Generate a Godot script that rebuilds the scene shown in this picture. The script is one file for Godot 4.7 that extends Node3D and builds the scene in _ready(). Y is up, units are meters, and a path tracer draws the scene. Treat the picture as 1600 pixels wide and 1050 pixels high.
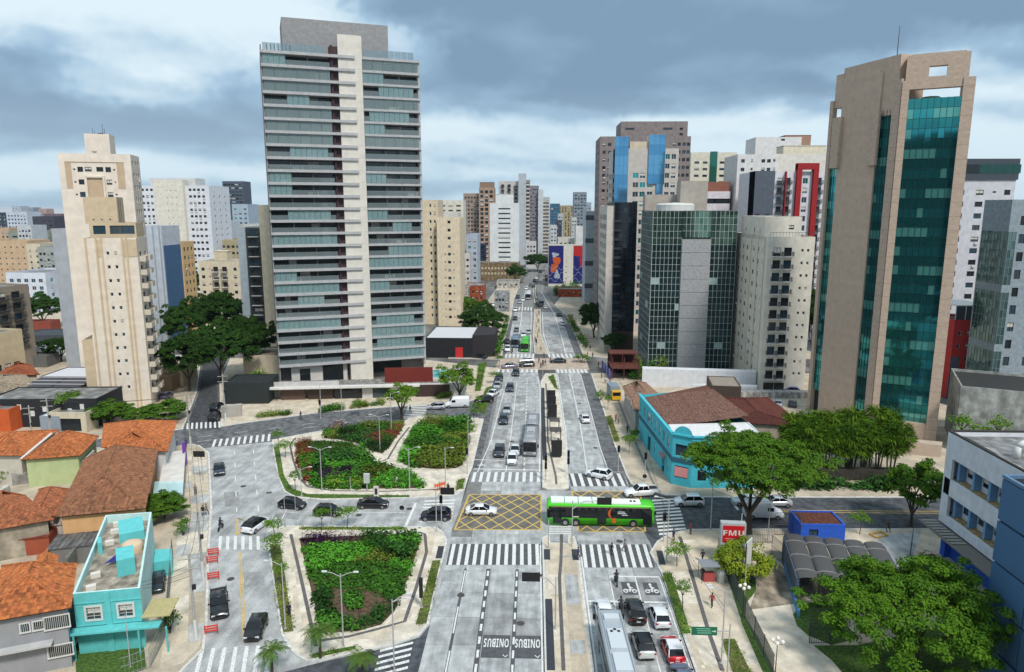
extends Node3D
# ---------------------------------------------------------------- mesh builder
class MB:
	var v := PackedVector3Array()
	var n := PackedVector3Array()
	var c := PackedColorArray()
	var col := Color(1,1,1)
	func tri(a: Vector3,b: Vector3,d: Vector3):
		var nn := (b - a).cross(d - a).normalized()
		v.append(a); v.append(d); v.append(b)
		n.append(nn); n.append(nn); n.append(nn)
		c.append(col); c.append(col); c.append(col)
	func quad(a: Vector3,b: Vector3,d: Vector3,e: Vector3):
		var nn := (b - a).cross(d - a)
		if nn.length_squared() < 1e-12: nn = (d - a).cross(e - a)
		nn = nn.normalized()
		v.append(a); v.append(d); v.append(b); v.append(a); v.append(e); v.append(d)
		for i in 6:
			n.append(nn); c.append(col)
	func box(p: Vector3,s: Vector3,b := Basis()):
		var x := b.x * s.x * 0.5
		var y := b.y * s.y * 0.5
		var z := b.z * s.z * 0.5
		quad(p - x - y + z,p + x - y + z,p + x + y + z,p - x + y + z)
		quad(p + x - y - z,p - x - y - z,p - x + y - z,p + x + y - z)
		quad(p + x - y + z,p + x - y - z,p + x + y - z,p + x + y + z)
		quad(p - x - y - z,p - x - y + z,p - x + y + z,p - x + y - z)
		quad(p - x + y + z,p + x + y + z,p + x + y - z,p - x + y - z)
		quad(p - x - y - z,p + x - y - z,p + x - y + z,p - x - y + z)
	func bx(x0,x1,y0,y1,z0,z1):
		box(Vector3((x0 + x1) / 2.0,(y0 + y1) / 2.0,(z0 + z1) / 2.0),Vector3(x1 - x0,y1 - y0,z1 - z0))
	func prism(p: PackedVector2Array,y0: float,y1: float,sides := true,bevel := 0.0):
		var t := Geometry2D.triangulate_polygon(p)
		var q := p
		if bevel > 0.0:
			var off := Geometry2D.offset_polygon(p,-bevel)
			if off.size() == 1 and off[0].size() == p.size(): q = off[0]
		for i in range(0,t.size(),3):
			var a := Vector3(p[t[i]].x,y1,p[t[i]].y)
			var b := Vector3(p[t[i + 1]].x,y1,p[t[i + 1]].y)
			var d := Vector3(p[t[i + 2]].x,y1,p[t[i + 2]].y)
			if (b - a).cross(d - a).y > 0: tri(a,b,d)
			else: tri(a,d,b)
		if sides:
			var ccw := not Geometry2D.is_polygon_clockwise(p)
			for i in p.size():
				var a := p[i]
				var b := p[(i + 1) % p.size()]
				if ccw:
					var k := a; a = b; b = k
				quad(Vector3(a.x,y0,a.y),Vector3(b.x,y0,b.y),Vector3(b.x,y1,b.y),Vector3(a.x,y1,a.y))
	func tube(a: Vector3,b: Vector3,r0: float,r1: float,k := 8,caps := true):
		var d := (b - a).normalized()
		var u := d.cross(Vector3(0,0,1) if absf(d.z) < 0.9 else Vector3(1,0,0)).normalized()
		var w := d.cross(u)
		for i in k:
			var t0 := TAU * i / k
			var t1 := TAU * (i + 1) / k
			var e0 := u * cos(t0) + w * sin(t0)
			var e1 := u * cos(t1) + w * sin(t1)
			quad(a + e0 * r0,a + e1 * r0,b + e1 * r1,b + e0 * r1)
			if caps:
				tri(b,b + e0 * r1,b + e1 * r1)
				tri(a,a + e1 * r0,a + e0 * r0)
	func path(pts: Array,r: float,k := 6):
		for i in pts.size() - 1: tube(pts[i],pts[i + 1],r,r,k,true)
	func loft(rings: Array,closed := true,caps := true):  # rings counter-clockwise seen from +z end to -z
		for i in rings.size() - 1:
			var a: PackedVector3Array = rings[i]
			var b: PackedVector3Array = rings[i + 1]
			var m := a.size() if closed else a.size() - 1
			for j in m:
				var k := (j + 1) % a.size()
				quad(a[j],a[k],b[k],b[j])
		if caps:
			var f: PackedVector3Array = rings[0]
			for j in range(1,f.size() - 1): tri(f[0],f[j + 1],f[j])
			f = rings[rings.size() - 1]
			for j in range(1,f.size() - 1): tri(f[0],f[j],f[j + 1])
	func lathe(p: Vector3,prof: Array,k := 10):
		for i in prof.size() - 1:
			for j in k:
				var t0 := TAU * j / k
				var t1 := TAU * (j + 1) / k
				var a := Vector3(cos(t0),0,-sin(t0))
				var b := Vector3(cos(t1),0,-sin(t1))
				quad(p + a * prof[i].x + Vector3.UP * prof[i].y,p + b * prof[i].x + Vector3.UP * prof[i].y,p + b * prof[i + 1].x + Vector3.UP * prof[i + 1].y,p + a * prof[i + 1].x + Vector3.UP * prof[i + 1].y)
	func arrays() -> Array:
		var a := []
		a.resize(Mesh.ARRAY_MAX)
		a[Mesh.ARRAY_VERTEX] = v
		a[Mesh.ARRAY_NORMAL] = n
		a[Mesh.ARRAY_COLOR] = c
		return a
	func done() -> ArrayMesh:
		var m := ArrayMesh.new()
		m.add_surface_from_arrays(Mesh.PRIMITIVE_TRIANGLES,arrays())
		return m
	func add_to(m: ArrayMesh,mat: Material):
		m.add_surface_from_arrays(Mesh.PRIMITIVE_TRIANGLES,arrays())
		m.surface_set_material(m.get_surface_count() - 1,mat)
	func soft() -> ArrayMesh:
		var st := SurfaceTool.new()
		st.begin(Mesh.PRIMITIVE_TRIANGLES)
		st.set_smooth_group(0)
		for i in v.size():
			st.set_color(c[i])
			st.add_vertex(v[i])
		st.generate_normals()
		return st.commit()
# ---------------------------------------------------------------- scene helpers
var rng := RandomNumberGenerator.new()
var M := {}
var T := {}
var taken := {}
var cache := {}
var panes_of := {}
func pp(a: Array) -> PackedVector2Array:
	var o := PackedVector2Array()
	for i in range(0,a.size(),2): o.append(Vector2(a[i],a[i + 1]))
	return o
func gp(x: float,z: float) -> Vector3:
	return Vector3(x,0,z)
func numbered(s: String) -> String:
	var k: int = taken.get(s,0)
	taken[s] = k + 1
	return s if k == 0 else "%s_%03d" % [s,k]
func tag(o: Node,label: String,category: String,group := "",kind := ""):
	o.set_meta("label",label)
	if category != "": o.set_meta("category",category)
	if group != "": o.set_meta("group",group)
	if kind != "": o.set_meta("kind",kind)
	return o
func thing(called: String,label: String,category: String,at := Vector3.ZERO,turn := 0.0,group := "") -> Node3D:
	var o := Node3D.new()
	o.name = numbered(called)
	add_child(o)
	o.position = at
	o.rotation.y = turn
	tag(o,label,category,group)
	return o
func part(parent: Node,called: String,mesh: Mesh,mat: Material = null,at := Vector3.ZERO,turn := 0.0) -> MeshInstance3D:
	var o := MeshInstance3D.new()
	o.name = called
	o.mesh = mesh
	if mat: o.material_override = mat
	o.position = at
	o.rotation.y = turn
	parent.add_child(o,true)
	return o
func single(called: String,label: String,category: String,mesh: Mesh,mat: Material,at := Vector3.ZERO,turn := 0.0,group := "",kind := "") -> MeshInstance3D:
	var o := MeshInstance3D.new()
	o.name = numbered(called)
	o.mesh = mesh
	if mat: o.material_override = mat
	o.position = at
	o.rotation.y = turn
	add_child(o)
	tag(o,label,category,group,kind)
	return o
func setting(called: String,label: String,mesh: Mesh,mat: Material) -> MeshInstance3D:
	return single(called,label,"",mesh,mat,Vector3.ZERO,0.0,"","structure")
func setting_root(called: String,label: String) -> Node3D:
	var o := Node3D.new()
	o.name = numbered(called)
	add_child(o)
	tag(o,label,"","","structure")
	return o
# ---------------------------------------------------------------- materials
func noise_tex(seed_: int,freq: float,octaves: int,lo: float,hi: float,w := 512,h := 512,stretch := 1,gain := 0.55) -> ImageTexture:
	var f := FastNoiseLite.new()
	f.seed = seed_
	f.noise_type = FastNoiseLite.TYPE_SIMPLEX_SMOOTH
	f.frequency = freq
	f.fractal_octaves = octaves
	f.fractal_gain = gain
	var im := f.get_seamless_image(w,h / stretch)
	if stretch > 1: im.resize(w,h,Image.INTERPOLATE_CUBIC)
	im.convert(Image.FORMAT_L8)
	var d := im.get_data()
	for i in d.size(): d[i] = clampi(int(232.0 * lerpf(lo,hi,d[i] / 255.0)),0,255)
	return ImageTexture.create_from_image(Image.create_from_data(w,h,false,Image.FORMAT_L8,d))
func mul_tex(a: ImageTexture,b: ImageTexture) -> ImageTexture:
	var x := a.get_image()
	var dx := x.get_data()
	var dy := b.get_image().get_data()
	for i in dx.size(): dx[i] = mini(255,int(dx[i] * dy[i] / 220.0))
	return ImageTexture.create_from_image(Image.create_from_data(x.get_width(),x.get_height(),false,Image.FORMAT_L8,dx))
func lin(r: float,g: float,b: float) -> Color:
	return Color(r,g,b).linear_to_srgb()
func mat(key: String,colr: Color,rough := 0.85,tex := "",scale := 0.1,metal := 0.0) -> StandardMaterial3D:
	if M.has(key): return M[key]
	var m := StandardMaterial3D.new()
	m.albedo_color = colr
	m.roughness = rough
	m.metallic = metal
	if tex != "":
		m.albedo_texture = T[tex]
		m.uv1_triplanar = true
		m.uv1_world_triplanar = true
		m.uv1_scale = Vector3.ONE * scale
	M[key] = m
	return m
func paint(r: int,g: int,b: int,tex := "plaster",scale := 0.09,rough := 0.85) -> StandardMaterial3D:
	return mat("p%d_%d_%d%s%s" % [r,g,b,tex,scale],Color8(r,g,b),rough,tex,scale)
func plain(r: int,g: int,b: int,rough := 0.6,metal := 0.0) -> StandardMaterial3D:
	return mat("q%d_%d_%d_%s_%s" % [r,g,b,rough,metal],Color8(r,g,b),rough,"",0.1,metal)
func glass(key: String,colr: Color,metal := 0.45,rough := 0.06) -> StandardMaterial3D:
	return mat("g" + key,colr,rough,"",0.1,metal)
func clear_glass(key: String,colr: Color) -> StandardMaterial3D:
	if M.has(key): return M[key]
	var m := StandardMaterial3D.new()
	m.albedo_color = colr
	m.transparency = BaseMaterial3D.TRANSPARENCY_ALPHA
	m.roughness = 0.03
	m.cull_mode = BaseMaterial3D.CULL_DISABLED
	M[key] = m
	return m
func vcol(key: String,rough := 0.8,tex := "",scale := 0.1) -> StandardMaterial3D:
	var m := mat(key,Color(1,1,1),rough,tex,scale)
	m.vertex_color_use_as_albedo = true
	return m
func make_textures():
	T.plaster = mul_tex(noise_tex(1,0.01,5,0.93,1.04),noise_tex(2,0.02,3,0.965,1.02,512,512,4))
	T.stain = mul_tex(noise_tex(3,0.008,6,0.62,1.15),noise_tex(4,0.015,5,0.78,1.12,512,512,4))
	T.concrete = mul_tex(noise_tex(5,0.01,6,0.84,1.08),noise_tex(6,0.12,3,0.9,1.06))
	T.asphalt = mul_tex(noise_tex(7,0.01,5,0.62,1.2),noise_tex(8,0.25,2,0.72,1.2))
	T.grass = mul_tex(noise_tex(9,0.02,5,0.5,1.25),noise_tex(10,0.3,3,0.5,1.3))
	T.road = mul_tex(noise_tex(15,0.012,6,0.8,1.1),mul_tex(noise_tex(16,0.03,4,0.86,1.06,512,512,8),noise_tex(17,0.15,3,0.88,1.06)))
	T.worn = mul_tex(noise_tex(18,0.03,6,0.66,1.3),noise_tex(19,0.15,3,0.85,1.1))
	T.panel = noise_tex(11,0.02,4,0.88,1.05)
	T.speck = mul_tex(noise_tex(12,0.35,2,0.55,1.3),noise_tex(13,0.02,3,0.85,1.1))
# ---------------------------------------------------------------- walls with window openings
func wall(mb: MB,O: Vector3,U: Vector3,N: Vector3,W: float,H: float,holes: Array,depth := 0.2,y0 := 0.0):
	var ys := [y0,H]
	for h in holes:
		var r: Rect2 = h
		ys.append(r.position.y); ys.append(r.end.y)
	ys.sort()
	var D := N * -depth
	for i in ys.size() - 1:
		var a: float = ys[i]
		var b: float = ys[i + 1]
		if b - a < 0.001: continue
		var m := (a + b) * 0.5
		var sp := []
		for h in holes:
			var r: Rect2 = h
			if r.position.y < m and r.end.y > m: sp.append(Vector2(r.position.x,r.end.x))
		sp.sort()
		var x := 0.0
		for s in sp:
			if s.x - x > 0.001: mb.quad(O + U * x + Vector3.UP * a,O + U * s.x + Vector3.UP * a,O + U * s.x + Vector3.UP * b,O + U * x + Vector3.UP * b)
			x = maxf(x,s.y)
		if W - x > 0.001: mb.quad(O + U * x + Vector3.UP * a,O + U * W + Vector3.UP * a,O + U * W + Vector3.UP * b,O + U * x + Vector3.UP * b)
	for h in holes:
		var r: Rect2 = h
		var p := O + U * r.position.x + Vector3.UP * r.position.y
		var q := O + U * r.end.x + Vector3.UP * r.position.y
		var s := O + U * r.end.x + Vector3.UP * r.end.y
		var t := O + U * r.position.x + Vector3.UP * r.end.y
		mb.quad(p,q,q + D,p + D)
		mb.quad(s,t,t + D,s + D)
		mb.quad(t,p,p + D,t + D)
		mb.quad(q,s,s + D,q + D)
func win(w: float,h: float,style: String,variant: int) -> ArrayMesh:
	var key := "w%s_%.2f_%.2f_%d" % [style,w,h,variant]
	if cache.has(key): return cache[key]
	var m := ArrayMesh.new()
	var g := MB.new()
	var f := MB.new()
	var k := MB.new()
	var x := w / 2
	var y := h / 2
	g.quad(Vector3(-x,-y,0),Vector3(x,-y,0),Vector3(x,y,0),Vector3(-x,y,0))
	var e := 0.07
	var fm: Material = M.frame_white
	var gm: Material = [M.glass_dark,M.glass_mid,M.glass_dark,M.glass_blue][variant % 4]
	var nv := 1
	if style == "dark" or style == "strip": fm = M.frame_dark
	if style == "small": nv = 0
	if style == "strip": nv = int(maxf(1.0,w / 1.4))
	if style == "blue": gm = [M.glass_blue,M.glass_blue,M.glass_teal,M.glass_mid][variant % 4]
	f.bx(-x,x,y - e,y,0.0,0.05); f.bx(-x,x,-y,-y + e,0.0,0.05)
	f.bx(-x,-x + e,-y + e,y - e,0.0,0.05); f.bx(x - e,x,-y + e,y - e,0.0,0.05)
	for i in nv:
		var px := -x + w * (i + 1) / (nv + 1)
		f.bx(px - 0.035,px + 0.035,-y + e,y - e,0.0,0.045)
	g.add_to(m,gm)
	f.add_to(m,fm)
	if variant == 2 or variant == 1 and style != "small":
		var b := 0.35 + 0.3 * variant / 2.0
		k.bx(-x + e,x - e,y - h * b,y - e,0.004,0.03)
		k.add_to(m,M.blind)
	cache[key] = m
	return m
func balcony(w: float,d: float,style: String) -> ArrayMesh:
	var key := "b%s_%.2f_%.2f" % [style,w,d]
	if cache.has(key): return cache[key]
	var m := ArrayMesh.new()
	var s := MB.new()
	s.bx(-w / 2,w / 2,-0.18,0.0,0.0,d)
	if style == "solid":
		s.bx(-w / 2,w / 2,0.0,1.0,d - 0.12,d)
		s.bx(-w / 2,-w / 2 + 0.12,0.0,1.0,0.0,d - 0.12); s.bx(w / 2 - 0.12,w / 2,0.0,1.0,0.0,d - 0.12)
		s.add_to(m,M.balcony)
	else:
		s.add_to(m,M.frame_white if style != "darkslab" else M.frame_dark)
		var r := MB.new()
		r.bx(-w / 2,w / 2,0.98,1.04,d - 0.06,d)
		for side in [-1,1]: r.bx(side * (w / 2) - 0.03,side * (w / 2) + 0.03,0.98,1.04,0.0,d)
		var n := int(w / 0.25)
		for i in n + 1:
			var px := -w / 2 + w * i / n
			r.bx(px - 0.02,px + 0.02,0.0,0.98,d - 0.05,d - 0.01)
		for side in [-1,1]:
			for i in 4: r.bx(side * (w / 2 - 0.02) - 0.02,side * (w / 2 - 0.02) + 0.02,0.0,0.98,d * i / 4.0,d * i / 4.0 + 0.04)
		r.add_to(m,M.frame_dark)
	cache[key] = m
	return m
func ac_unit() -> ArrayMesh:
	if not cache.has("ac"):
		var b := MB.new()
		b.bx(-0.4,0.4,-0.28,0.28,0,0.34)
		var m := ArrayMesh.new()
		b.add_to(m,M.blind)
		cache["ac"] = m
	return cache["ac"]
func side_axes(s: int,w: float,d: float) -> Array:
	match s:
		0: return [Vector3(-w / 2,0,0),Vector3(1,0,0),Vector3(0,0,1),w]
		1: return [Vector3(w / 2,0,0),Vector3(0,0,-1),Vector3(1,0,0),d]
		2: return [Vector3(w / 2,0,-d),Vector3(-1,0,0),Vector3(0,0,-1),w]
	return [Vector3(-w / 2,0,-d),Vector3(0,0,1),Vector3(-1,0,0),d]
# specs: [side,centres along the side,width,height,first sill,storey height,storeys,style]
func block(r: Node,x: float,z: float,w: float,d: float,h: float,m: Material,specs := [],parapet := 0.8,y0 := 0.0,called := "wall",roofm: Material = null):
	var mb := MB.new()
	var holes := [[],[],[],[]]
	var put := []
	for s in specs:
		var ax: Array = side_axes(s[0],w,d)
		var us: Array = s[1]
		for i in int(s[6]):
			for u in us:
				var cx: float = ax[3] / 2.0 + u
				var cy: float = s[4] + s[5] * i + s[3] / 2.0
				if cy + s[3] / 2.0 > h - 0.2 or cx - s[2] / 2 < 0.05 or cx + s[2] / 2 > ax[3] - 0.05: continue
				holes[s[0]].append(Rect2(cx - s[2] / 2,cy - s[3] / 2,s[2],s[3]))
				put.append([ax,cx,cy,s[2],s[3],s[7]])
	var O := Vector3(x,0,z)
	for k in 4:
		var ax: Array = side_axes(k,w,d)
		wall(mb,O + ax[0],ax[1],ax[2],ax[3],h,holes[k],0.22,y0)
	var t := 0.25
	var hr := h - parapet
	var a := O + Vector3(-w / 2,h,0)
	var b := O + Vector3(w / 2,h,0)
	var c := O + Vector3(w / 2,h,-d)
	var e := O + Vector3(-w / 2,h,-d)
	var a2 := a + Vector3(t,0,-t)
	var b2 := b + Vector3(-t,0,-t)
	var c2 := c + Vector3(-t,0,t)
	var e2 := e + Vector3(t,0,t)
	mb.quad(a,b,b2,a2); mb.quad(b,c,c2,b2); mb.quad(c,e,e2,c2); mb.quad(e,a,a2,e2)
	var dn := Vector3(0,-parapet,0)
	mb.quad(a2,b2,b2 + dn,a2 + dn); mb.quad(b2,c2,c2 + dn,b2 + dn); mb.quad(c2,e2,e2 + dn,c2 + dn); mb.quad(e2,a2,a2 + dn,e2 + dn)
	part(r,called,mb.done(),m)
	var rf := MB.new()
	rf.quad(a2 + dn,b2 + dn,c2 + dn,e2 + dn)
	part(r,"roof",rf.done(),roofm if roofm else M.roof_grey)
	for p in put:
		var ax: Array = p[0]
		var N: Vector3 = ax[2]
		var at: Vector3 = O + ax[0] + ax[1] * p[1] + Vector3.UP * p[2]
		var turn := atan2(N.x,N.z)
		var st: String = p[5]
		var vr := rng.randi() % 8
		if st.begins_with("balc"):
			part(r,"window",win(p[3],p[4],"dark",vr),null,at - N * 0.2,turn)
			part(r,"balcony",balcony(p[3] + 0.5,1.2,{"balc": "rail","balcsolid": "solid","balcdark": "darkslab"}[st]),null,at + Vector3.DOWN * (p[4] / 2 + 0.02) + N * 0.005,turn)
		else:
			part(r,"window",win(p[3],p[4],st,vr),null,at - N * 0.2,turn)
			if st == "dark" and rng.randf() < 0.14: part(r,"air_conditioner",ac_unit(),null,at + N * 0.005 + Vector3.DOWN * (p[4] / 2 + 0.4) + ax[1] * (p[3] * 0.2),turn)
func bld(called: String,label: String,x: float,z: float,w: float,h: float,d: float,turn: float,m: Material,specs := [],group := "",parapet := 0.8) -> Node3D:
	var r := thing(called,label,"building",Vector3(x,0,z),turn,group)
	block(r,0,0,w,d,h,m,specs,parapet)
	return r
func roof_box(r: Node,x: float,y: float,z: float,w: float,h: float,d: float,m: Material,called := "roof_house"):
	var mb := MB.new()
	mb.bx(-w / 2,w / 2,0,h,-d,0)
	mb.bx(-w / 2 - 0.15,w / 2 + 0.15,h,h + 0.2,-d - 0.15,0.15)
	return part(r,called,mb.done(),m,Vector3(x,y,z))
func spread(n: int,w: float) -> Array:
	var o := []
	for i in n: o.append(-w / 2 + w * (i + 0.5) / n)
	return o
# a curtain wall: every pane a part of its own,the mullions one grid
func curtain(r: Node,O: Vector3,U: Vector3,N: Vector3,W: float,y0: float,y1: float,cols: int,rows: Array,pick: Callable,mull: Material,proud := 0.06,called := "pane"):
	var tot := 0.0
	for q in rows: tot += q
	var turn := atan2(N.x,N.z)
	var g := MB.new()
	var cw := W / cols
	var y := y0
	var bs := Basis(U,Vector3.UP,N)
	var rest := {}
	for j in rows.size():
		var hh: float = (y1 - y0) * rows[j] / tot
		for i in cols:
			var mt: Material = pick.call(i,j)
			if mt == null: continue
			var key := "pane%.2f_%.2f" % [cw,hh]
			if not cache.has(key):
				var pm := MB.new()
				pm.bx(-cw / 2 + 0.03,cw / 2 - 0.03,-hh / 2 + 0.03,hh / 2 - 0.03,-0.05,0.0)
				cache[key] = pm.done()
			var at := O + U * (cw * (i + 0.5)) + Vector3.UP * (y + hh / 2) + N * 0.03
			var cnt: int = panes_of.get(r,0)
			if cnt < 290:
				var o := part(r,called,cache[key],mt,at,turn)
				o.rotation.x = rng.randf_range(-0.004,0.004)
				panes_of[r] = cnt + 1
			else:
				if not rest.has(mt): rest[mt] = MB.new()
				rest[mt].box(at - N * 0.025,Vector3(cw - 0.06,hh - 0.06,0.05),bs)
		if j > 0: g.box(O + U * (W / 2) + Vector3.UP * y + N * 0.03,Vector3(W,0.06,proud * 2),bs)
		y += hh
	for i in cols + 1: g.box(O + U * (cw * i) + Vector3.UP * ((y0 + y1) / 2) + N * 0.034,Vector3(0.07,y1 - y0,proud * 2),bs)
	part(r,"mullions",g.done(),mull)
	for mt in rest:
		var o := part(r,"upper_panes",rest[mt].done(),mt)
		o.set_meta("kind","stuff")
# ---------------------------------------------------------------- the scene,in order
func _ready():
	rng.seed = 4711
	camera_and_light()
	make_textures()
	base_materials()
	ground_and_roads()
	road_markings()
	tall_buildings()
	distant_buildings()
	low_buildings()
	gardens()
	trees()
	vehicles()
	street_furniture()
	people()
func camera_and_light():
	var cam := Camera3D.new()
	cam.name = "camera"
	cam.fov = 51.03
	cam.near = 0.5
	cam.far = 6000.0
	cam.position = Vector3(0,44,0)
	cam.rotation = Vector3(-0.17985,0.0322,0)
	add_child(cam)
	cam.current = true
	var env := Environment.new()
	env.background_mode = Environment.BG_SKY
	var sky := Sky.new()
	var pan := PanoramaSkyMaterial.new()
	pan.panorama = ImageTexture.create_from_image(cloud_sky())
	sky.sky_material = pan
	env.sky = sky
	env.tonemap_mode = Environment.TONE_MAPPER_LINEAR
	env.tonemap_exposure = 2.05
	env.background_energy_multiplier = 1.0
	env.fog_enabled = true
	env.fog_density = 0.00004
	env.fog_light_color = Color(0.74,0.82,0.9)
	env.sdfgi_enabled = true
	env.ssao_enabled = true
	env.ssil_enabled = true
	var we := WorldEnvironment.new()
	we.name = "world_environment"
	we.environment = env
	add_child(we)
	var sun := DirectionalLight3D.new()
	sun.name = "sun"
	sun.light_energy = 0.5
	sun.light_angular_distance = 10.0
	sun.light_color = Color(1.0,0.975,0.94)
	sun.shadow_enabled = true
	add_child(sun)
	sun.rotation_degrees = Vector3(-52,28,0)
func cloud_sky() -> Image:
	var w := 1536
	var h := 768
	var im := Image.create(w,h,false,Image.FORMAT_RGBF)
	var a := FastNoiseLite.new()
	a.seed = 21
	a.noise_type = FastNoiseLite.TYPE_SIMPLEX_SMOOTH
	a.frequency = 0.24
	a.fractal_octaves = 7
	a.fractal_gain = 0.54
	a.domain_warp_enabled = true
	a.domain_warp_amplitude = 1.2
	a.domain_warp_frequency = 0.25
	var b := FastNoiseLite.new()
	b.seed = 5
	b.noise_type = FastNoiseLite.TYPE_SIMPLEX_SMOOTH
	b.frequency = 0.09
	b.fractal_octaves = 3
	var f2 := FastNoiseLite.new()
	f2.seed = 90
	f2.frequency = 0.9
	f2.fractal_octaves = 6
	f2.domain_warp_enabled = true
	f2.domain_warp_amplitude = 0.6
	var dark := Color(0.11,0.17,0.24)
	var mid := Color(0.185,0.275,0.36)
	var pale := Color(0.37,0.44,0.48)
	var low := Color(0.30,0.32,0.33)
	for j in h:
		var el := PI * (0.5 - (j + 0.5) / h)
		if el < -0.02:
			im.fill_rect(Rect2i(0,j,w,h - j),low)
			break
		var y := sin(maxf(el,0.0))
		var hz := clampf(1.0 - y / 0.16,0.0,1.0)
		for i in w:
			var az := TAU * (i + 0.5) / w
			var k := cos(el) / (y + 0.16)
			var px := sin(az) * k
			var pz := cos(az) * k
			var n := a.get_noise_2d(px * 1.7,pz * 1.7)
			var big := b.get_noise_2d(px * 1.7 + 7.0,pz * 1.7)
			var t := clampf(0.54 + n * 1.3 + big * 0.7,0.0,1.0)
			t = t * t * (3.0 - 2.0 * t)
			t = clampf(t + f2.get_noise_2d(px * 1.7,pz * 1.7) * 0.26 * (1.0 - hz),0.0,1.0)
			var c := dark.lerp(mid,clampf(t * 2.0,0.0,1.0)).lerp(pale,clampf(t * 2.0 - 0.85,0.0,1.0))
			c = c.lerp(Color(0.27,0.35,0.4),hz * 0.6)
			im.set_pixel(i,j,c)
	return im
func base_materials():
	M.frame_white = mat("frame_white",lin(0.66,0.66,0.64),0.55)
	M.balcony = mat("balcony",lin(0.6,0.54,0.45),0.8)
	M.frame_dark = mat("frame_dark",lin(0.03,0.032,0.035),0.5)
	M.glass_dark = glass("dark",lin(0.015,0.02,0.023),0.08)
	M.glass_mid = glass("mid",lin(0.06,0.08,0.09),0.2)
	M.glass_blue = glass("blue",lin(0.035,0.075,0.11),0.25)
	M.glass_teal = glass("teal",lin(0.03,0.32,0.34),0.75)
	M.blind = mat("blind",lin(0.6,0.58,0.53),0.8)
	M.roof_grey = mat("roof_grey",lin(0.3,0.3,0.29),0.9,"stain",0.06)
	M.concrete = mat("concrete",lin(0.47,0.48,0.48),0.9,"road",0.04)
	M.slab_a = mat("slab_a",lin(0.50,0.515,0.515),0.9,"road",0.06)
	M.slab_b = mat("slab_b",lin(0.45,0.465,0.47),0.9,"road",0.075)
	M.slab_c = mat("slab_c",lin(0.54,0.545,0.53),0.9,"road",0.05)
	M.slab_d = mat("slab_d",lin(0.36,0.365,0.365),0.9,"road",0.06)
	M.joint = mat("joint",lin(0.24,0.24,0.235),0.95,"concrete",0.1)
	M.asphalt = mat("asphalt",lin(0.095,0.105,0.12),0.9,"asphalt",0.12)
	M.asphalt_old = mat("asphalt_old",lin(0.17,0.175,0.185),0.9,"asphalt",0.1)
	M.asphalt_dark = mat("asphalt_dark",lin(0.075,0.08,0.09),0.9,"asphalt",0.14)
	M.paving = mat("paving",lin(0.68,0.59,0.455),0.9,"concrete",0.07)
	M.paving_b = mat("paving_b",lin(0.57,0.485,0.37),0.9,"concrete",0.05)
	M.paving_c = mat("paving_c",lin(0.76,0.685,0.565),0.9,"concrete",0.09)
	M.kerb = mat("kerb",lin(0.74,0.73,0.69),0.9,"concrete",0.2)
	M.white_line = mat("white_line",lin(0.84,0.84,0.82),0.75,"worn",0.35)
	M.yellow_line = mat("yellow_line",lin(0.74,0.5,0.13),0.75,"worn",0.35)
	M.grass = mat("grass",lin(0.10,0.2,0.025),0.95,"grass",0.25)
	M.grass_dry = mat("grass_dry",lin(0.2,0.19,0.06),0.95,"grass",0.2)
	M.soil = mat("soil",lin(0.16,0.1,0.055),0.95,"grass",0.15)
	M.leaf = vcol("leaf",0.75)
	M.leaf.backlight_enabled = true
	M.leaf.backlight = Color(0.10,0.16,0.03)
	M.leaf.metallic_specular = 0.2
	M.leaf.cull_mode = BaseMaterial3D.CULL_DISABLED
	M.bark = mat("bark",lin(0.11,0.085,0.06),0.95,"stain",0.5)
	M.tile = vcol("tile",0.85,"stain",0.35)
	M.steel = mat("steel",lin(0.45,0.46,0.47),0.45,"",0.1,0.6)
	M.pole = mat("pole",lin(0.42,0.42,0.41),0.7)
	M.pole_concrete = mat("pole_concrete",lin(0.5,0.48,0.44),0.9,"concrete",0.4)
	M.black = mat("black",lin(0.012,0.012,0.014),0.5)
	M.rubber = mat("rubber",lin(0.018,0.018,0.018),0.85)
	M.rim = mat("rim",lin(0.4,0.4,0.42),0.35,"",0.1,0.8)
	M.car_glass = glass("car",lin(0.008,0.01,0.012),0.02,0.05)
	M.tail = mat("tail",lin(0.35,0.01,0.01),0.3)
	M.head = mat("head",lin(0.7,0.72,0.75),0.2,"",0.1,0.3)
	M.plate = mat("plate",lin(0.6,0.6,0.6),0.5)
	M.wire = mat("wire",lin(0.02,0.02,0.02),0.7)
func hips(colr: Color,key: String) -> StandardMaterial3D:
	return mat(key,colr,0.85,"stain",0.4)
# ---------------------------------------------------------------- ground,roads,pavements
func sheet(p: PackedVector2Array,y: float) -> ArrayMesh:
	var mb := MB.new()
	mb.prism(p,0,y,false)
	return mb.done()
func raised(called: String,label: String,p: PackedVector2Array,m: Material,h := 0.13,kerb := true) -> Node3D:
	var r := setting_root(called,label)
	var mb := MB.new()
	var q := p
	if kerb:
		var off := Geometry2D.offset_polygon(p,-0.28,Geometry2D.JOIN_MITER)
		if off.size() == 1: q = off[0]
	if kerb:
		var kb := MB.new()
		kb.prism(p,-0.05,h,true)
		part(r,"kerb",kb.done(),M.kerb)
		mb.prism(q,0,h + 0.006,false)
	else:
		mb.prism(q,-0.05,h,true)
	part(r,"paving",mb.done(),m)
	return r
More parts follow.
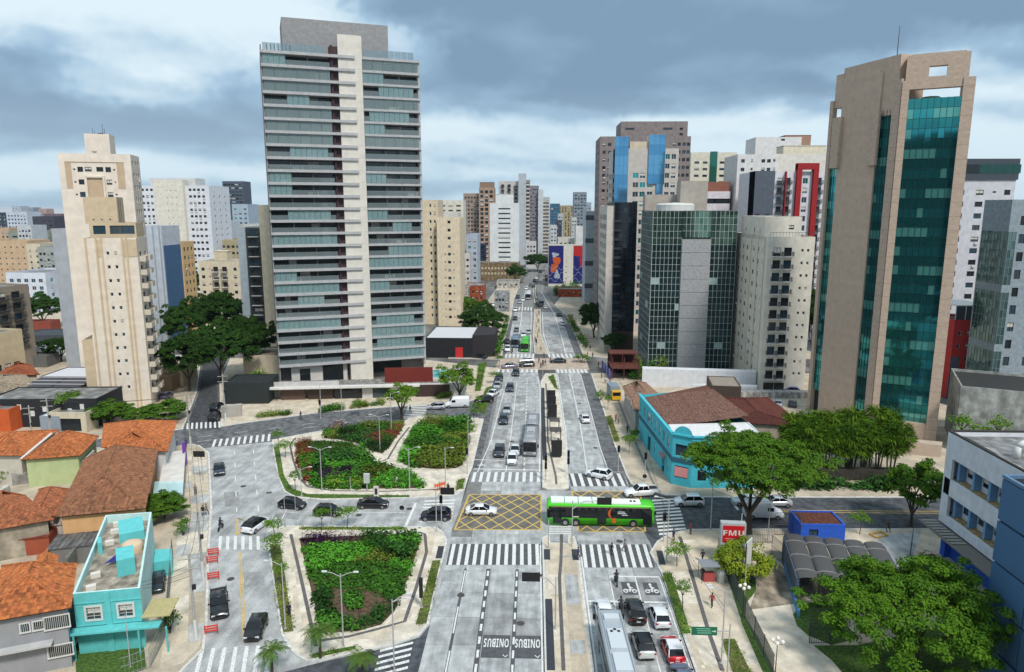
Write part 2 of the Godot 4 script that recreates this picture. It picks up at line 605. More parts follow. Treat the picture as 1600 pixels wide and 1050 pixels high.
# paving slabs laid as pieces inside a polygon,clipped to it
func slabs(r: Node,p: PackedVector2Array,o: Vector2,ux: Vector2,a: float,b: float,y: float,ms: Array,gap := 0.03,most := 290):
	var uy := Vector2(-ux.y,ux.x)
	var lo := Vector2(1e9,1e9)
	var hi := Vector2(-1e9,-1e9)
	for q in p:
		var l := Vector2((q - o).dot(ux),(q - o).dot(uy))
		lo = lo.min(l); hi = hi.max(l)
	var n := 0
	for i in range(int(floor(lo.x / a)),int(ceil(hi.x / a))):
		for j in range(int(floor(lo.y / b)),int(ceil(hi.y / b))):
			if n >= most: return
			var c := PackedVector2Array()
			for k in [[gap,gap],[a - gap,gap],[a - gap,b - gap],[gap,b - gap]]:
				c.append(o + ux * (i * a + k[0]) + uy * (j * b + k[1]))
			for q in Geometry2D.intersect_polygons(c,p):
				if q.size() < 3: continue
				var mb := MB.new()
				mb.prism(q,y - 0.004,y,false)
				if mb.v.size() == 0: continue
				part(r,"slab",mb.done(),ms[rng.randi() % ms.size()])
				n += 1
func ground_and_roads():
	var g := MB.new()
	g.quad(Vector3(-5000,-0.06,400),Vector3(5000,-0.06,400),Vector3(5000,-0.06,-5500),Vector3(-5000,-0.06,-5500))
	setting("ground","grey city ground between the buildings out to the horizon",g.done(),mat("ground_city",lin(0.2,0.2,0.19),0.95,"stain",0.02))
	# roads
	setting("side_street","pale concrete street running past the tiled houses and round the planted islands",sheet(pp([-68.7,-126.1,-62.7,-124.5,-59.1,-120.7,-47.7,-96.9,-41.5,-82.5,-34.9,-67.8,-33.2,-63.4,-33.7,-60.2,-33.7,-54.6,-24,10,-10.9,10,-10.9,-112,-10.5,-113.7,-10.5,-144.6,-14,-145.5,-27.4,-142.2,-43.1,-135.2]),0.0),M.concrete)
	setting("diagonal_road","grey asphalt road passing in front of the tall balcony tower",sheet(pp([-87.4,-126.2,-73.1,-134.6,-63.7,-135.8,-61.4,-138,-47.5,-146.3,-33.4,-151.3,-15.5,-156.1,-11,-161.8,-9.2,-166,-10.4,-142.8,-13.9,-144.1,-23.9,-145.2,-27.2,-140.9,-34.4,-138.9,-42.8,-134,-46.8,-130.6,-50.1,-127.4,-60.2,-123.8,-64.1,-121.9,-79.8,-114.5]),0.006),M.asphalt_old)
	setting("back_street","dark asphalt street leading away under the big dark trees",sheet(pp([-70.3,-134.3,-63.2,-134.5,-80.7,-171.3,-98.7,-221.5,-114.9,-274.2,-123.9,-273.9,-98.3,-201.7,-81.9,-164.9]),0.01),M.asphalt_dark)
	setting("cross_street","dark asphalt cross street with a yellow centre line",sheet(pp([10.3,-91,12,-107.4,17,-106.5,20.5,-103.8,26.3,-103.3,80.6,-105,125,-106.5,113,-95.5,72.9,-94.2,23.8,-92.4,18.8,-90.9,16.6,-88.5,15,-85.3,12.6,-84.9]),0.006),M.asphalt)
	setting("junction_corner","dark asphalt mouth of a street beside the paving with fan palms",sheet(pp([-11.8,-66.2,-10.9,-68.7,-10.7,-64.7,-10.5,-58.4,-10.8,-54.6,-24.3,-54.1,-25.2,-59.6,-20,-62.2,-14.3,-64.5]),0.006),M.asphalt)
	# the avenue: joint-coloured bed with concrete slabs on it
	var left: PackedVector2Array = pp([-11,12,-11,-87,-11.3,-91,-10.6,-104,-10.6,-112,-10.5,-144.6,-10.6,-169.7,-10.1,-187.9,-9.7,-209.2,-10,-240.6,-9.5,-287.7,-10.1,-341.5,-8.6,-405.2,-5.7,-468.2,0.3,-529.9,5.5,-573.9,9.1,-574,5,-524.3,1.1,-464,-1.2,-405.4,-0.4,-337,-0.3,-308.6,-0.9,-244.6,-0.1,-209.5,1.3,-180.8,1.9,-171.4,1.3,-112.6,1.1,-104,1.1,12])
	var right: PackedVector2Array = pp([6,12,6,-104,5.5,-112.7,6,-135.9,5.9,-188.4,4.6,-212.5,2.7,-244.7,3.1,-308.7,2.1,-341.9,1,-385.9,2.2,-427.1,5.7,-497.5,11.7,-574.1,15.8,-574.2,10.2,-497.6,6.6,-438.9,5.2,-386.1,6.7,-352.1,9.1,-321.4,13.1,-292,14.3,-245.1,14.6,-210,15.2,-188.7,15.3,-149.8,15.2,-127.3,15.5,-111.9,14.7,-97.8,15.6,-88,15.6,12])
	var av := setting_root("avenue","wide concrete avenue with bus lanes running to the distant towers")
	part(av,"left_carriageway",sheet(left,0.012),M.joint)
	part(av,"right_carriageway",sheet(right,0.012),M.joint)
	part(av,"crossing_bed",sheet(pp([0.9,-88,0.9,-105.4,6.2,-105.4,6.2,-88]),0.013),M.concrete)
	var l2 := Geometry2D.intersect_polygons(left,pp([-30,-300,-30,20,30,20,30,-300]))
	var r2 := Geometry2D.intersect_polygons(right,pp([-30,-300,-30,20,30,20,30,-300]))
	for q in l2:
		slabs(av,Geometry2D.intersect_polygons(q,pp([-8.35,-110,-8.35,-40,9,-40,9,-110]))[0],Vector2(-1.95,0),Vector2(1,0),3.2,5.0,0.018,[M.slab_a,M.slab_b,M.slab_c,M.slab_a,M.slab_d],0.02,150)
		slabs(av,Geometry2D.intersect_polygons(q,pp([-8.6,-300,-8.6,-110,9,-110,9,-300]))[0],Vector2(-1.95,0),Vector2(1,0),3.3,6.5,0.018,[M.slab_a,M.slab_b,M.slab_d],0.02,150)
		slabs(av,Geometry2D.intersect_polygons(q,pp([-14,-89,-14,-40,-8.4,-40,-8.4,-89]))[0],Vector2(-11.6,0),Vector2(1,0),3.2,5.0,0.018,[M.slab_b,M.slab_a],0.02,60)
	for q in r2:
		slabs(av,Geometry2D.intersect_polygons(q,pp([4,-110,4,-40,18,-40,18,-110]))[0],Vector2(6,0),Vector2(1,0),3.15,5.2,0.018,[M.slab_b,M.slab_a,M.slab_d],0.02,90)
		slabs(av,Geometry2D.intersect_polygons(q,pp([0,-300,0,-110,14.6,-110,14.6,-300]))[0],Vector2(6,0),Vector2(1,0),3.15,6.5,0.018,[M.slab_a,M.slab_b,M.slab_d],0.02,120)
	part(av,"kerb_lane",sheet(pp([-10.7,-125.1,-10.5,-144.6,-10.6,-169.7,-10.1,-187.9,-9.2,-187.9,-9.3,-167.2,-9.3,-144.7,-9.3,-125.1,-9.5,-114.3,-10.6,-114.3]),0.022),M.asphalt_old)
	part(av,"kerb_lane",sheet(pp([-9.7,-211.1,-10,-240.6,-9.5,-287.7,-8.7,-287.7,-8.6,-240.6,-8.4,-211.1]),0.022),M.asphalt_old)
	part(av,"kerb_lane",sheet(pp([12.6,-187.1,15,-187.1,15.3,-149.8,15.2,-127.3,15.5,-114.2,12.9,-114.1,12.4,-127.2,12.6,-149.7]),0.022),M.asphalt_old)
	part(av,"kerb_lane",sheet(pp([12.4,-211.8,14.6,-211.9,14.3,-245.1,13.1,-292,11,-291.9,11.8,-245]),0.022),M.asphalt_old)
	part(av,"crossing_paving",sheet(pp([-11,-189.4,-10.4,-204.5,15.3,-205.4,15.3,-190.2]),0.023),mat("brick_paving",lin(0.56,0.46,0.37),0.9,"concrete",0.1))
	# pavements and islands
	var near_med := raised("median","long paved median with a dark tactile strip beside the bus lanes",pp([1.2,12,1.2,-86,1.2,-89,2.2,-89.8,2.3,-87.6,4.6,-87.6,4.7,-89.8,5.6,-89.4,6,-86,5.8,12]),M.paving,0.14)
	slabs(near_med,pp([3.8,-40,3.8,-84,5.5,-84,5.5,-40]),Vector2(0,0),Vector2(1,0),1.8,2.2,0.15,[M.paving_b,M.slab_b,M.paving_b],0.015)
	slabs(near_med,pp([1.6,-40,1.6,-84,3.5,-84,3.4,-40]),Vector2(0,0),Vector2(1,0),1.8,2.2,0.15,[M.paving_c,M.paving],0.015)
	var far_med := raised("median","paved far median carrying the bus stop shelters and black panels",pp([1.4,-106.4,2.2,-105.6,4.8,-105.6,5.7,-106.4,6.2,-135.9,6,-185.3,3,-185.2,1.7,-176,1.9,-161.6,1.5,-113.8]),M.paving_c,0.14)
	raised("median","distant crowded median beyond the second crossing",pp([0.1,-211.4,4.4,-211.5,2.5,-244.7,2.8,-308.7,0,-308.6,-0.6,-244.6]),M.paving_b,0.14)
	raised("median","narrow planted tip of the distant median",pp([0,-327.7,1.5,-327.8,0.3,-373.9,1,-405.5,-0.5,-405.4,-0.8,-373.8]),M.grass_dry,0.2)
	var isl := raised("island","paved island with three planted beds and curving paths",pp([-50.4,-128.2,-47.6,-121.4,-42.3,-109.2,-39.2,-103.4,-36.8,-101.2,-32.3,-100.4,-19,-101.6,-13.2,-102.5,-12,-103,-10.9,-105.1,-10.8,-110.5,-10.5,-114.9,-10.5,-126.9,-10.6,-143.2,-13.9,-144.1,-23.7,-145.2,-26.4,-143.2,-27.2,-140.9,-34.4,-138.9,-42.8,-134,-46.8,-131]),M.paving_c,0.13)
	var isl2 := raised("island","paved island with one large planted bed near the fan palms",pp([-36.7,-89.1,-34.6,-84.4,-31,-76.5,-26.2,-65.9,-24.7,-63.8,-23.5,-62.6,-22.2,-61.8,-20,-62.3,-14.3,-64.6,-11.8,-66.4,-11.1,-68.5,-11.5,-76.4,-11.4,-85.1,-11.5,-87.8,-12.5,-90.5,-13.6,-91.8,-34.6,-91.5,-36.5,-90.1]),M.paving_c,0.13)
	slabs(isl2,pp([-32.9,-87.7,-32,-88.5,-22.4,-67.1,-20.2,-66,-21.9,-63.1,-22.8,-63,-25.4,-67.6]),pp([-32.9,-87.7])[0],(pp([-23.6,-65.3])[0] - pp([-32.9,-87.7])[0]).normalized(),3.2,2.4,0.142,[M.paving,M.paving_c],0.02)
	slabs(isl2,pp([-15.5,-89,-13.3,-89.1,-13,-80.1,-13.3,-69.1,-15.4,-65.6,-19.3,-65.5,-15.7,-67.3,-14.9,-70.9]),pp([-15.5,-89])[0],(pp([-14.9,-70.9])[0] - pp([-15.5,-89])[0]).normalized(),3.0,2.6,0.142,[M.paving,M.paving_c,M.paving],0.02)
	var west := raised("pavement","wide beige pavement in front of the tiled houses",pp([-68.2,-123.2,-64.7,-125.5,-62.7,-124.5,-59.1,-120.7,-47.7,-96.9,-41.5,-82.5,-34.9,-67.8,-33.2,-63.4,-33.7,-60.2,-33.7,-54.6,-34,5,-260,5,-260,-150,-92.2,-122.4]),M.paving_b,0.13)
	var wk := pp([-59.1,-120.7])[0]
	slabs(west,pp([-64.1,-121.9,-60,-121.4,-48.1,-96.9,-41.9,-82.4,-35.3,-67.8,-33.8,-63.7,-34.3,-60.9,-36.1,-60.2,-40.1,-69.5,-45.3,-80.7,-51.6,-95.7,-58.3,-110.7]),wk,(pp([-47.7,-96.9])[0] - wk).normalized(),3.4,2.9,0.142,[M.paving,M.paving,M.paving_b,M.paving_c,M.slab_c],0.02)
	raised("pavement","pavement along the fence of the tall balcony tower",pp([-63.9,-136.2,-61.4,-138,-47.5,-146.3,-33.4,-151.3,-15.5,-156.1,-11,-161.8,-10.6,-169.7,-10.1,-187.9,-9.9,-191,-37,-203.7,-90.3,-202,-79.9,-171.3]),M.paving,0.13)
	raised("pavement","distant pavement beside the round dark green tree",pp([-9.7,-202.8,-9.7,-211.1,-10,-240.6,-9.5,-287.7,-10.1,-341.5,-8.6,-405.2,-20.4,-404.8,-24.3,-277.1,-25.6,-204]),M.paving_b,0.12)
	raised("pavement","ground round the two cream towers behind the hedges",pp([-70.8,-134.3,-82,-163.7,-99,-201.7,-122.9,-266,-300,-330,-300,-150,-87.4,-126.2]),M.paving_b,0.12)
	raised("pavement","pavement outside the turquoise corner shop",pp([15.8,-108.3,15.5,-111.9,15.2,-127.3,15.3,-149.8,15.3,-185.6,28.6,-186.1,80.3,-187.7,94.5,-153.9,139,-129.9,114.9,-105.9,80.6,-105,26.3,-103.3,20.6,-104.1,17,-106.8]),M.paving_b,0.13)
	raised("pavement","distant pavement in front of the dark glass offices",pp([15,-209,14.8,-211.9,14.3,-245.1,13.1,-292,9.1,-321.4,14.8,-363,38.5,-338.2,67.7,-280,88.5,-207.7,30.8,-201.4]),M.paving_b,0.12)
	var se := raised("pavement","beige pavement with lawn strips beside the green mesh fence",pp([15.7,8,15.7,-80,15.1,-85.3,16.6,-88.5,18.8,-90.9,21.8,-92.2,24.7,-92.4,38,-92.9,44.2,-93.1,112.8,-95.3,200,8]),M.paving,0.13)
	slabs(se,pp([15.9,-84,17.8,-88.8,24.8,-89,23.6,-82.9,23.1,-71.5,22.8,-62.1,16.4,-61.9,16,-71.3]),pp([15.9,-84])[0],Vector2(0.04,1).normalized(),3.6,3.0,0.142,[M.paving,M.paving_c,M.paving],0.02)
	# manhole covers and repaired patches
	var mh := MB.new()
	mh.lathe(Vector3.ZERO,[Vector2(0.45,0),Vector2(0.45,0.012),Vector2(0.4,0.016),Vector2(0.0,0.016)],14)
	var mhm := mh.done()
	for q in [gp(-1.3,-69),gp(2,-72.7),gp(11.6,-88.4),gp(1,-79),gp(-8.3,-74.4),gp(-46.6,-105.5),gp(-36.4,-77.1),gp(-41.5,-103.1),gp(-18.4,-97.8),gp(27.6,-96.9),gp(44.9,-101),gp(11.5,-125.8),gp(10.4,-156.3),gp(-4.2,-128.9),gp(-47.4,-136.3),gp(-25.4,-95.4)]:
		single("manhole_cover","round iron manhole cover set in the roadway","manhole",mhm,plain(70,66,62,0.7),q + Vector3.UP * 0.018,0.0,"manhole covers")
	for q in [[pp([-48.6,-102.9,-46.6,-103.4,-44,-98.2,-46.1,-97.6]),0],[pp([29.1,-95.7,37.3,-95.9,36.8,-93.8,28.5,-93.6]),1],[pp([-37.9,-96.1,-34,-95.6,-33.7,-93.6,-37.5,-94.4]),0],[pp([44.6,-102.7,53.3,-102.9,52.7,-101.3,43.9,-101]),1],[pp([-35.5,-78.6,-33.1,-79,-31.7,-75.8,-34,-75.4]),0]]:
		setting("road_patch","repaired patch of " + ["greyer concrete","blacker asphalt"][q[1]] + " in the roadway",sheet(q[0],0.012),[M.slab_d,M.asphalt_dark][q[1]])
	# tactile strips,dark and 40 cm wide
	var tac := mat("tactile",lin(0.14,0.13,0.13),0.9,"concrete",0.3)
	strip("tactile_strip","dark tactile strip down the middle of the near median",[3.9,-90,3.7,-86,3.5,-82.2,3.2,-78.4,3.1,-70.9,3,-61.1],0.4,0.156,tac)
	strip("tactile_strip","dark tactile strip along the palm side of the planted island",[-33.1,-88.8,-27.9,-77.3,-24.1,-68.8,-22,-64.1],0.4,0.15,tac)
	strip("tactile_strip","dark tactile strip curving round the planted island to the avenue",[-21.9,-65.1,-19.1,-65.9,-16.4,-67.3,-13.8,-68.8,-13.7,-75.6,-13.8,-84.4,-14.8,-89.4,-15.7,-90],0.4,0.15,tac)
	strip("tactile_strip","dark tactile strip beside the green mesh fence",[19.9,-89.8,19.5,-82.8,19,-75.3,18.5,-67.8,18.3,-61.6],0.45,0.15,tac)
	strip("tactile_strip","dark tactile strip along the far median",[3.7,-107.6,3.7,-111.2,3.2,-119.4,2.7,-129.1,3,-150.9,3,-174],0.35,0.15,tac)
	strip("tactile_strip","dark tactile strip in the path of the three-bed island",[-25.3,-137,-25.9,-128.2,-25.9,-118.5,-26.8,-117.1],0.35,0.15,tac)
	strip("tactile_strip","dark tactile strip round the grassy bend of the three-bed island",[-46.2,-129.5,-45.9,-125.4,-42.5,-117.3,-38.4,-108.5,-36,-105.3,-31.6,-103.9,-23.5,-103.9,-14.5,-105],0.35,0.15,tac)
	strip("tactile_strip","dark tactile strip on the pavement past the turquoise shop",[19.6,-182.8,19.5,-155.6,19.3,-135.5,19.4,-120.9,19.4,-110.3,19.6,-105.6],0.45,0.15,mat("tactile_grey",lin(0.22,0.22,0.22),0.9,"concrete",0.3))
	for a in [["dark guide plates at the kerb of the near median",[1.8,-85.6,1.8,-82.8]],["long dark guide plates at the bus stop edge of the near median",[1.8,-73.7,1.8,-61.1]],["dark guide plates at the kerb beside the fence pavement",[16.4,-85.7,16.2,-82]],["dark guide plates at the kerb of the big planted island",[-12.1,-86,-12,-82.7]],["dark guide plates at the other kerb of the near median",[5.4,-85.7,5.4,-82.8]],["long dark guide plates at the bus edge of the far median",[2.2,-169.5,2,-146,2,-118.7]]]:
		strip("guide_plates",a[0],a[1],0.8,0.158,plain(52,56,64,0.8))
func strip(called: String,label: String,a: Array,w: float,y: float,m: Material,parent: Node = null):
	var mb := MB.new()
	var pts := []
	for i in range(0,a.size(),2): pts.append(Vector2(a[i],a[i + 1]))
	var L := []
	var R := []
	for i in pts.size():
		var d: Vector2 = (pts[mini(i + 1,pts.size() - 1)] - pts[maxi(i - 1,0)]).normalized()
		var s := Vector2(-d.y,d.x) * w / 2
		L.append(pts[i] - s); R.append(pts[i] + s)
	for i in pts.size() - 1:
		mb.quad(Vector3(L[i].x,y,L[i].y),Vector3(L[i + 1].x,y,L[i + 1].y),Vector3(R[i + 1].x,y,R[i + 1].y),Vector3(R[i].x,y,R[i].y))
		if mb.n[mb.n.size() - 1].y < 0:
			var k := mb.v.size() - 6
			for t in [0,3]:
				var q := mb.v[k + t + 1]
				mb.v[k + t + 1] = mb.v[k + t + 2]; mb.v[k + t + 2] = q
			for t in 6: mb.n[k + t] = Vector3.UP
	if parent: return part(parent,called,mb.done(),m)
	return setting(called,label,mb.done(),m)
# ---------------------------------------------------------------- paint on the roads
func zebra(label: String,a: Vector2,b: Vector2,dep: Vector2,n: int,duty := 0.5,back: Material = null,y := 0.03):
	var r := setting_root("crosswalk",label)
	var st := (b - a) / n
	if back:
		var q := PackedVector2Array([a,b,b + dep,a + dep])
		part(r,"dark_ground",sheet(q,y - 0.004),back)
	for i in n:
		var p := a + st * (i + (1.0 - duty) * 0.5)
		var q := PackedVector2Array([p,p + st * duty,p + st * duty + dep,p + dep])
		part(r,"stripe",sheet(q,y),M.white_line)
func zq(label: String,q: PackedVector2Array,n: int,duty := 0.5,back: Material = null):
	zebra(label,q[0],q[1],(q[2] - q[1] + q[3] - q[0]) / 2.0,n,duty,back)
func dashes(label: String,a: Vector2,b: Vector2,on: float,off: float,w: float,m: Material,y := 0.03):
	var r := setting_root("lane_marking",label)
	var d := (b - a).normalized()
	var s := 0.0
	while s < a.distance_to(b):
		var p := a + d * s
		var q := a + d * minf(s + on,a.distance_to(b))
		strip("dash","",[p.x,p.y,q.x,q.y],w,y,m,r)
		s += on + off
func lay_text(root: Node,words: String,size: float,at: Vector3,turn: float,m: Material,squash := Vector3.ONE,flat := true) -> MeshInstance3D:
	var t := TextMesh.new()
	var f := SystemFont.new()
	f.font_names = PackedStringArray(["Droid Sans"])
	f.font_weight = 700
	t.font = f
	t.text = words
	t.font_size = 48
	t.pixel_size = size / 48.0
	t.depth = 0.006
	var o := part(root,"lettering",t,m,at)
	o.basis = Basis(Vector3.UP,turn) * (Basis(Vector3.RIGHT,-PI / 2) if flat else Basis()) * Basis.from_scale(squash)
	return o
func road_markings():
	var dk := mat("dark_paint",lin(0.10,0.105,0.115),0.85,"concrete",0.2)
	zq("broad zebra crossing over the bus lanes on dark ground",pp([-10.9,-81.3,1.1,-81.7,1,-87.3,-11,-86.9]),12,0.46,dk)
	zq("broad zebra crossing beside the near median, walked by two people",pp([6.1,-81.2,15.2,-81.5,15.2,-87.6,6.2,-87.3]),9,0.46,dk)
	zq("zebra crossing in front of the articulated silver bus",pp([-10.5,-108.5,1.4,-108.9,1.3,-113.2,-10.3,-112.8]),10,0.45,mat("mid_paint",lin(0.28,0.29,0.3),0.85,"concrete",0.2))
	zq("zebra crossing under the white estate car",pp([6.1,-107.2,15.2,-107.5,14.8,-113,5.9,-112.7]),7,0.45,dk)
	zq("zebra crossing at the bend of the grassy island",pp([-60.5,-123.8,-50.3,-127.8,-51.7,-132,-62,-128.2]),10,0.42)
	zq("zebra crossing behind the white car that turns",pp([-41.5,-84.3,-35.4,-84.5,-37,-88.3,-43,-88.1]),6,0.42)
	zq("zebra crossing at the mouth of the tiled-house street",pp([-32.6,-59,-25,-60,-27.5,-64.4,-32.9,-63.5]),7,0.36)
	zq("ladder zebra crossing in front of the green bus",pp([18.2,-102.5,17.2,-90.1,21.3,-91,22,-103.1]),11,0.5)
	zq("ladder zebra crossing under the dark blue car",pp([-16.6,-101.2,-16.2,-92.9,-11.8,-93.1,-11.8,-102]),7,0.45)
	zq("small ladder zebra crossing at the tip of the near median",pp([2,-90,2.1,-93.5,5.5,-93.6,5.3,-90.1]),5,0.45)
	zq("ladder zebra crossing by the fan palms on dark asphalt",pp([-12.3,-65.7,-12,-58.8,-15.1,-57.3,-15.4,-64.3]),7,0.42)
	zq("zebra crossing on the diagonal road beside the silver car",pp([-27.9,-142.7,-28.4,-153,-24,-153.1,-23.3,-144.2]),8,0.45)
	zq("zebra crossing at the mouth of the dark back street",pp([-70.4,-134.3,-63.5,-135.8,-65.3,-139.7,-72.4,-138.6]),8,0.45)
	zq("far zebra crossing below the brick crossing, bus side",pp([-10.4,-186.3,1.3,-186.7,1.1,-190.5,-10.2,-190.2]),9,0.5)
	zq("far zebra crossing below the brick crossing, turquoise shop side",pp([6,-186.1,14.8,-186.4,14.8,-191,5.8,-190.7]),8,0.5)
	zq("far zebra crossing above the brick crossing, bus side",pp([-9.1,-205.5,0.3,-205.8,0.3,-211.4,-9,-211.1]),8,0.5)
	zq("far zebra crossing above the brick crossing, offices side",pp([4.1,-205.9,14.6,-206.3,14.4,-211.9,3.6,-211.5]),8,0.5)
	zq("most distant zebra crossing on the avenue",pp([-8.7,-304.4,-0.9,-304.6,-0.9,-314.7,-8.4,-314.5]),6,0.5)
	# lane lines of the near carriageway
	for a in [["thin broken lane line on the near carriageway",-8.35,0.3,5.0,3.0,0.16],["heavy broken bus lane line with dark ground",-5.5,0.52,1.25,1.0,0.26],["broken line between the two bus lanes",-1.95,0.42,1.25,1.0,0.22]]:
		strip("lane_ground","dark ground strip under the " + a[0],[a[1],-20.0,a[1],-80.5],a[2],0.024,dk)
		dashes(a[0],Vector2(a[1],-80.0),Vector2(a[1],-20.0),a[3],a[4],a[5],M.white_line)
	strip("edge_line","white edge line along the near median on the bus side",[1.0,-10,0.95,-87],0.16,0.03,M.white_line)
	strip("edge_line","white edge line along the near median on the car side",[6.2,-10,6.2,-84],0.18,0.03,M.white_line)
	strip("edge_line","white line along the kerb of the fence pavement",[15.35,-10,15.3,-79],0.14,0.03,M.white_line)
	for x in [9.25,12.35]: strip("lane_line","solid white lane line " + ("beside the silver coach" if x < 10 else "between the waiting cars"),[x,-10,x,-79],0.16,0.03,M.white_line)
	strip("stop_line","white stop line ahead of the waiting motorcycles",[9.3,-79.2,15.3,-79.2],0.3,0.032,M.white_line)
	strip("stop_line","white stop line at the front of the waiting cars",[6.3,-73.6,15.3,-73.6],0.35,0.032,M.white_line)
	# motorcycle boxes
	for k in 2:
		var r := setting_root("motorcycle_box","dark road panel with a white motorcycle sign, " + ("ridden over by the waiting rider" if k == 0 else "next to the kerb"))
		var cx := 11.35 if k == 0 else 13.9
		part(r,"panel",sheet(pp([cx - 0.85,-77.9,cx + 0.85,-77.9,cx + 0.85,-75.1,cx - 0.85,-75.1]),0.026),dk)
		moto_sign(r,cx,-76.5)
	# ONIBUS on the bus lanes,read by drivers coming the other way
	var om := setting_root("bus_lane_sign","ONIBUS in white letters on two dark panels in the bus lanes")
	for cx in [-3.72,-0.5]:
		part(om,"panel",sheet(pp([cx - 1.45,-66.8,cx + 1.4,-66.8,cx + 1.4,-63.0,cx - 1.45,-63.0]),0.026),dk)
		lay_text(om,"ONIBUS",1.12,Vector3(cx,0.03,-65.5),PI,M.white_line,Vector3(0.62,1.75,1))
		var ch := MB.new()
		for s in [-1,1]: ch.box(Vector3(cx + 1.0 + s * 0.12,0.031,-63.35 - 0.0),Vector3(0.09,0.004,0.45),Basis(Vector3.UP,s * -0.6))
		part(om,"chevron",ch.done(),M.white_line)
	# yellow box junctions
	box_junction("yellow box junction under the white saloon car",pp([-10.9,-91.1,1.1,-91.5,1.2,-103.7,-10,-103.3]),5,4)
	box_junction("yellow box junction under the green bus",pp([6.3,-91.1,15.5,-91.4,16.8,-105.5,6.1,-105.1]),4,4)
	# far carriageways
	strip("lane_line","white line between the kerb lane and the car lane",[-9.5,-112.8,-8.2,-128.8,-7.6,-155.2,-7,-175.7],0.16,0.03,M.white_line)
	strip("lane_line","white line between the car lanes and the far bus lane",[-4.7,-113,-4.5,-128.9,-4.4,-155.3,-4.4,-177.1],0.16,0.03,M.white_line)
	dashes("broken line of the far bus lane",pp([-1.6,-113.7])[0],pp([-1.8,-180.7])[0],1.3,1.3,0.22,M.white_line)
	strip("edge_line","white edge line along the far median on the bus side",[1,-112.6,1.4,-150.9,1.5,-170.1,0.9,-182.2],0.2,0.03,M.white_line)
	strip("edge_line","white edge line along the far median on the car side",[5.9,-113.3,6.4,-136,6.3,-184.6],0.2,0.03,M.white_line)
	strip("lane_line","white lane line beside the lone white car",[9.1,-113.4,9.6,-141.6,9.5,-184.7],0.18,0.03,M.white_line)
	strip("lane_line","white line along the asphalt kerb lane by the turquoise shop",[12.7,-113.5,12.4,-125.8,12.5,-151.2,12.5,-184.8],0.16,0.03,M.white_line)
	strip("stop_line","white stop line before the far zebra crossing",[-10.3,-114.3,1.2,-114.1],0.35,0.032,M.white_line)
	strip("stop_line","white waiting line behind the bicycle signs",[-10.5,-118.9,-4.9,-118.5],0.25,0.032,M.white_line)
	for k in 2:
		var r := setting_root("motorcycle_box","faded white motorcycle sign ahead of the far zebra crossing, " + ("kerb lane" if k == 0 else "middle lane"))
		var p: Vector2 = pp([-9.1,-116.5])[0] if k == 0 else pp([-6.2,-116.2])[0]
		moto_sign(r,p.x,p.y,0.8)
	strip("lane_line","distant lane line on the bus side past the brick crossing",[-5.3,-212.2,-5.4,-244.5,-5.3,-287.8,-5.6,-336.8,-4.2,-405.3],0.25,0.03,M.white_line)
	strip("lane_line","distant lane line on the other side past the brick crossing",[9.7,-212.7,9.3,-245,8.7,-288.3,6,-332.5,3.4,-376.9],0.25,0.03,M.white_line)
	strip("edge_line","distant edge line along the crowded median",[-1.1,-212.3,-1.3,-244.6,-1.2,-308.6],0.25,0.03,M.white_line)
	strip("edge_line","distant edge line on the far side of the crowded median",[4.6,-212.5,3.2,-244.8,3.3,-300.9],0.25,0.03,M.white_line)
	# side street
	dashes("broken lane line down the pale side street",pp([-55,-121.9])[0],pp([-43.6,-95.9])[0],2.2,4.5,0.16,M.white_line)
	dashes("second broken lane line down the pale side street",pp([-51.8,-122.7])[0],pp([-40.4,-96])[0],2.2,4.5,0.16,M.white_line)
	dashes("broken lane line on the diagonal road",pp([-65.4,-129.6])[0],pp([-32.4,-145.8])[0],2.5,4.0,0.14,M.white_line,0.014)
	dashes("second broken lane line on the diagonal road",pp([-64.2,-127])[0],pp([-36.8,-141])[0],2.5,4.0,0.14,M.white_line,0.014)
	strip("centre_line","yellow centre line of the street with the black pickup",[-38.1,-83.6,-33.7,-73.6,-29.7,-64.7],0.12,0.03,M.yellow_line)
	strip("centre_line","second yellow centre line of the street with the black pickup",[-37.9,-83.6,-33.4,-73.6,-29.4,-64.7],0.12,0.03,M.yellow_line)
	strip("centre_line","yellow chevron line at the turn of the white car",[-40.5,-88.6,-42.6,-93.8,-40.9,-93],0.25,0.03,M.yellow_line)
	strip("centre_line","yellow chevron line slanting to the turn of the white car",[-40.4,-88.6,-40.6,-92.2],0.2,0.032,M.yellow_line)
	strip("lane_line","white lane line of the cross street beside the dark blue car",[-31.3,-96.1,-18.9,-96.5],0.16,0.03,M.white_line)
	strip("stop_line","white stop line behind the dark blue car",[-17.9,-92.1,-17.8,-99.9],0.4,0.03,M.white_line)
	dashes("broken edge line at the mouth of the cross street",pp([-35.4,-89.5])[0],pp([-36.8,-98.4])[0],3.5,0.6,0.16,M.white_line)
	# right cross street
	strip("centre_line","yellow centre line of the dark cross street",[36.1,-99.1,53.4,-99.3,81.6,-99.9],0.16,0.03,M.yellow_line)
	strip("centre_line","second yellow centre line of the dark cross street",[35.8,-98.5,53.1,-98.6,81.1,-99.3],0.16,0.03,M.yellow_line)
	strip("stop_line","white stop line on the cross street behind the white van",[30.3,-102.4,30.3,-99],0.4,0.03,M.white_line)
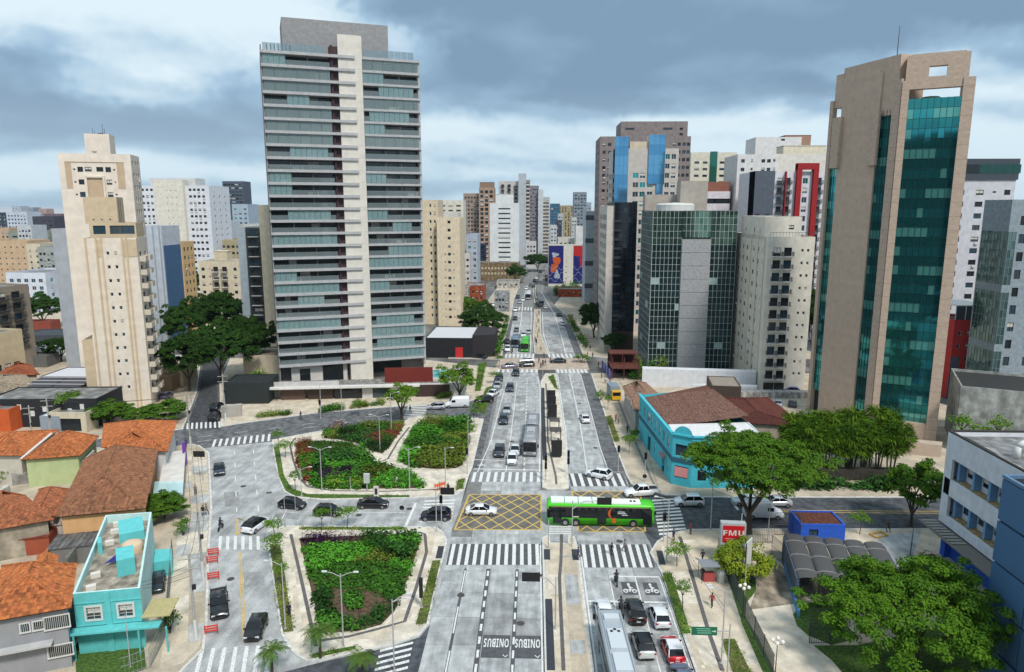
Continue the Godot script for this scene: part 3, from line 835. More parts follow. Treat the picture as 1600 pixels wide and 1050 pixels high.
func moto_sign(r: Node,x: float,z: float,s := 1.0):
	var mb := MB.new()
	var y := 0.031
	for k in [-1,1]:
		for i in 14:
			var a0 := TAU * i / 14
			var a1 := TAU * (i + 1) / 14
			var c := Vector3(x + k * 0.5 * s,y,z + 0.55 * s)
			var e0 := Vector3(cos(a0) * 0.7,0,-sin(a0)) * s
			var e1 := Vector3(cos(a1) * 0.7,0,-sin(a1)) * s
			mb.quad(c + e0 * 0.24,c + e0 * 0.42,c + e1 * 0.42,c + e1 * 0.24)
	for i in 10:
		var a0 := TAU * i / 10
		var a1 := TAU * (i + 1) / 10
		var c := Vector3(x - 0.02 * s,y,z - 0.92 * s)
		mb.tri(c,c + Vector3(cos(a0) * 0.17,0,-sin(a0) * 0.27) * s,c + Vector3(cos(a1) * 0.17,0,-sin(a1) * 0.27) * s)
	for q in [[-0.05,-0.62,0.16,0.05,0.25],[0.22,-0.25,0.42,-0.1,0.13],[-0.5,0.5,0.05,0.1,0.13],[0.05,0.1,0.5,0.5,0.13],[0.05,0.05,-0.02,0.75,0.2]]:
		var a := Vector2(x + q[0] * s,z + q[1] * s)
		var b := Vector2(x + q[2] * s,z + q[3] * s)
		var d: Vector2 = (b - a).normalized().orthogonal() * q[4] * s * 0.5
		mb.quad(Vector3(a.x - d.x,y + 0.001,a.y - d.y),Vector3(b.x - d.x,y + 0.001,b.y - d.y),Vector3(b.x + d.x,y + 0.001,b.y + d.y),Vector3(a.x + d.x,y + 0.001,a.y + d.y))
	for i in mb.n.size(): mb.n[i] = Vector3.UP
	part(r,"motorcycle_sign",mb.done(),M.white_line)
func box_junction(label: String,q: PackedVector2Array,nx: int,nz: int):
	var r := setting_root("box_junction",label)
	part(r,"dark_ground",sheet(q,0.024),mat("junction_ground",lin(0.17,0.165,0.15),0.9,"concrete",0.12))
	var bil := func(u: float,v: float) -> Vector2: return q[0].lerp(q[1],u).lerp(q[3].lerp(q[2],u),v)
	for i in 4: strip("border","",[q[i].x,q[i].y,q[(i + 1) % 4].x,q[(i + 1) % 4].y],0.22,0.031,M.yellow_line,r)
	var k := nx + nz
	for i in range(1,k):
		var t := float(i)
		for s in 2:
			var a := Vector2(maxf(0.0,t - nz) / nx,minf(t,nz) / nz)
			var b := Vector2(minf(t,nx) / nx,maxf(0.0,t - nx) / nz)
			if s == 1:
				a.x = 1.0 - a.x; b.x = 1.0 - b.x
			var p: Vector2 = bil.call(a.x,a.y)
			var e: Vector2 = bil.call(b.x,b.y)
			strip("diagonal","",[p.x,p.y,e.x,e.y],0.2,0.029 + 0.001 * s,M.yellow_line,r)
# ---------------------------------------------------------------- the tall buildings near the avenue
func tall_buildings():
	balcony_tower()
	tan_tower()
	green_office()
	cream_front_tower()
	cream_back_tower()
	cream_balcony_block()
	dark_office()
	blue_office()
	red_frame_building()
	right_edge_buildings()
	left_neighbours()
func balcony_tower():
	var a := Vector2(-61.8,-165.5)
	var b := Vector2(-28.2,-178.5)
	var W := a.distance_to(b)
	var turn := atan2(-(b - a).y,(b - a).x)
	var r := thing("apartment_tower","very tall grey apartment tower with long balconies and a cream central shaft","building",Vector3(a.x,0,a.y),turn)
	var H := 79.0
	var y0 := 6.4
	var n := 25
	var fh := (H - y0) / n
	var grey := paint(196,197,199,"panel",0.1)
	var cream := paint(226,221,211,"plaster",0.08)
	var plum := plain(66,46,52,0.7)
	var back := glass("tower_back",lin(0.07,0.08,0.085),0.3,0.12)
	var teal := clear_glass("tower_teal",Color(0.62,0.75,0.76,0.36))
	var pale := clear_glass("tower_pale",Color(0.62,0.7,0.7,0.28))
	var rail := clear_glass("tower_rail",Color(0.5,0.55,0.56,0.45))
	# the core walls behind the balconies
	var mb := MB.new()
	mb.bx(0.0,W,0,H,-24,-2.6)
	part(r,"core_wall",mb.done(),paint(120,118,118,"panel",0.1))
	mb = MB.new()
	mb.bx(-0.3,0.0,0,H + 1.2,-22,0.2)
	part(r,"side_wall",mb.done(),paint(150,148,148,"panel",0.1))
	mb = MB.new()
	mb.bx(W - 0.5,W,4,H,-22,0.2)
	part(r,"side_fin",mb.done(),paint(196,194,194,"panel",0.1))
	mb = MB.new()
	mb.bx(16.8,22.3,0,H + 4.6,-3.0,0.35)
	var shaft := part(r,"cream_shaft",mb.done(),cream)
	for i in n: part(shaft,"joint_line",box_mesh(Vector3(5.5,0.03,0.004),Vector3(19.55,y0 + fh * i + 0.03,0.354)),paint(190,182,168))
	mb = MB.new()
	mb.bx(14.9,16.8,y0,H + 2.0,-2.6,-0.5)
	part(r,"plum_panel",mb.done(),plum)
	mb = MB.new()
	mb.bx(15.1,15.55,y0,H + 2.2,-0.5,0.1)
	part(r,"plum_fin",mb.done(),plain(58,34,42,0.7))
	# long glass fronts at the back of each balcony
	var curtain_m := paint(200,198,190,"panel",0.3)
	var lit := paint(228,226,214,"panel",0.3)
	var wood := plain(92,74,58,0.6)
	var sl := MB.new()
	sl.bx(-0.25,20.6,0,0.62,-2.6,0.75)
	var slab_l := sl.done()
	sl = MB.new()
	sl.bx(22.32,W - 0.1,0,0.55,-2.6,0.6)
	var slab_r := sl.done()
	var pl := MB.new()
	pl.bx(0.05,14.9,0,fh,-2.6,-2.45)
	var bl := pl.done()
	pl = MB.new()
	pl.bx(22.4,W - 0.5,0,fh,-2.6,-2.45)
	var br := pl.done()
	var pw := 14.8 / 12.0
	var qw := (W - 0.5 - 22.3) / 11.0
	for i in n + 1:
		var y := y0 + fh * i - 0.62
		part(r,"slab",slab_l,grey,Vector3(0,y,0))
		part(r,"slab",slab_r,grey,Vector3(0,y,0))
		if i == n: break
		part(r,"glass_front",bl,back,Vector3(0,y + 0.3,0))
		part(r,"glass_front",br,back,Vector3(0,y + 0.3,0))
		for s in 2:
			var cnt := 12 if s == 0 else 11
			var w := pw if s == 0 else qw
			var x0 := 0.05 if s == 0 else 22.35
			var mode: int = [3,3,1,3,2,3,1,3,0,3][rng.randi() % 10]
			if i > n - 9: mode = [4,4,1,4,2,4,3][rng.randi() % 7]
			var from := rng.randi() % 6
			var to := from + 3 + rng.randi() % 5
			var rail_from := -1
			for k in cnt:
				var full := (mode == 0) or (mode == 4) or (mode == 1 and k >= from and k <= to) or (mode == 2 and k < 4)
				var key := "tw%d%d%d" % [s,int(full),0]
				if not cache.has(key):
					var g := MB.new()
					g.bx(0.03,w - 0.03,0.62,fh - 0.02,0.3,0.34)
					cache[key] = g.done()
				if not full and rail_from < 0: rail_from = k
				if rail_from >= 0 and (full or k == cnt - 1):
					var e := k if full else cnt
					part(r,"railing",box_mesh(Vector3(w * (e - rail_from) - 0.04,1.1,0.03),Vector3(w * (e - rail_from) / 2,1.17,0.32)),rail,Vector3(x0 + w * rail_from,y,0))
					rail_from = -1
				if not full or mode == 4 and k % 2: continue
				if mode == 4:
					part(r,"glass_panel",box_mesh(Vector3(w * minf(2,cnt - k) - 0.06,fh - 0.64,0.04),Vector3(w * minf(2,cnt - k) / 2,fh / 2 + 0.3,0.32)),pale,Vector3(x0 + w * k,y,0))
					continue
				part(r,"glass_panel",cache[key],teal if mode < 3 else pale,Vector3(x0 + w * k,y,0))
			if rng.randf() < 0.75:
				var g := MB.new()
				var cx := x0 + rng.randf_range(1.0,w * cnt - 3.0)
				g.bx(cx,cx + rng.randf_range(1.2,3.0),0.62,fh - 0.3,-2.44,-2.38)
				part(r,"curtain",g.done(),curtain_m,Vector3(0,y,0))
			if rng.randf() < 0.6:
				var g := MB.new()
				var cx := x0 + rng.randf_range(1.0,w * cnt - 2.5)
				g.bx(cx,cx + 1.6,0.62,1.35,-1.6,-0.9)
				g.bx(cx + 2.0,cx + 2.5,0.62,1.5,-1.4,-0.9)
				part(r,"balcony_table",g.done(),[wood,lit,M.frame_dark][rng.randi() % 3],Vector3(0,y,0))
	# slim verticals
	mb = MB.new()
	for x in [5.0,9.9]: mb.bx(x - 0.09,x + 0.09,y0,H - 0.6,-0.3,0.1)
	for x in [27.3,31.0]: mb.bx(x - 0.09,x + 0.09,y0,H - 0.6,-0.3,0.1)
	part(r,"mullion",mb.done(),plain(88,88,90,0.5))
	# roof: rails and the big grey housing
	mb = MB.new()
	mb.bx(4.8,29.5,0,8.6,-16,-5.0)
	part(r,"roof_housing",mb.done(),paint(164,163,164,"panel",0.08),Vector3(0,H,0))
	for s in [[0.2,14.5],[22.6,W - 0.4]]:
		var k := int((s[1] - s[0]) / 1.5)
		for i in k:
			var g := MB.new()
			g.bx(0.03,1.45,0,1.7,0.2,0.25)
			part(r,"roof_rail",g.done(),clear_glass("tower_roof_rail",Color(0.5,0.6,0.64,0.45)),Vector3(s[0] + 1.5 * i,H,0))
	mb = MB.new()
	for i in 7: mb.box(Vector3(1.2 + i * 0.85,H + 0.9,-2.0),Vector3(0.25,1.8,0.25))
	part(r,"roof_posts",mb.done(),M.frame_dark)
	# ground storey behind the podium
	mb = MB.new()
	mb.bx(2.5,16.0,0.1,5.6,-2.45,-0.9)
	part(r,"lobby_wall",mb.done(),paint(208,206,202))
	for q in [[4.5,7.0,4.8],[10.0,15.0,5.4],[22.6,30.0,5.4]]:
		mb = MB.new()
		mb.bx(q[0],q[1],1.4,q[2],-0.86 if q[0] < 20 else -2.4,-0.8 if q[0] < 20 else -2.2)
		part(r,"lobby_window",mb.done(),M.glass_dark)
	# podium: terrace walls,long white beam,gates
	b = Vector2(-26.9,-169.8)
	turn = atan2(-(b - a).y,(b - a).x)
	var p := thing("podium","white walled podium with a long beam and brown garage door below the balcony tower","wall",Vector3(a.x,0,a.y),turn)
	var wht := paint(205,203,200)
	var beam := paint(232,230,226)
	mb = MB.new()
	mb.bx(-6,40,0.1,2.6,0.9,7.2)
	part(p,"terrace",mb.done(),paint(160,157,152,"stain",0.12))
	mb = MB.new()
	mb.bx(-6.5,15,0.1,3.9,7.2,7.5)
	mb.bx(-6.5,-6.2,0.1,3.9,0,7.2)
	part(p,"parapet_wall",mb.done(),wht)
	mb = MB.new()
	mb.bx(-9,34,3.0,3.5,10.2,11.0)
	mb.bx(-9,-8.3,0.1,3.5,10.2,11.0)
	part(p,"beam",mb.done(),beam)
	mb = MB.new()
	mb.bx(-8,34,2.7,2.95,7.4,10.3)
	part(p,"canopy",mb.done(),paint(196,194,190))
	for q in [[2.0,7.5,plain(88,66,58,0.6),"garage_door"],[8.2,13.8,plain(62,46,36,0.6),"sign_wall"],[14.2,20.5,M.glass_dark,"lobby_glass"],[20.6,23.0,wht,"lobby_wall"],[23.0,26.0,M.glass_mid,"lobby_glass"],[33.0,41.0,plain(58,40,36,0.6),"gate"]]:
		mb = MB.new()
		mb.bx(q[0],q[1],0.1,2.95,9.2,9.5)
		part(p,q[3],mb.done(),q[2])
	mb = MB.new()
	for i in 30: mb.bx(-7.8 + i * 0.32,-7.74 + i * 0.32,0.1,2.9,10.4,10.46)
	mb.bx(-7.9,1.9,2.5,2.6,10.38,10.48)
	part(p,"railing",mb.done(),M.frame_dark)
	mb = MB.new()
	mb = MB.new()
	mb.bx(25.5,37.0,2.6,6.2,4.6,4.9)
	part(p,"red_brown_wall",mb.done(),paint(128,44,32,"panel",0.15))
	mb = MB.new()
	mb.bx(27,45,0.1,3.0,8.0,8.3)
	part(p,"boundary_wall",mb.done(),beam)
	var pool := thing("swimming_pool","small turquoise swimming pool on the terrace behind the red brown wall","pool",Vector3(a.x,0,a.y),turn)
	mb = MB.new()
	mb.bx(36,46,0.1,3.0,-8,4.2)
	part(pool,"deck",mb.done(),paint(205,200,190))
	mb = MB.new()
	mb.bx(36.6,42,3.0,3.03,-5.5,2.2)
	part(pool,"water",mb.done(),glass("pool",lin(0.08,0.5,0.55),0.0,0.05))
func tan_tower():
	# corner P1 nearest,left face towards P0,front towards P2
	var P0 := Vector2(60.7,-152.8)
	var P1 := Vector2(66.3,-135.6)
	var P2 := Vector2(76.2,-130.8)
	var r := thing("office_tower","tall tan concrete office tower with teal glass strips and a pierced crown","building",Vector3(P1.x,0,P1.y),0.0)
	var tan_m := paint(212,188,168,"panel",0.12)
	var tan_d := paint(204,180,160,"plaster",0.1)
	var g_hi := glass("tan_a",lin(0.04,0.31,0.33),0.85,0.05)
	var g_lo := glass("tan_b",lin(0.03,0.23,0.235),0.85,0.05)
	var g_lit := glass("tan_c",lin(0.12,0.40,0.36),0.6,0.08)
	var mul := plain(20,52,56,0.4)
	var d1 := Vector3(P0.x - P1.x,0,P0.y - P1.y)
	var L1 := d1.length()
	d1 = d1.normalized()
	var d2 := Vector3(P2.x - P1.x,0,P2.y - P1.y)
	var L2 := d2.length()
	d2 = d2.normalized()
	var n1 := Vector3(d1.z,0,-d1.x)
	if n1.x > 0: n1 = -n1
	var n2 := Vector3(-d2.z,0,d2.x)
	if n2.z < 0: n2 = -n2
	var H := 66.0
	# inner body so that nothing shows through
	var ob := func(o: Vector3,u: Vector3,nn: Vector3,x0: float,x1: float,y0: float,y1: float,back: float,front: float) -> ArrayMesh:
		var m := MB.new()
		m.box(o + u * ((x0 + x1) / 2) + Vector3.UP * ((y0 + y1) / 2) + nn * ((back + front) / 2),Vector3(x1 - x0,y1 - y0,front - back),Basis(u,Vector3.UP,nn))
		return m.done()
	var Z := Vector3.ZERO
	var core := MB.new()
	core.prism(PackedVector2Array([Vector2(n1.x,n1.z) * -0.9 + Vector2(n2.x,n2.z) * -0.9,Vector2(d2.x,d2.z) * L2 + Vector2(n2.x,n2.z) * -0.9,Vector2(d2.x,d2.z) * L2 + Vector2(d1.x,d1.z) * L1,Vector2(d1.x,d1.z) * L1 + Vector2(n1.x,n1.z) * -0.9]),0,61)
	part(r,"core",core.done(),plain(40,52,54,0.8))
	# left face: u runs from the corner to the far end
	var left := [[0.0,1.7,-0.8,0.25,67.0,"pier",tan_m],[4.9,5.6,-0.8,0.1,69.0,"pier",tan_d],[5.6,15.0,-0.8,0.0,69.5,"blank_wall",tan_d],[17.2,L1,-0.8,0.3,65.5,"pier",tan_m]]
	for q in left: part(r,q[5],ob.call(Z,d1,n1,q[0],q[1],0.0,q[4],q[2],q[3]),q[6])
	part(r,"hung_panel",ob.call(Z,d1,n1,4.3,6.4,52.0,62.0,0.1,0.9),tan_m)
	part(r,"hung_panel",ob.call(Z,d1,n1,14.2,16.3,52.0,62.0,0.0,0.9),tan_m)
	part(r,"crown_block",ob.call(Z,d1,n1,1.2,15.4,61.0,71.5,-6.0,-0.3),tan_d)
	part(r,"crown_block",ob.call(Z,d1,n1,15.2,17.4,64.0,70.5,-4.0,-0.2),tan_d)
	for u in [10.0,11.8]: part(r,"crown_window",ob.call(Z,d1,n1,u,u + 0.8,66.8,68.6,-0.4,-0.28),M.glass_dark)
	var rows := []
	for i in 17:
		rows.append(1.9); rows.append(1.9)
	var pk := func(i: int,j: int) -> Material: return g_lit if (j % 4 == 0 and (i * 7 + j * 5) % 8 < 5 or j % 4 == 2 and (i * 5 + j * 3) % 9 == 0) else (g_hi if j % 2 == 0 else g_lo)
	# front first,so that its panes are the ones kept singly
	curtain(r,d2 * 1.2 + n2 * -0.35,d2,n2,L2 - 2.8,3.5,63.4,8,rows,pk,mul)
	curtain(r,d1 * 4.9 + n1 * -0.35,-d1,n1,3.2,4.0,62.0,4,rows,pk,mul)
	curtain(r,d1 * 17.2 + n1 * -0.35,-d1,n1,2.2,5.0,60.0,2,rows,pk,mul)
	# front: piers,pierced crown
	part(r,"pier",ob.call(Z,d2,n2,0.0,1.2,0.0,66.5,-1.6,0.3),tan_m)
	part(r,"pier",ob.call(Z,d2,n2,L2 - 1.6,L2 + 0.2,0.0,66.5,-6.0,0.3),tan_m)
	part(r,"pier",ob.call(Z,d2,n2,0.4,1.2,62.0,70.8,-2.4,0.1),tan_m)
	part(r,"pier",ob.call(Z,d2,n2,L2 - 1.6,L2 - 0.9,66.5,70.8,-2.4,0.1),tan_m)
	part(r,"crown_beam",ob.call(Z,d2,n2,1.2,L2 - 1.6,65.0,67.0,-1.4,0.1),tan_m)
	part(r,"crown_beam",ob.call(Z,d2,n2,1.2,L2 - 1.6,68.8,71.0,-1.4,0.1),tan_m)
	part(r,"crown_wall",ob.call(Z,d2,n2,1.2,4.0,67.0,68.8,-1.4,0.1),tan_m)
	part(r,"crown_wall",ob.call(Z,d2,n2,L2 - 4.2,L2 - 1.6,67.0,68.8,-1.4,0.1),tan_m)
	part(r,"base_band",ob.call(Z,d2,n2,1.2,L2 - 1.6,0.0,3.5,-1.0,0.15),tan_m)
	var tank := MB.new()
	tank.lathe(Vector3(0,0,0),[Vector2(1.9,0),Vector2(1.9,1.6),Vector2(1.4,2.0),Vector2(0.0,2.2)],14)
	part(r,"green_tank",tank.done(),plain(30,92,60,0.5),d2 * 4.8 - n2 * 4.0 + Vector3.UP * 62)
	# horizontal joints of the precast piers
	var jt := MB.new()
	for i in 26:
		var y := 2.5 * (i + 1)
		jt.box(d2 * 0.6 + Vector3.UP * y + n2 * 0.302,Vector3(1.2,0.05,0.01),Basis(d2,Vector3.UP,n2))
		jt.box(d2 * (L2 - 0.7) + Vector3.UP * y + n2 * 0.302,Vector3(1.8,0.05,0.01),Basis(d2,Vector3.UP,n2))
		jt.box(d1 * 0.85 + Vector3.UP * y + n1 * 0.252,Vector3(1.7,0.05,0.01),Basis(-d1,Vector3.UP,n1))
	part(r,"panel_joints",jt.done(),plain(138,120,106,0.9))
	var ant := MB.new()
	ant.tube(d1 * 4 - n1 * 2 + Vector3.UP * 71,d1 * 4 - n1 * 2 + Vector3.UP * 77,0.09,0.05,6)
	part(r,"antenna",ant.done(),M.frame_dark)
func green_office():
	var r := thing("glass_office","green mirror glass office block with a silver panelled shaft down its front","building",Vector3(31.6,0,-192.0),0.0)
	var W := 22.4
	var H := 43.2
	var D := 20.0
	var body := MB.new()
	body.bx(0.15,W - 0.1,0,H - 0.3,-D,-0.1)
	part(r,"core",body.done(),plain(36,44,44,0.8))
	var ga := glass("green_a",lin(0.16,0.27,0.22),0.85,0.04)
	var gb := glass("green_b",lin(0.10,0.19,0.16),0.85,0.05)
	var gc := glass("green_c",lin(0.03,0.06,0.065),0.6,0.05)
	var gd := glass("green_d",lin(0.02,0.045,0.05),0.55,0.06)
	var gw := plain(150,172,170,0.5)
	var mul := plain(190,200,198,0.45)
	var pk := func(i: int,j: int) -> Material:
		if j >= 19: return ga if (i + j) % 3 else gb  # paler top rows: the bright reflection is put into the pane colour
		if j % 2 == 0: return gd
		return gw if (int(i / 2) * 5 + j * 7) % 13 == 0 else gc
	var rows := []
	for j in 24: rows.append(1.0)
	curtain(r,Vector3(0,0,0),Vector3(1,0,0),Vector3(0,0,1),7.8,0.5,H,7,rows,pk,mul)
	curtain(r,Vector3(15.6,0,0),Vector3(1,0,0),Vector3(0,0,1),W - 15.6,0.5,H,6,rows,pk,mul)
	var top := []
	for j in 4: top.append(1.0)
	curtain(r,Vector3(7.8,0,0),Vector3(1,0,0),Vector3(0,0,1),7.8,H - 7.0,H,7,top,func(i,j): return ga if (i + j) % 3 else gb,mul)  # same paler panes above the shaft, bright reflection coloured in
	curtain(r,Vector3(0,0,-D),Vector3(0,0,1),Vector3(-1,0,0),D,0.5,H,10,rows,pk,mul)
	for j in 10:
		var p := MB.new()
		var hh := (H - 7.4) / 10.0
		p.bx(7.9,15.5,hh * j + 0.04,hh * (j + 1) - 0.04,-0.1,0.45)
		part(r,"silver_panel",p.done(),mat("silver_panel",lin(0.44,0.45,0.47),0.55,"panel",0.1))
	var rf := MB.new()
	rf.bx(0,W,H,H + 0.1,-D,0)
	part(r,"roof",rf.done(),M.roof_grey)
	var dr := MB.new()
	dr.lathe(Vector3(7.5,H,-9),[Vector2(5.2,0),Vector2(5.2,1.7),Vector2(4.8,2.0),Vector2(0,2.3)],22)
	part(r,"round_penthouse",dr.done(),paint(216,218,214))
	var bx := MB.new()
	bx.bx(9.0,16.5,H,H + 8.2,-16,-10)
	bx.bx(0,9.0,H,H + 4.6,-19,-15)
	part(r,"plant_room",bx.done(),paint(176,168,158))
func cream_front_tower():
	var r := thing("cream_tower","slim cream ribbed tower with pairs of tiny square windows behind the hedges","building",Vector3(0,0,0),0.3)
	var f := [-90.5,-148,12.1,37.7]
	r.position = Vector3(-90.7,0,-148.5)
	var w := 10.4
	var h: float = f[3]
	var cm := paint(236,224,208,"plaster",0.1)
	var cd := paint(212,192,162,"plaster",0.1)
	block(r,0,0,w,10,h,cm,[[0,[-0.55,0.95],0.6,0.75,4.6,2.95,13,"small"],[1,[-2.2,2.2],2.0,1.9,3.2,2.95,13,"balcsolid"]],1.0)
	for x in [-w / 2 + 0.6,-w / 2 + 2.6,-1.6,2.4,w / 2 - 2.0]:
		var p := MB.new()
		p.bx(x - 0.16,x + 0.16,0,h + 0.02,0.0,0.28)
		part(r,"rib",p.done(),cd)
	for q in [[-w / 2 + 2.6,-1.6],[2.4,w / 2]]:
		var p := MB.new()
		p.bx(q[0],q[1],h - 4.0,h - 0.3,0.0,0.1)
		part(r,"terrace_band",p.done(),cd)
	# terrace storey and penthouse
	block(r,0.6,-1.2,w - 1.4,7,h + 3.2,cd,[[0,[-2.6,0.6,3.0],2.4,1.8,h + 0.8,3.0,1,"dark"]],0.3,h - 0.5,"terrace_wall")
	block(r,-1.6,-2.2,6.4,5.5,h + 8.6,cd,[[0,[-1.6,0.0,1.6],0.4,0.4,h + 3.6,3.0,1,"small"]],0.4,h + 3.0,"penthouse_wall")
	var ld := MB.new()
	for x in [1.9,2.3]: ld.bx(x,x + 0.05,h + 1,h + 8.6,-2.15,-2.1)
	for i in 18: ld.bx(1.9,2.35,h + 1 + i * 0.4,h + 1.05 + i * 0.4,-2.15,-2.1)
	part(r,"ladder",ld.done(),M.frame_dark)
	# darker flank wing on the left
	block(r,-w / 2 - 1.3,-1.8,2.6,10,h - 22.0,cd,[],0.4,0.0,"flank_wall")
func cream_back_tower():
	var f := [-105.6,-170.3,15.6,56.8]
	var r := thing("cream_tower","tall cream tower with a recessed balcony slot and a stair head with aerials","building",Vector3(f[0],0,f[1]),0.3)
	var w: float = f[2]
	var h: float = f[3]
	var cm := paint(238,226,211,"plaster",0.07)
	var cd := paint(204,180,150,"plaster",0.07)
	block(r,0,0,w,9,h,cm,[[0,[-3.3,2.7],1.2,1.2,h - 10.2,2.95,3,"dark"],[0,[-4.6,4.0],0.5,0.5,h - 9.9,2.95,3,"small"],[0,[-1.6,0.9],1.5,1.1,h - 4.2,2.95,1,"dark"],[1,[-2.2,0.2,2.4],1.0,1.3,4.0,2.95,19,"dark"]],0.9)
	for q in [[-w / 2 + 1.3,w / 2 - 2.0,h - 8.2,h - 2.0]]:
		var p := MB.new()
		p.bx(-w / 2 + 1.3,-5.2,q[2],q[3],0.0,0.06)
		p.bx(4.6,w / 2 - 1.6,q[2],q[3],0.0,0.06)
		p.bx(-w / 2 + 1.3,w / 2 - 1.6,q[3],q[3] + 0.1,0,0.14)
		part(r,"brown_band",p.done(),cd)
	var s := MB.new()
	for x in [-2.2,1.6]: s.bx(x - 0.2,x + 0.2,h - 14.0,h - 5.2,0.0,0.5)
	s.bx(-2.2,1.6,h - 5.6,h - 5.2,0.0,0.5)
	part(r,"slot_frame",s.done(),cm)
	s = MB.new()
	s.bx(-2.0,1.4,h - 14,h - 5.6,0.01,0.08)
	part(r,"slot_wall",s.done(),cd)
	block(r,0.4,-2,5.4,5,h + 4.8,cm,[[0,[-0.8],1.0,0.5,h + 0.2,3,1,"small"]],0.3,h - 1.0,"stair_head")
	var a := MB.new()
	for q in [[-1.6,2.0],[-1.2,1.3],[0.6,3.2],[1.0,2.0]]: a.tube(Vector3(q[0],h + 4.5,-7),Vector3(q[0],h + 4.5 + q[1],-7),0.06,0.04,5)
	a.box(Vector3(0.1,h + 5.2,-7),Vector3(1.2,0.5,0.3))
	part(r,"aerial",a.done(),M.frame_dark)
	var g := [-124.9,-186,8.4,38.6]
	var r2 := thing("grey_block","plain pale grey side of a block next to the cream tower","building",Vector3(g[0],0,g[1]),0.0)
	block(r2,0,0,g[2],16,g[3],paint(176,182,190,"plaster",0.06),[],0.6)
	# the blue and white blocks between the cream tower and the white tower
	g = [-117.3,-214,6.2,38.6]
	r2 = thing("blue_flank_block","pale grey block with a broad blue flank behind the cream towers","building",Vector3(g[0],0,g[1]),0.0)
	block(r2,0,0,g[2],11,g[3],paint(204,212,222,"plaster",0.08),[],0.8)
	for x in [-1.8,0.4,2.4]:
		var p := MB.new()
		p.bx(x - 0.15,x + 0.15,0,g[3],0,0.25)
		part(r2,"rib",p.done(),paint(170,180,192))
	var bp := MB.new()
	bp.bx(g[2] / 2,g[2] / 2 + 0.25,0,g[3] - 6.0,-10.5,-0.4)
	part(r2,"blue_flank",bp.done(),paint(72,110,150,"plaster",0.1))
	g = [-125.1,-244,3.2,32.3]
	bld("ochre_block","narrow ochre block with dark windows beside the blue flank",g[0],g[1],g[2],g[3],9,0.0,paint(220,184,134),[[0,[-0.7,0.8],0.9,1.2,2.5,2.95,16,"dark"],[1,[-2.6,0,2.6],1.2,1.3,2.5,2.95,14,"dark"]])
func cream_balcony_block():
	var C := Vector2(55,-167.5)
	var r := thing("cream_block","cream apartment block with two columns of recessed balconies behind the parked cars","building",Vector3(C.x + 4.9,0,C.y),-0.03)
	var w := 10.6
	var h := 37.4
	var d := 31.0
	var cm := paint(230,224,210,"plaster",0.08)
	block(r,0,0,w,d,h,cm,[[0,[-3.2,-0.7],1.75,2.0,3.4,2.95,11,"balc"],[0,[2.6,3.9],0.55,0.7,4.4,2.95,11,"small"],[3,[-10.5,-6.5,-2.5,3.5,7.5],1.35,1.15,4.0,2.95,11,"dark"],[3,[11.2],0.5,0.8,4.2,2.95,11,"small"]],1.0)
	for z in [-2.5,-8.0,-14.0,-20.0]:
		var p := MB.new()
		p.bx(-w / 2 - 0.2,-w / 2,0,h,z - 0.2,z + 0.2)
		part(r,"rib",p.done(),paint(214,204,180))
	block(r,-1.0,-4.0,w - 2.0,d - 10,h + 4.6,cm,[[0,[2.0],1.2,1.0,h + 1.6,3,1,"dark"],[3,[-6,2,7],0.8,1.2,h + 0.6,3,1,"dark"]],0.5,h - 1.0,"penthouse_wall")
	var rl := MB.new()
	for i in 14: rl.bx(-w / 2 + 0.4 + i * 0.72,-w / 2 + 0.45 + i * 0.72,h,h + 1.0,-0.3,-0.25)
	rl.bx(-w / 2 + 0.4,w / 2 - 0.4,h + 0.95,h + 1.02,-0.32,-0.24)
	part(r,"roof_rail",rl.done(),M.frame_dark)
	for x in [-3.2,-0.7]:
		var g := MB.new()
		g.bx(x - 1.2,x + 1.2,0.1,2.4,0.0,0.05)
		part(r,"garage_door",g.done(),plain(40,38,36))
func dark_office():
	var f := [27.3,-216,6.7,45.7]
	var r := thing("dark_office","black glass office block with a white gridded side next to the green glass block","building",Vector3(f[0],0,f[1]),0.0)
	var w: float = f[2]
	var h: float = f[3]
	var b := MB.new()
	b.bx(-w / 2 + 0.1,w / 2,0,h,-24,-0.05)
	part(r,"core",b.done(),plain(30,32,36))
	var ga := glass("black_a",lin(0.035,0.045,0.06),0.7,0.05)
	var gb := glass("black_b",lin(0.06,0.075,0.095),0.7,0.06)
	var rows := []
	for j in 26: rows.append(1.0)
	curtain(r,Vector3(-w / 2,0,0),Vector3(1,0,0),Vector3(0,0,1),w,6.5,h,5,rows,func(i,j): return gb if (i * 3 + j * 5) % 7 == 0 else ga,plain(38,42,48))
	var base := MB.new()
	base.bx(-w / 2,w / 2,0.1,6.4,-0.05,0.2)
	part(r,"brown_base",base.done(),plain(74,54,44))
	for j in 13:
		var l := MB.new()
		l.bx(-w / 2,-w / 2 + 2.2,6.8 + j * 2.75,7.5 + j * 2.75,0.0,0.5)
		part(r,"ledge",l.done(),M.frame_dark)
	block(r,-w / 2 - 1.1,-0.5,2.2,24,h - 1.0,paint(214,206,198),[[3,[-9,-5.5,-2,1.5,5,8.5],2.2,1.6,5,2.95,13,"dark"]],0.4,0.0,"white_side")
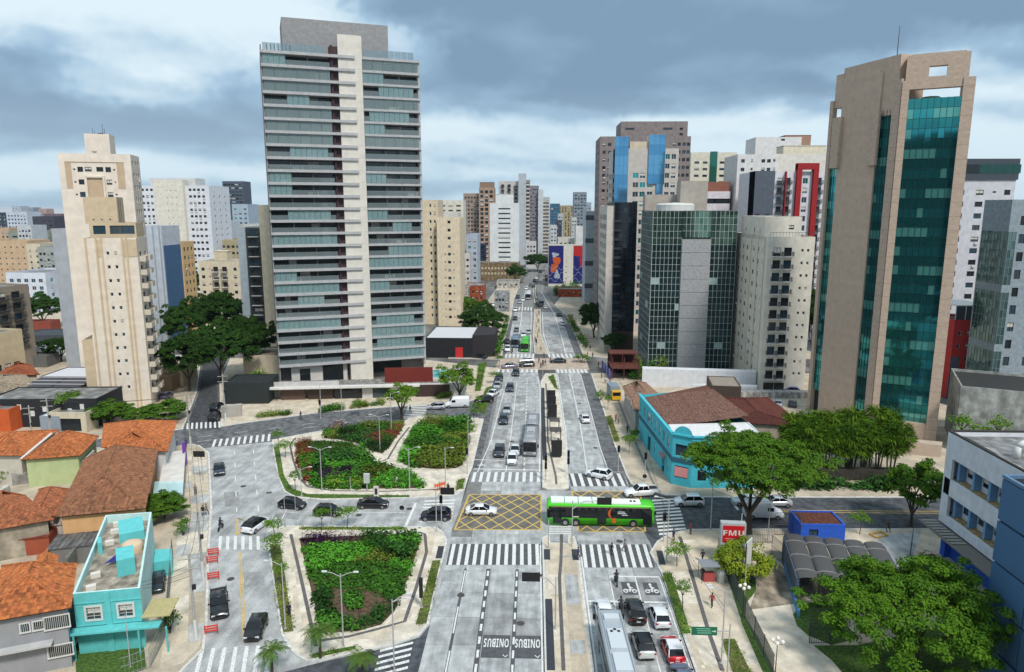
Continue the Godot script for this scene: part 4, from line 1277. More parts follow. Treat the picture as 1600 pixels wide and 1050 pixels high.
func blue_office():
	var f := [38.5,-252,22,64.2]
	var r := thing("blue_office","pale office tower with bright blue mirror glass corners behind the dark block","building",Vector3(f[0],0,f[1]),0.0)
	var w: float = f[2]
	var h: float = f[3]
	var wm := paint(206,198,190)
	block(r,0,0,w,20,h,wm,[[0,[-3.6,-1.2,1.4],1.9,1.8,3,3.2,17,"blue"],[0,[7.2,9.3],1.5,1.7,3,3.2,19,"blue"],[3,[-7,-3.5,0,3.5,7],2.0,1.8,3,3.2,17,"dark"]],0.6)
	var ba := glass("sky_a",lin(0.13,0.36,0.58),0.7,0.05)
	var bb := glass("sky_b",lin(0.09,0.29,0.5),0.7,0.05)
	for q in [[-w / 2,4.6,4.0,h + 4.0],[0.6,5.6,h - 12.0,h + 4.6],[3.6,2.2,4.0,h - 12.0]]:
		var bk := MB.new()
		bk.bx(q[0],q[0] + q[1],q[2],q[3],-5,0.4)
		part(r,"glass_core",bk.done(),wm)
		var rows := []
		for j in int((q[3] - q[2]) / 3.2): rows.append(1.0)
		curtain(r,Vector3(q[0],0,0.45),Vector3(1,0,0),Vector3(0,0,1),q[1],q[2],q[3],int(q[1] / 1.5),rows,func(i,j): return ba if j % 3 else bb,plain(70,120,170))
	var c := MB.new()
	c.bx(-5.8,1.6,h - 0.5,h + 2.4,-6,-0.5)
	part(r,"crown_wall",c.done(),paint(214,200,176))
	# the brown-grey tower behind it
	var g := [45.1,-300,37,72.9]
	var t := thing("taupe_tower","big taupe tower block with stepped shoulders rising behind the blue glass tower","building",Vector3(g[0],0,g[1]),0.0)
	var tm := paint(150,138,136,"panel",0.05)
	block(t,0,0,g[2],22,g[3],tm,[[0,[-16.8,-14.6],1.3,1.2,4,3.1,23,"dark"],[0,[11.8,13.8,15.8,17.6],1.3,1.3,4,3.1,22,"dark"],[3,[-6,-1,4],1.6,1.4,4,3.1,22,"dark"]],0.8)
	block(t,3.6,-1.0,27.2,18,g[3] + 6.0,tm,[[0,[-10,5.5],3.8,0.9,g[3] + 2.6,3,1,"dark"],[0,[11],1.4,0.9,g[3] + 0.4,2.2,2,"dark"]],0.5,g[3] - 1.0,"shoulder_wall")
	var s := [26.8,-330,6.5,42.6]
	var q := bld("grey_slab","narrow grey slab block with dark bands beside the mural building",s[0],s[1],s[2],s[3],20,0.0,paint(188,196,202),[[0,[4.4],0.6,0.7,4,3.2,13,"small"]])
	for i in 4:
		var p := MB.new()
		p.bx(-s[2] / 2 - 0.03,s[2] / 2 + 0.03,7 + i * 10.5,9.2 + i * 10.5,-3,0.06)
		part(q,"dark_band",p.done(),plain(78,84,92))
	s = [30.8,-318,3.7,41.8]
	bld("grey_slab","dark balcony stack between the grey slab and the white gridded side",s[0],s[1],s[2],s[3],18,0.0,plain(70,74,80),[[0,[0.0],2.9,1.9,3.2,3.1,14,"balcdark"]])
func red_frame_building():
	var f := [83.3,-238,23.1,55.7]
	var r := thing("red_frame_block","white apartment block with a tall red arch frame and a charcoal corner","building",Vector3(f[0],0,f[1]),0.0)
	var w: float = f[2]
	var h: float = f[3]
	block(r,0,0,w,18,h,paint(226,226,232),[[0,[-3.4,-0.8,9.2],1.7,1.9,3,3.05,17,"balcdark"],[0,[4.8],1.6,1.8,3,3.05,17,"blue"]],1.0)
	var d := MB.new()
	d.bx(-w / 2,-w / 2 + 6.4,0,h + 0.2,-6,0.3)
	part(r,"charcoal_corner",d.done(),paint(92,100,112))
	for q in [[-w / 2 + 4.0,M.glass_blue],[-w / 2 + 0.8,glass("violet",lin(0.08,0.05,0.14),0.3)]]:
		for i in 13:
			var g := MB.new()
			g.bx(q[0],q[0] + 1.3,3.2 + i * 3.05,5.6 + i * 3.05,0.3,0.35)
			part(r,"window",g.done(),q[1])
	var red := paint(176,34,38,"panel",0.1)
	for q in [[1.6,3.2,0.0,h + 2.2],[6.9,8.5,0.0,h + 2.2],[1.6,8.5,h + 0.6,h + 2.6],[-1.95,-1.65,2.0,h]]:
		var p := MB.new()
		p.bx(q[0],q[1],q[2],q[3],-1.0,1.3 if q[0] != 1.6 or q[1] != 8.5 else 1.35)
		part(r,"red_frame",p.done(),red)
	# neighbours behind
	var s := [79.6,-262,14.3,62.9]
	bld("white_block","white apartment block with roof garden left of the red arch frame",s[0],s[1],s[2],s[3],18,0.0,paint(226,224,222),[[0,[-5.2,2.0,4.0],1.3,1.2,3,3.0,20,"dark"],[0,[-2.0,5.9],0.8,1.0,3.2,3.0,20,"small"]])
	s = [100.2,-275,21.3,64]
	var q2 := bld("round_cream_block","cream block with a railed roof terrace directly behind the red arch frame",s[0],s[1],s[2],s[3],16,0.0,paint(228,222,212),[])
	roof_box(q2,2,s[3],-4,16,3.2,8,paint(230,220,196))
	s = [114,-345,21.3,76.7]
	q2 = bld("white_penthouse_block","white block with a brown stair head seen highest behind the red arch frame",s[0],s[1],s[2],s[3],16,0.0,paint(232,230,228),[[0,[2.0],1.8,0.9,58,3.4,6,"dark"]])
	roof_box(q2,10,s[3] - 4,-3,12,5.0,8,paint(172,134,112))
	s = [85.5,-350,21.9,70.2]
	q2 = bld("cream_terrace_block","cream stepped apartment block with green glazing between the taupe tower and white block",s[0],s[1],s[2],s[3],18,0.0,paint(228,222,202),[[0,[-8,-4,4,8],2.2,1.1,6,3.1,20,"strip"]])
	var gg := MB.new()
	gg.bx(-1.8,1.6,20,s[3] + 0.4,0,0.3)
	part(q2,"green_glazing",gg.done(),glass("leafgreen",lin(0.03,0.16,0.12),0.6))
	s = [63.5,-265,15.1,53.4]
	q2 = bld("banded_block","brown roofed block with white and dark horizontal bands above the green office",s[0],s[1],s[2],s[3],16,0.0,paint(150,96,78),[])
	for i in 5:
		var p := MB.new()
		p.bx(-s[2] / 2 - 0.2,s[2] / 2 + 0.2,s[3] - 6.0 - i * 4.4,s[3] - 3.4 - i * 4.4,-10,0.35)
		part(q2,"white_band",p.done(),paint(226,220,226))
		p = MB.new()
		p.bx(-s[2] / 2,s[2] / 2,s[3] - 7.8 - i * 4.4,s[3] - 6.0 - i * 4.4,0.0,0.1)
		part(q2,"window_band",p.done(),M.glass_dark)
func right_edge_buildings():
	var f := [113.4,-186,16,51]
	var r := thing("white_block","white apartment block with a dark top storey right of the tan tower","building",Vector3(f[0],0,f[1]),0.0)
	var w: float = f[2]
	var h: float = f[3]
	block(r,0,0,w,18,h,paint(216,216,222),[[0,[-5.4,-0.6],1.9,1.3,3,2.95,16,"dark"],[0,[3.0],0.9,0.6,3.4,2.95,16,"small"],[0,[6.2],1.5,1.3,3,2.95,16,"dark"],[3,[-6,-1,4],2.2,1.8,3,2.95,16,"balcsolid"]],0.5)
	var d := MB.new()
	d.bx(-w / 2 - 0.4,w / 2 + 0.3,h,h + 5.2,-17,0.3)
	part(r,"dark_top",d.done(),plain(62,70,80,0.6))
	for i in 8:
		var g := MB.new()
		g.bx(-w / 2 + 0.4 + i * 2.05,-w / 2 + 2.3 + i * 2.05,h + 1.6,h + 3.8,0.3,0.36)
		part(r,"window",g.done(),[M.glass_dark,glass("roofgreen",lin(0.03,0.1,0.08),0.6)][int(i > 2)])
	# grey glass block at the edge of the picture
	f = [106.5,-150,17.6,45.7]
	r = thing("grey_glass_block","grey panelled block with green glass corner at the right edge","building",Vector3(f[0],0,f[1]),0.0)
	w = f[2]
	h = f[3]
	var gm := paint(158,172,182,"panel",0.08)
	block(r,0,0,w,9,h,gm,[[0,[-6.0,-2.0,2.6],1.3,1.9,3.5,3.7,12,"strip"]],0.5)
	var ga := glass("edge_a",lin(0.16,0.26,0.26),0.8,0.05)
	var gb := glass("edge_b",lin(0.10,0.18,0.18),0.8,0.06)
	for k in 3:
		var rows := []
		for j in 6: rows.append(1.0)
		curtain(r,Vector3(-w / 2 + 0.1,0,0.02),Vector3(1,0,0),Vector3(0,0,1),1.5,3 + k * 12.6,14.0 + k * 12.6,2,rows,func(i,j): return ga if (i * 2 + j) % 3 else gb,plain(120,138,142))
		curtain(r,Vector3(-w / 2,0,-8.5),Vector3(0,0,1),Vector3(-1,0,0),8.3,3 + k * 12.6,14.0 + k * 12.6,8,rows,func(i,j): return ga if (i * 2 + j) % 3 else gb,plain(120,138,142))
	# red building
	f = [98.9,-163,4.6,18.7]
	r = thing("red_block","red and grey painted building with a glazed roof terrace beside the grey glass block","building",Vector3(f[0],0,f[1]),0.0)
	block(r,0,0,f[2],12,f[3],paint(196,52,50,"plaster",0.15),[[0,[-0.9,1.1],0.7,1.1,6,3.0,5,"small"]],0.4)
	var s := MB.new()
	s.bx(f[2] / 2,f[2] / 2 + 2.6,0,f[3] - 0.3,-12,-0.3)
	part(r,"dark_red_wall",s.done(),paint(120,22,24))
	s = MB.new()
	s.bx(-f[2] / 2 - 0.02,-0.3,0,f[3] - 8.6,0.0,0.05)
	part(r,"grey_panel",s.done(),paint(96,100,112))
	s = MB.new()
	for x in [-f[2] / 2 + 0.1,0.0,f[2] / 2,f[2] / 2 + 2.5]: s.bx(x - 0.07,x + 0.07,f[3],f[3] + 3.2,-0.2,-0.06)
	s.bx(-f[2] / 2,f[2] / 2 + 2.6,f[3] + 3.2,f[3] + 3.4,-11,0)
	part(r,"terrace_frame",s.done(),M.frame_white)
	s = MB.new()
	s.bx(-f[2] / 2 + 0.2,f[2] / 2 + 2.5,f[3],f[3] + 3.2,-0.3,-0.25)
	part(r,"terrace_glass",s.done(),M.glass_mid)
func left_neighbours():
	# cream tower left of the balcony tower
	var f := [-77.4,-208,8,44.9]
	var r := bld("cream_tower","cream tower with one column of tiny windows left of the balcony tower",f[0],f[1],f[2],f[3],18,0.0,paint(232,220,194),[[0,[-0.6],0.6,0.7,5,2.95,14,"small"]])
	roof_box(r,1.0,f[3],-6,4,4.6,4,paint(226,210,180))
	f = [-85.6,-210,6.6,38.2]
	r = bld("dark_balcony_wing","dark balcony wing with a pale blue-grey edge beside the cream tower",f[0],f[1],f[2],f[3],14,0.0,plain(52,60,66),[[0,[1.6],2.6,1.9,3.2,2.95,13,"balc"]])
	var e := MB.new()
	e.bx(-f[2] / 2,-f[2] / 2 + 2.4,0,f[3] + 0.3,-13,0.4)
	part(r,"grey_edge",e.done(),paint(176,190,200))
	# cream block with balconies in the middle
	f = [-118.9,-262,15.9,24.3]
	r = bld("cream_block","low cream block with four columns of balconies above the dark trees",f[0],f[1],f[2],f[3],14,0.0,paint(222,210,186),[[0,[-1.4,2.0],1.8,1.8,3,2.9,7,"balc"],[0,[-6.2,6.0],1.2,1.2,3.3,2.9,7,"dark"],[0,[-3.8],0.6,0.7,3.6,2.9,7,"small"]])
	roof_box(r,-1,f[3],-4,5,3.4,5,paint(222,208,178))
	# right of the balcony tower
	f = [-32,-262,8.5,40.5]
	r = bld("cream_tower","cream tower with a central column of windows right of the balcony tower",f[0],f[1],f[2],f[3],18,0.0,paint(234,218,190),[[0,[0.3],1.1,1.0,3,2.95,13,"dark"],[0,[-1.3,1.9],0.5,0.6,3.2,2.95,9,"small"]])
	f = [-39.7,-266,6.9,47]
	bld("cream_tower","taller cream wing tucked between the balcony tower and the cream tower",f[0],f[1],f[2],f[3],16,0.0,paint(228,210,180),[[0,[0.6,2.2],0.7,1.2,3,2.95,15,"small"]])
	# the white stepped tower
	f = [-168.8,-330,33.9,54.3]
	r = thing("white_tower","big white tower with a cream rounded middle and rows of windows behind the cream towers","building",Vector3(f[0],0,f[1]),0.0)
	block(r,0,0,f[2],22,f[3],paint(228,230,236),[[0,[-14.5,-12.4,-10.3,-8.2],1.2,1.1,3,3.05,18,"dark"],[0,[8.0,10.0,12.0,14.2],1.3,1.1,3,3.05,17,"dark"],[1,[-6,0,6],1.2,1.1,3,3.05,16,"small"]],0.6)
	block(r,-1.0,2.2,13.5,6,f[3] + 2.6,paint(232,226,212),[[0,[-1.0,1.0,3.4],0.5,0.5,12,3.05,14,"small"]],0.4,0.0,"middle_wall")
	block(r,-3,-6,22,10,f[3] + 3.6,paint(222,222,222),[],0.4,f[3] - 1,"roof_storey")
# ---------------------------------------------------------------- buildings further off
func far(label: String,x: float,z: float,w: float,h: float,c: Array,style: String,cols: int,ww := 1.4,wh := 1.3,fh := 3.1,d := 18.0,side := 0,called := "apartment_block") -> Node3D:
	var m := paint(c[0],c[1],c[2],"plaster",0.04)
	var n := int((h - 3.0) / fh)
	while n * cols > 120: n -= 1
	var specs := []
	var y0 := h - n * fh - 1.0
	if cols > 0: specs.append([0,spread(cols,w * 0.92),ww,wh,maxf(2.0,y0),fh,n,style])
	if side != 0: specs.append([1 if side > 0 else 3,spread(4,d * 0.9),ww,wh,maxf(2.0,y0),fh,n,style])
	return bld(called,label,x,z,w,h,d,0.0,m,specs)
func distant_buildings():
	var r: Node3D
	# left skyline
	far("white block with blue-grey window panels left of the cream towers",-216.2,-292,17.2,17,[214,220,232],"blue",5,1.8,1.6,3.2,24,1)
	r = far("tan block with small square windows behind the white and blue block",-283.2,-372,21.8,26.8,[214,182,148],"small",6,0.9,0.9,3.0,18,1)
	far("narrow cream block with a dark stripe beside the tan block",-265,-366,7.6,25.4,[222,208,182],"dark",2,1.0,1.1)
	far("long grey-green slab behind the tan block",-327.7,-450,27.1,29.3,[150,156,142],"strip",4,3.2,1.0)
	far("dark charcoal block left of the tall cream tower",-366.1,-520,16.6,37.9,[74,74,86],"strip",3,2.6,1.1)
	far("white tower block far off at the left",-445.6,-600,18,40.8,[208,216,228],"dark",6)
	far("dark block at the far left skyline",-491,-640,13.2,40,[64,74,88],"blue",3)
	far("mauve block right behind the charcoal block",-441.4,-640,16.8,38.8,[122,104,112],"dark",4)
	far("small white block peeping beside the tall cream tower",-382.4,-560,10.5,36.4,[216,208,196],"dark",3)
	far("grey block between the white tower block and the charcoal block",-520.9,-720,10.8,36.9,[166,176,186],"dark",3)
	# between the white tower and the balcony tower
	far("brown slab standing behind the white tower",-194.1,-420,6.5,53,[146,112,88],"dark",0,1,1,3,14)
	far("teal glazed block behind the brown slab",-234,-520,7.2,50,[70,104,112],"blue",3)
	far("dark grey tower with a slotted crown on the skyline",-272.5,-640,18.7,67.8,[86,96,112],"strip",5,3.0,1.7)
	far("white and blue tower in front of the dark grey tower",-200.4,-480,11,46.6,[176,192,206],"blue",3,1.8)
	far("pale rounded slab left of the khaki block",-180,-400,8.1,36.8,[196,204,212],"dark",0)
	far("khaki block with dark windows behind the low cream block",-149,-340,12.6,29,[176,164,132],"dark",5,1.4,1.2)
	far("pale block at the left foot of the balcony tower",-165.4,-420,17.4,34.6,[206,204,198],"dark",6)
	far("beige block on the skyline left of the balcony tower",-247.2,-620,13.7,39,[196,178,152],"dark",4)
	# centre
	far("cream block with pale bands behind the cream tower pair",-55.6,-470,16.9,49,[226,220,204],"strip",3,3.0,1.0)
	far("grey-brown annex with tall windows beside the brown tower",-49.6,-560,13,55.3,[166,146,132],"dark",5,1.4,1.6)
	r = far("brown stone tower with a crown and tall window slots",-37.3,-550,11.8,59.4,[176,148,128],"strip",3,2.4,2.2,3.3)
	roof_box(r,0,r.get_child(0).get_aabb().size.y,-4,11,4,8,paint(150,124,104))
	far("white and grey low-rise with square windows below the brown tower",-35.1,-350,5.7,22.1,[214,210,206],"dark",3,1.2,1.2)
	far("blue-grey slab beside the low white block",-31.6,-356,5.5,31,[178,188,202],"blue",2,1.4,1.4)
	far("dark blue block behind the brown letter wall",-36.2,-470,5.5,20.2,[60,70,100],"blue",2)
	r = far("white tower with thirteen rows of ribbon windows over the brown letter wall",-19.1,-445,18.3,47.1,[228,230,230],"strip",1,7.5,0.9,3.0,20)
	roof_box(r,0,47,-3,11,5.5,8,paint(230,232,230))
	r = far("tall pale tower with a grey shaft and red trimmed balconies",-20.3,-560,16.4,64.6,[206,200,196],"balcdark",3,2.2,1.7,3.2)
	far("plain grey shaft of the tall pale tower",-10,-556,5.9,70.2,[186,192,198],"dark",0,1,1,3,10)
	far("balcony stack right of the grey shaft",-5.9,-568,3.5,65.8,[150,144,144],"balcsolid",1,2.6,1.6)
	far("slate grey tower with a white shaft and curved balconies",-0.7,-640,8,63.6,[134,130,138],"dark",4,1.2,1.2)
	far("white shaft on the slate grey tower",5,-636,4.5,60.1,[206,210,214],"dark",0,1,1,3,8)
	far("stepped white balconies at the edge of the slate grey tower",9.9,-642,6.3,53.6,[186,190,198],"balcsolid",2,2.0,1.4)
	far("bright blue glass block far down the avenue",23,-820,11,49,[52,104,140],"blue",3,2.4,2.0)
	far("ochre ribbed block far down the avenue",34.2,-760,14.2,46.7,[176,160,124],"strip",4,1.0,2.4)
	far("grey tower with dark loggias above the murals",44,-700,12.4,59.3,[136,148,160],"dark",4,1.8,1.4)
	far("small white slab below the blue glass block",15.7,-600,5.4,29.7,[206,212,216],"dark",2)
	far("charcoal block in the gap down the avenue",32.2,-880,20.4,40.1,[84,92,104],"dark",4)
	far("pale block beside the grey tower above the murals",54.6,-740,6.6,49.8,[160,172,184],"dark",2)
	far("white block on top of the mural building",26.4,-420,4.5,33.3,[222,222,220],"small",0)
	far("low white stepped block behind the murals",20.3,-440,11.8,25.7,[210,206,196],"dark",4)
	for q in [["white slab with blinds left of the charcoal block",-315.5,-430,8.9,33.5,[206,210,214],"dark",4],["grey slab behind the white and blue block",-247,-350,8.6,24.6,[166,170,166],"dark",4],["peach block at the left edge of the skyline",-384.6,-500,13.2,30,[206,176,146],"dark",4],["pale tower far behind the tan block",-637.8,-860,11.3,46.3,[188,196,206],"blue",3],["slim grey tower far behind the charcoal block",-648.3,-900,6.7,44.8,[150,160,174],"dark",2],["rose block far behind the mauve block",-619.2,-880,9.9,43.2,[186,160,152],"dark",3],["white block left of the khaki block",-171.6,-372,5.5,31.6,[214,214,212],"dark",3],["cream slab right of the pale rounded slab",-191.3,-440,6.5,33.4,[214,204,184],"dark",3],["blue-grey tower far behind the khaki block",-343,-760,7.7,40.6,[128,144,164],"blue",2],["white tower far beyond the dark grey tower",-325.7,-800,8.8,46.1,[196,202,208],"dark",3],["tan tower just left of the balcony tower",-202.8,-520,9.6,36.1,[190,168,140],"dark",4],["white block in front of the cream banded block",-47.8,-400,9.4,41.5,[218,214,206],"dark",4],["blue tower peeping left of the grey-brown annex",-99.8,-700,6.3,50.8,[120,140,172],"blue",2],["grey block filling the gap behind the grey annex",-66.5,-640,9.2,46.8,[170,168,164],"dark",3],["white low block before the slate grey tower",-2.7,-520,7.5,19.5,[206,206,206],"dark",3],["dark slab before the bright blue glass block",21.3,-640,5.7,33.3,[70,78,92],"dark",2],["pale slab left of the ochre ribbed block",25.1,-700,5,38.5,[190,196,200],"dark",2],["white block between ochre block and grey tower",35,-640,4.6,35.6,[206,208,208],"dark",2],["tall pale tower far down the avenue axis",12.8,-900,9.6,46.4,[176,184,194],"dark",3]]:
		var k: Array = q
		far(k[0],k[1],k[2],k[3],k[4],k[5],k[6],k[7],1.3,1.3,3.1,14.0)
	# mural building
	r = thing("mural_building","white building whose walls carry two blue and orange murals","building",Vector3.ZERO,0.0)
	var f := [17.9,-402,20.2,23.3]
	r.position = Vector3(f[0],0,f[1])
	block(r,0,0,f[2],14,f[3],paint(222,218,206),[[0,[0.0],0.7,0.7,4,3.4,5,"small"]],0.5)
	for s in 2:
		var q := part(r,"mural",mural(s),null,Vector3(-f[2] / 2 + 0.1 if s == 0 else f[2] / 2 - 6.1,1.5,0.0))
		q.set_meta("label","blue painted mural with orange patches" if s == 0 else "blue painted mural with a red corner")
	# things that fill the ground between
	var c := [[206,196,180],[190,190,188],[214,206,196],[172,156,140],[200,204,210]]
	var k := 0
	var rg := RandomNumberGenerator.new()
	rg.seed = 77
	for q in [[-300,-640,26,34],[-250,-700,30,40],[-210,-560,22,24],[-175,-620,24,40],[-240,-470,20,16],[-330,-560,30,30],[-140,-480,18,18],[-110,-560,20,28],[-400,-760,34,44],[-90,-680,24,44],[140,-480,26,44],[190,-560,28,48],[120,-420,22,36],[240,-640,30,50],[170,-700,30,42],[90,-520,22,40],[-160,-800,34,46],[60,-640,20,30],[230,-420,26,40],[-20,-900,30,44],[30,-980,34,46],[-60,-820,26,42]]:
		var cc: Array = c[k % 5]
		var o := far(["pale","grey","cream","tan","bluish"][k % 5] + " block in the hazy far city",q[0],q[1],q[2],q[3],cc,["dark","strip","blue"][k % 3],5,1.6,1.3,3.2,18.0,0,"far_block")
		o.set_meta("group","blocks of the hazy far city")
		k += 1
func mural(s: int) -> ArrayMesh:
	var m := ArrayMesh.new()
	var g := [MB.new(),MB.new(),MB.new(),MB.new()]
	var w := 6.0 if s == 1 else 8.4
	g[0].bx(0,w,0,21.5,0,0.08)
	var blob := func(b: MB,cx: float,cy: float,rx: float,ry: float,z: float,ph: float):
		for i in 18:
			var a0 := TAU * i / 18
			var a1 := TAU * (i + 1) / 18
			var k0 := 1.0 + 0.25 * sin(a0 * 3 + ph)
			var k1 := 1.0 + 0.25 * sin(a1 * 3 + ph)
			b.tri(Vector3(cx,cy,z),Vector3(cx + cos(a0) * rx * k0,cy + sin(a0) * ry * k0,z),Vector3(cx + cos(a1) * rx * k1,cy + sin(a1) * ry * k1,z))
	if s == 0:
		blob.call(g[1],4.4,12.5,2.0,3.4,0.09,0.6)
		blob.call(g[1],2.8,8.6,1.8,2.2,0.092,2.0)
		blob.call(g[2],3.6,16.4,1.9,1.3,0.094,1.0)
		blob.call(g[2],4.8,5.0,1.5,2.4,0.096,3.0)
	else:
		g[3].quad(Vector3(0,16.0,0.09),Vector3(w,15.0,0.09),Vector3(w,21.4,0.09),Vector3(0,21.4,0.09))
		blob.call(g[3],4.6,12.5,1.0,2.8,0.092,0.4)
	for i in 6:
		var y0 := 2.0 + i * 1.7
		for j in 8:
			var x0 := w * j / 8.0
			var x1 := w * (j + 1) / 8.0
			var ya := y0 + sin(x0 * 1.3 + i * 2.0) * 1.2
			var yb := y0 + sin(x1 * 1.3 + i * 2.0) * 1.2
			if i % 2 == 0: g[2].quad(Vector3(x0,ya,0.1),Vector3(x1,yb,0.1),Vector3(x1,yb + 0.22,0.1),Vector3(x0,ya + 0.22,0.1))
	g[0].add_to(m,paint(28,34,128,"stain",0.2))
	if s == 0: g[1].add_to(m,paint(232,104,30,"stain",0.3))
	g[2].add_to(m,paint(196,208,222,"stain",0.3))
	if s == 1: g[3].add_to(m,paint(216,44,48,"stain",0.3))
	return m
# ---------------------------------------------------------------- tiled roofs
func roof_plane(mb: MB,a: Vector3,b: Vector3,c: Vector3,d: Vector3,base: Color,pitch := 0.32,course := 0.42):
	# a-b eave,d-c upper edge (c may equal d); barrel tiles in courses
	var e := b - a
	var L := e.length()
	var u := e / L
	var nn := (b - a).cross((c + d) * 0.5 - a).normalized()
	var sl := nn.cross(u).normalized()
	if sl.y < 0: sl = -sl
	if nn.y < 0: nn = -nn
	var tc := (c - a).dot(sl)
	var td := (d - a).dot(sl)
	var sc := (c - a).dot(u)
	var sd := (d - a).dot(u)
	var k := int(L / pitch)
	var p := L / k
	for i in k:
		var s := (i + 0.5) * p
		var tm := lerpf(td,tc,clampf((s - sd) / maxf(sc - sd,0.01),0,1))
		if s < sd: tm = minf(tm,td * s / maxf(sd,0.01))
		if s > sc: tm = minf(tm,tc * (L - s) / maxf(L - sc,0.01))
		if sd < 0 and s < 0: continue
		var rows := int(ceil(tm / course))
		for j in rows:
			var t0 := j * course
			var t1 := minf(t0 + course * 1.08,tm + 0.05)
			var v := rng.randf_range(0.72,1.2)
			if rng.randf() < 0.05: v *= 0.6
			mb.col = Color(base.r * v,base.g * v * rng.randf_range(0.92,1.06),base.b * v)
			var o := a + u * s
			var h0 := 0.11
			var h1 := 0.06
			var l0 := o + sl * t0 - u * p * 0.5
			var r0 := o + sl * t0 + u * p * 0.5
			var m0 := o + sl * t0 + nn * h0
			var l1 := o + sl * t1 - u * p * 0.5
			var r1 := o + sl * t1 + u * p * 0.5
			var m1 := o + sl * t1 + nn * h1
			mb.quad(l0 + nn * 0.02,m0,m1,l1)
			mb.quad(m0,r0 + nn * 0.02,r1,m1)
			mb.tri(l0 - nn * 0.01,r0 - nn * 0.01,m0)
	mb.col = Color(1,1,1)
func ridge(mb: MB,a: Vector3,b: Vector3,base: Color):
	var n := int(maxf(2,a.distance_to(b) / 0.4))
	for i in n:
		var v := rng.randf_range(0.75,1.15)
		mb.col = Color(base.r * v,base.g * v,base.b * v)
		mb.tube(a.lerp(b,float(i) / n) + Vector3.UP * 0.06,a.lerp(b,(i + 1.05) / n) + Vector3.UP * 0.04,0.15,0.12,6)
	mb.col = Color(1,1,1)
# hipped roof over the quad p (2D,any order round),eave height y,ridge between the middles pulled in by k
func hip_roof(r: Node,p: PackedVector2Array,y: float,rise: float,base: Color,inset := 0.5,gable := false):
	var q: Array[Vector3] = []
	for v in p: q.append(Vector3(v.x,y,v.y))
	var l01 := q[0].distance_to(q[1])
	var l12 := q[1].distance_to(q[2])
	if l01 < l12: q = [q[1],q[2],q[3],q[0]]
	var m0 := (q[1] + q[2]) * 0.5
	var m1 := (q[3] + q[0]) * 0.5
	var ins := minf(l01,l12) * inset
	var ax := (m1 - m0).normalized()
	var r0 := m0 + ax * (0.0 if gable else ins) + Vector3.UP * rise
	var r1 := m1 - ax * (0.0 if gable else ins) + Vector3.UP * rise
	var under := MB.new()
	var mid := (q[0] + q[2]) * 0.5
	for f in [[q[0],q[1],r0,r1],[q[2],q[3],r1,r0]]:
		under.quad(f[0],f[1],f[2],f[3])
	under.tri(q[1],q[2],r0)
	under.tri(q[3],q[0],r1)
	for i in under.n.size():
		if under.n[i].y < 0: under.n[i] = -under.n[i]
	part(r,"roof_deck",under.done(),plain(120,70,48,0.9),Vector3(0,-0.06,0))
	var mb := MB.new()
	for f in [[q[0],q[1],r0,r1],[q[2],q[3],r1,r0]]: plane_any(mb,f[0],f[1],f[2],f[3],base)
	if not gable:
		plane_any(mb,q[1],q[2],r0,r0,base)
		plane_any(mb,q[3],q[0],r1,r1,base)
	var t := part(r,"roof_tiles",mb.done(),M.tile)
	t.set_meta("kind","stuff")
	var rd := MB.new()
	ridge(rd,r0,r1,base)
	if not gable:
		for f in [[q[0],r1],[q[1],r0],[q[2],r0],[q[3],r1]]: ridge(rd,f[0],f[1],base)
	part(r,"ridge_tiles",rd.done(),M.tile)
func plane_any(mb: MB,a: Vector3,b: Vector3,c: Vector3,d: Vector3,base: Color):
	var nn := (b - a).cross((c + d) * 0.5 - a)
	if nn.y > 0: roof_plane(mb,a,b,c,d,base)
	else: roof_plane(mb,b,a,d,c,base)
func walls_of(r: Node,p: PackedVector2Array,y0: float,y1: float,m: Material,called := "wall",inset := 0.5):
	var off := Geometry2D.offset_polygon(p,-inset,Geometry2D.JOIN_MITER)
	var mb := MB.new()
	mb.prism(off[0] if off.size() else p,y0,y1,true)
	part(r,called,mb.done(),m)
# a window fixed to the wall between two points at height y
func wall_window(r: Node,a: Vector2,b: Vector2,u: float,y: float,w: float,h: float,style := "small",out := 0.06,called := "window"):
	var d := (b - a).normalized()
	var n := Vector2(-d.y,d.x)
	var p := a + d * u + n * out
	var o := part(r,called,win(w,h,style,rng.randi() % 8),null,Vector3(p.x,y,p.y),atan2(n.x,n.y))
	var f := MB.new()
	f.bx(-w / 2 - 0.12,w / 2 + 0.12,-h / 2 - 0.14,-h / 2,-0.02,0.12)
	f.bx(-w / 2 - 0.1,w / 2 + 0.1,h / 2,h / 2 + 0.1,-0.02,0.08)
	for s in [-1,1]: f.bx(s * (w / 2 + 0.05) - 0.05,s * (w / 2 + 0.05) + 0.05,-h / 2,h / 2,-0.02,0.08)
	part(o,"frame",f.done(),M.frame_white)
	return o
func house(called: String,label: String,p: PackedVector2Array,y: float,rise: float,base: Color,m: Material,inset := 0.5,gable := false) -> Node3D:
	var c := Vector2.ZERO
	for v in p: c += v / p.size()
	var r := thing(called,label,"house",Vector3(c.x,0.1,c.y))
	var q := PackedVector2Array()
	for v in p: q.append(v - c)
	walls_of(r,q,0,y - 0.05,m)
	hip_roof(r,q,y,rise,base,inset,gable)
	return r
func low_buildings():
	tiled_houses()
	teal_house()
	left_sheds()
	corner_shop()
	right_low()
	campus()
	far_low()
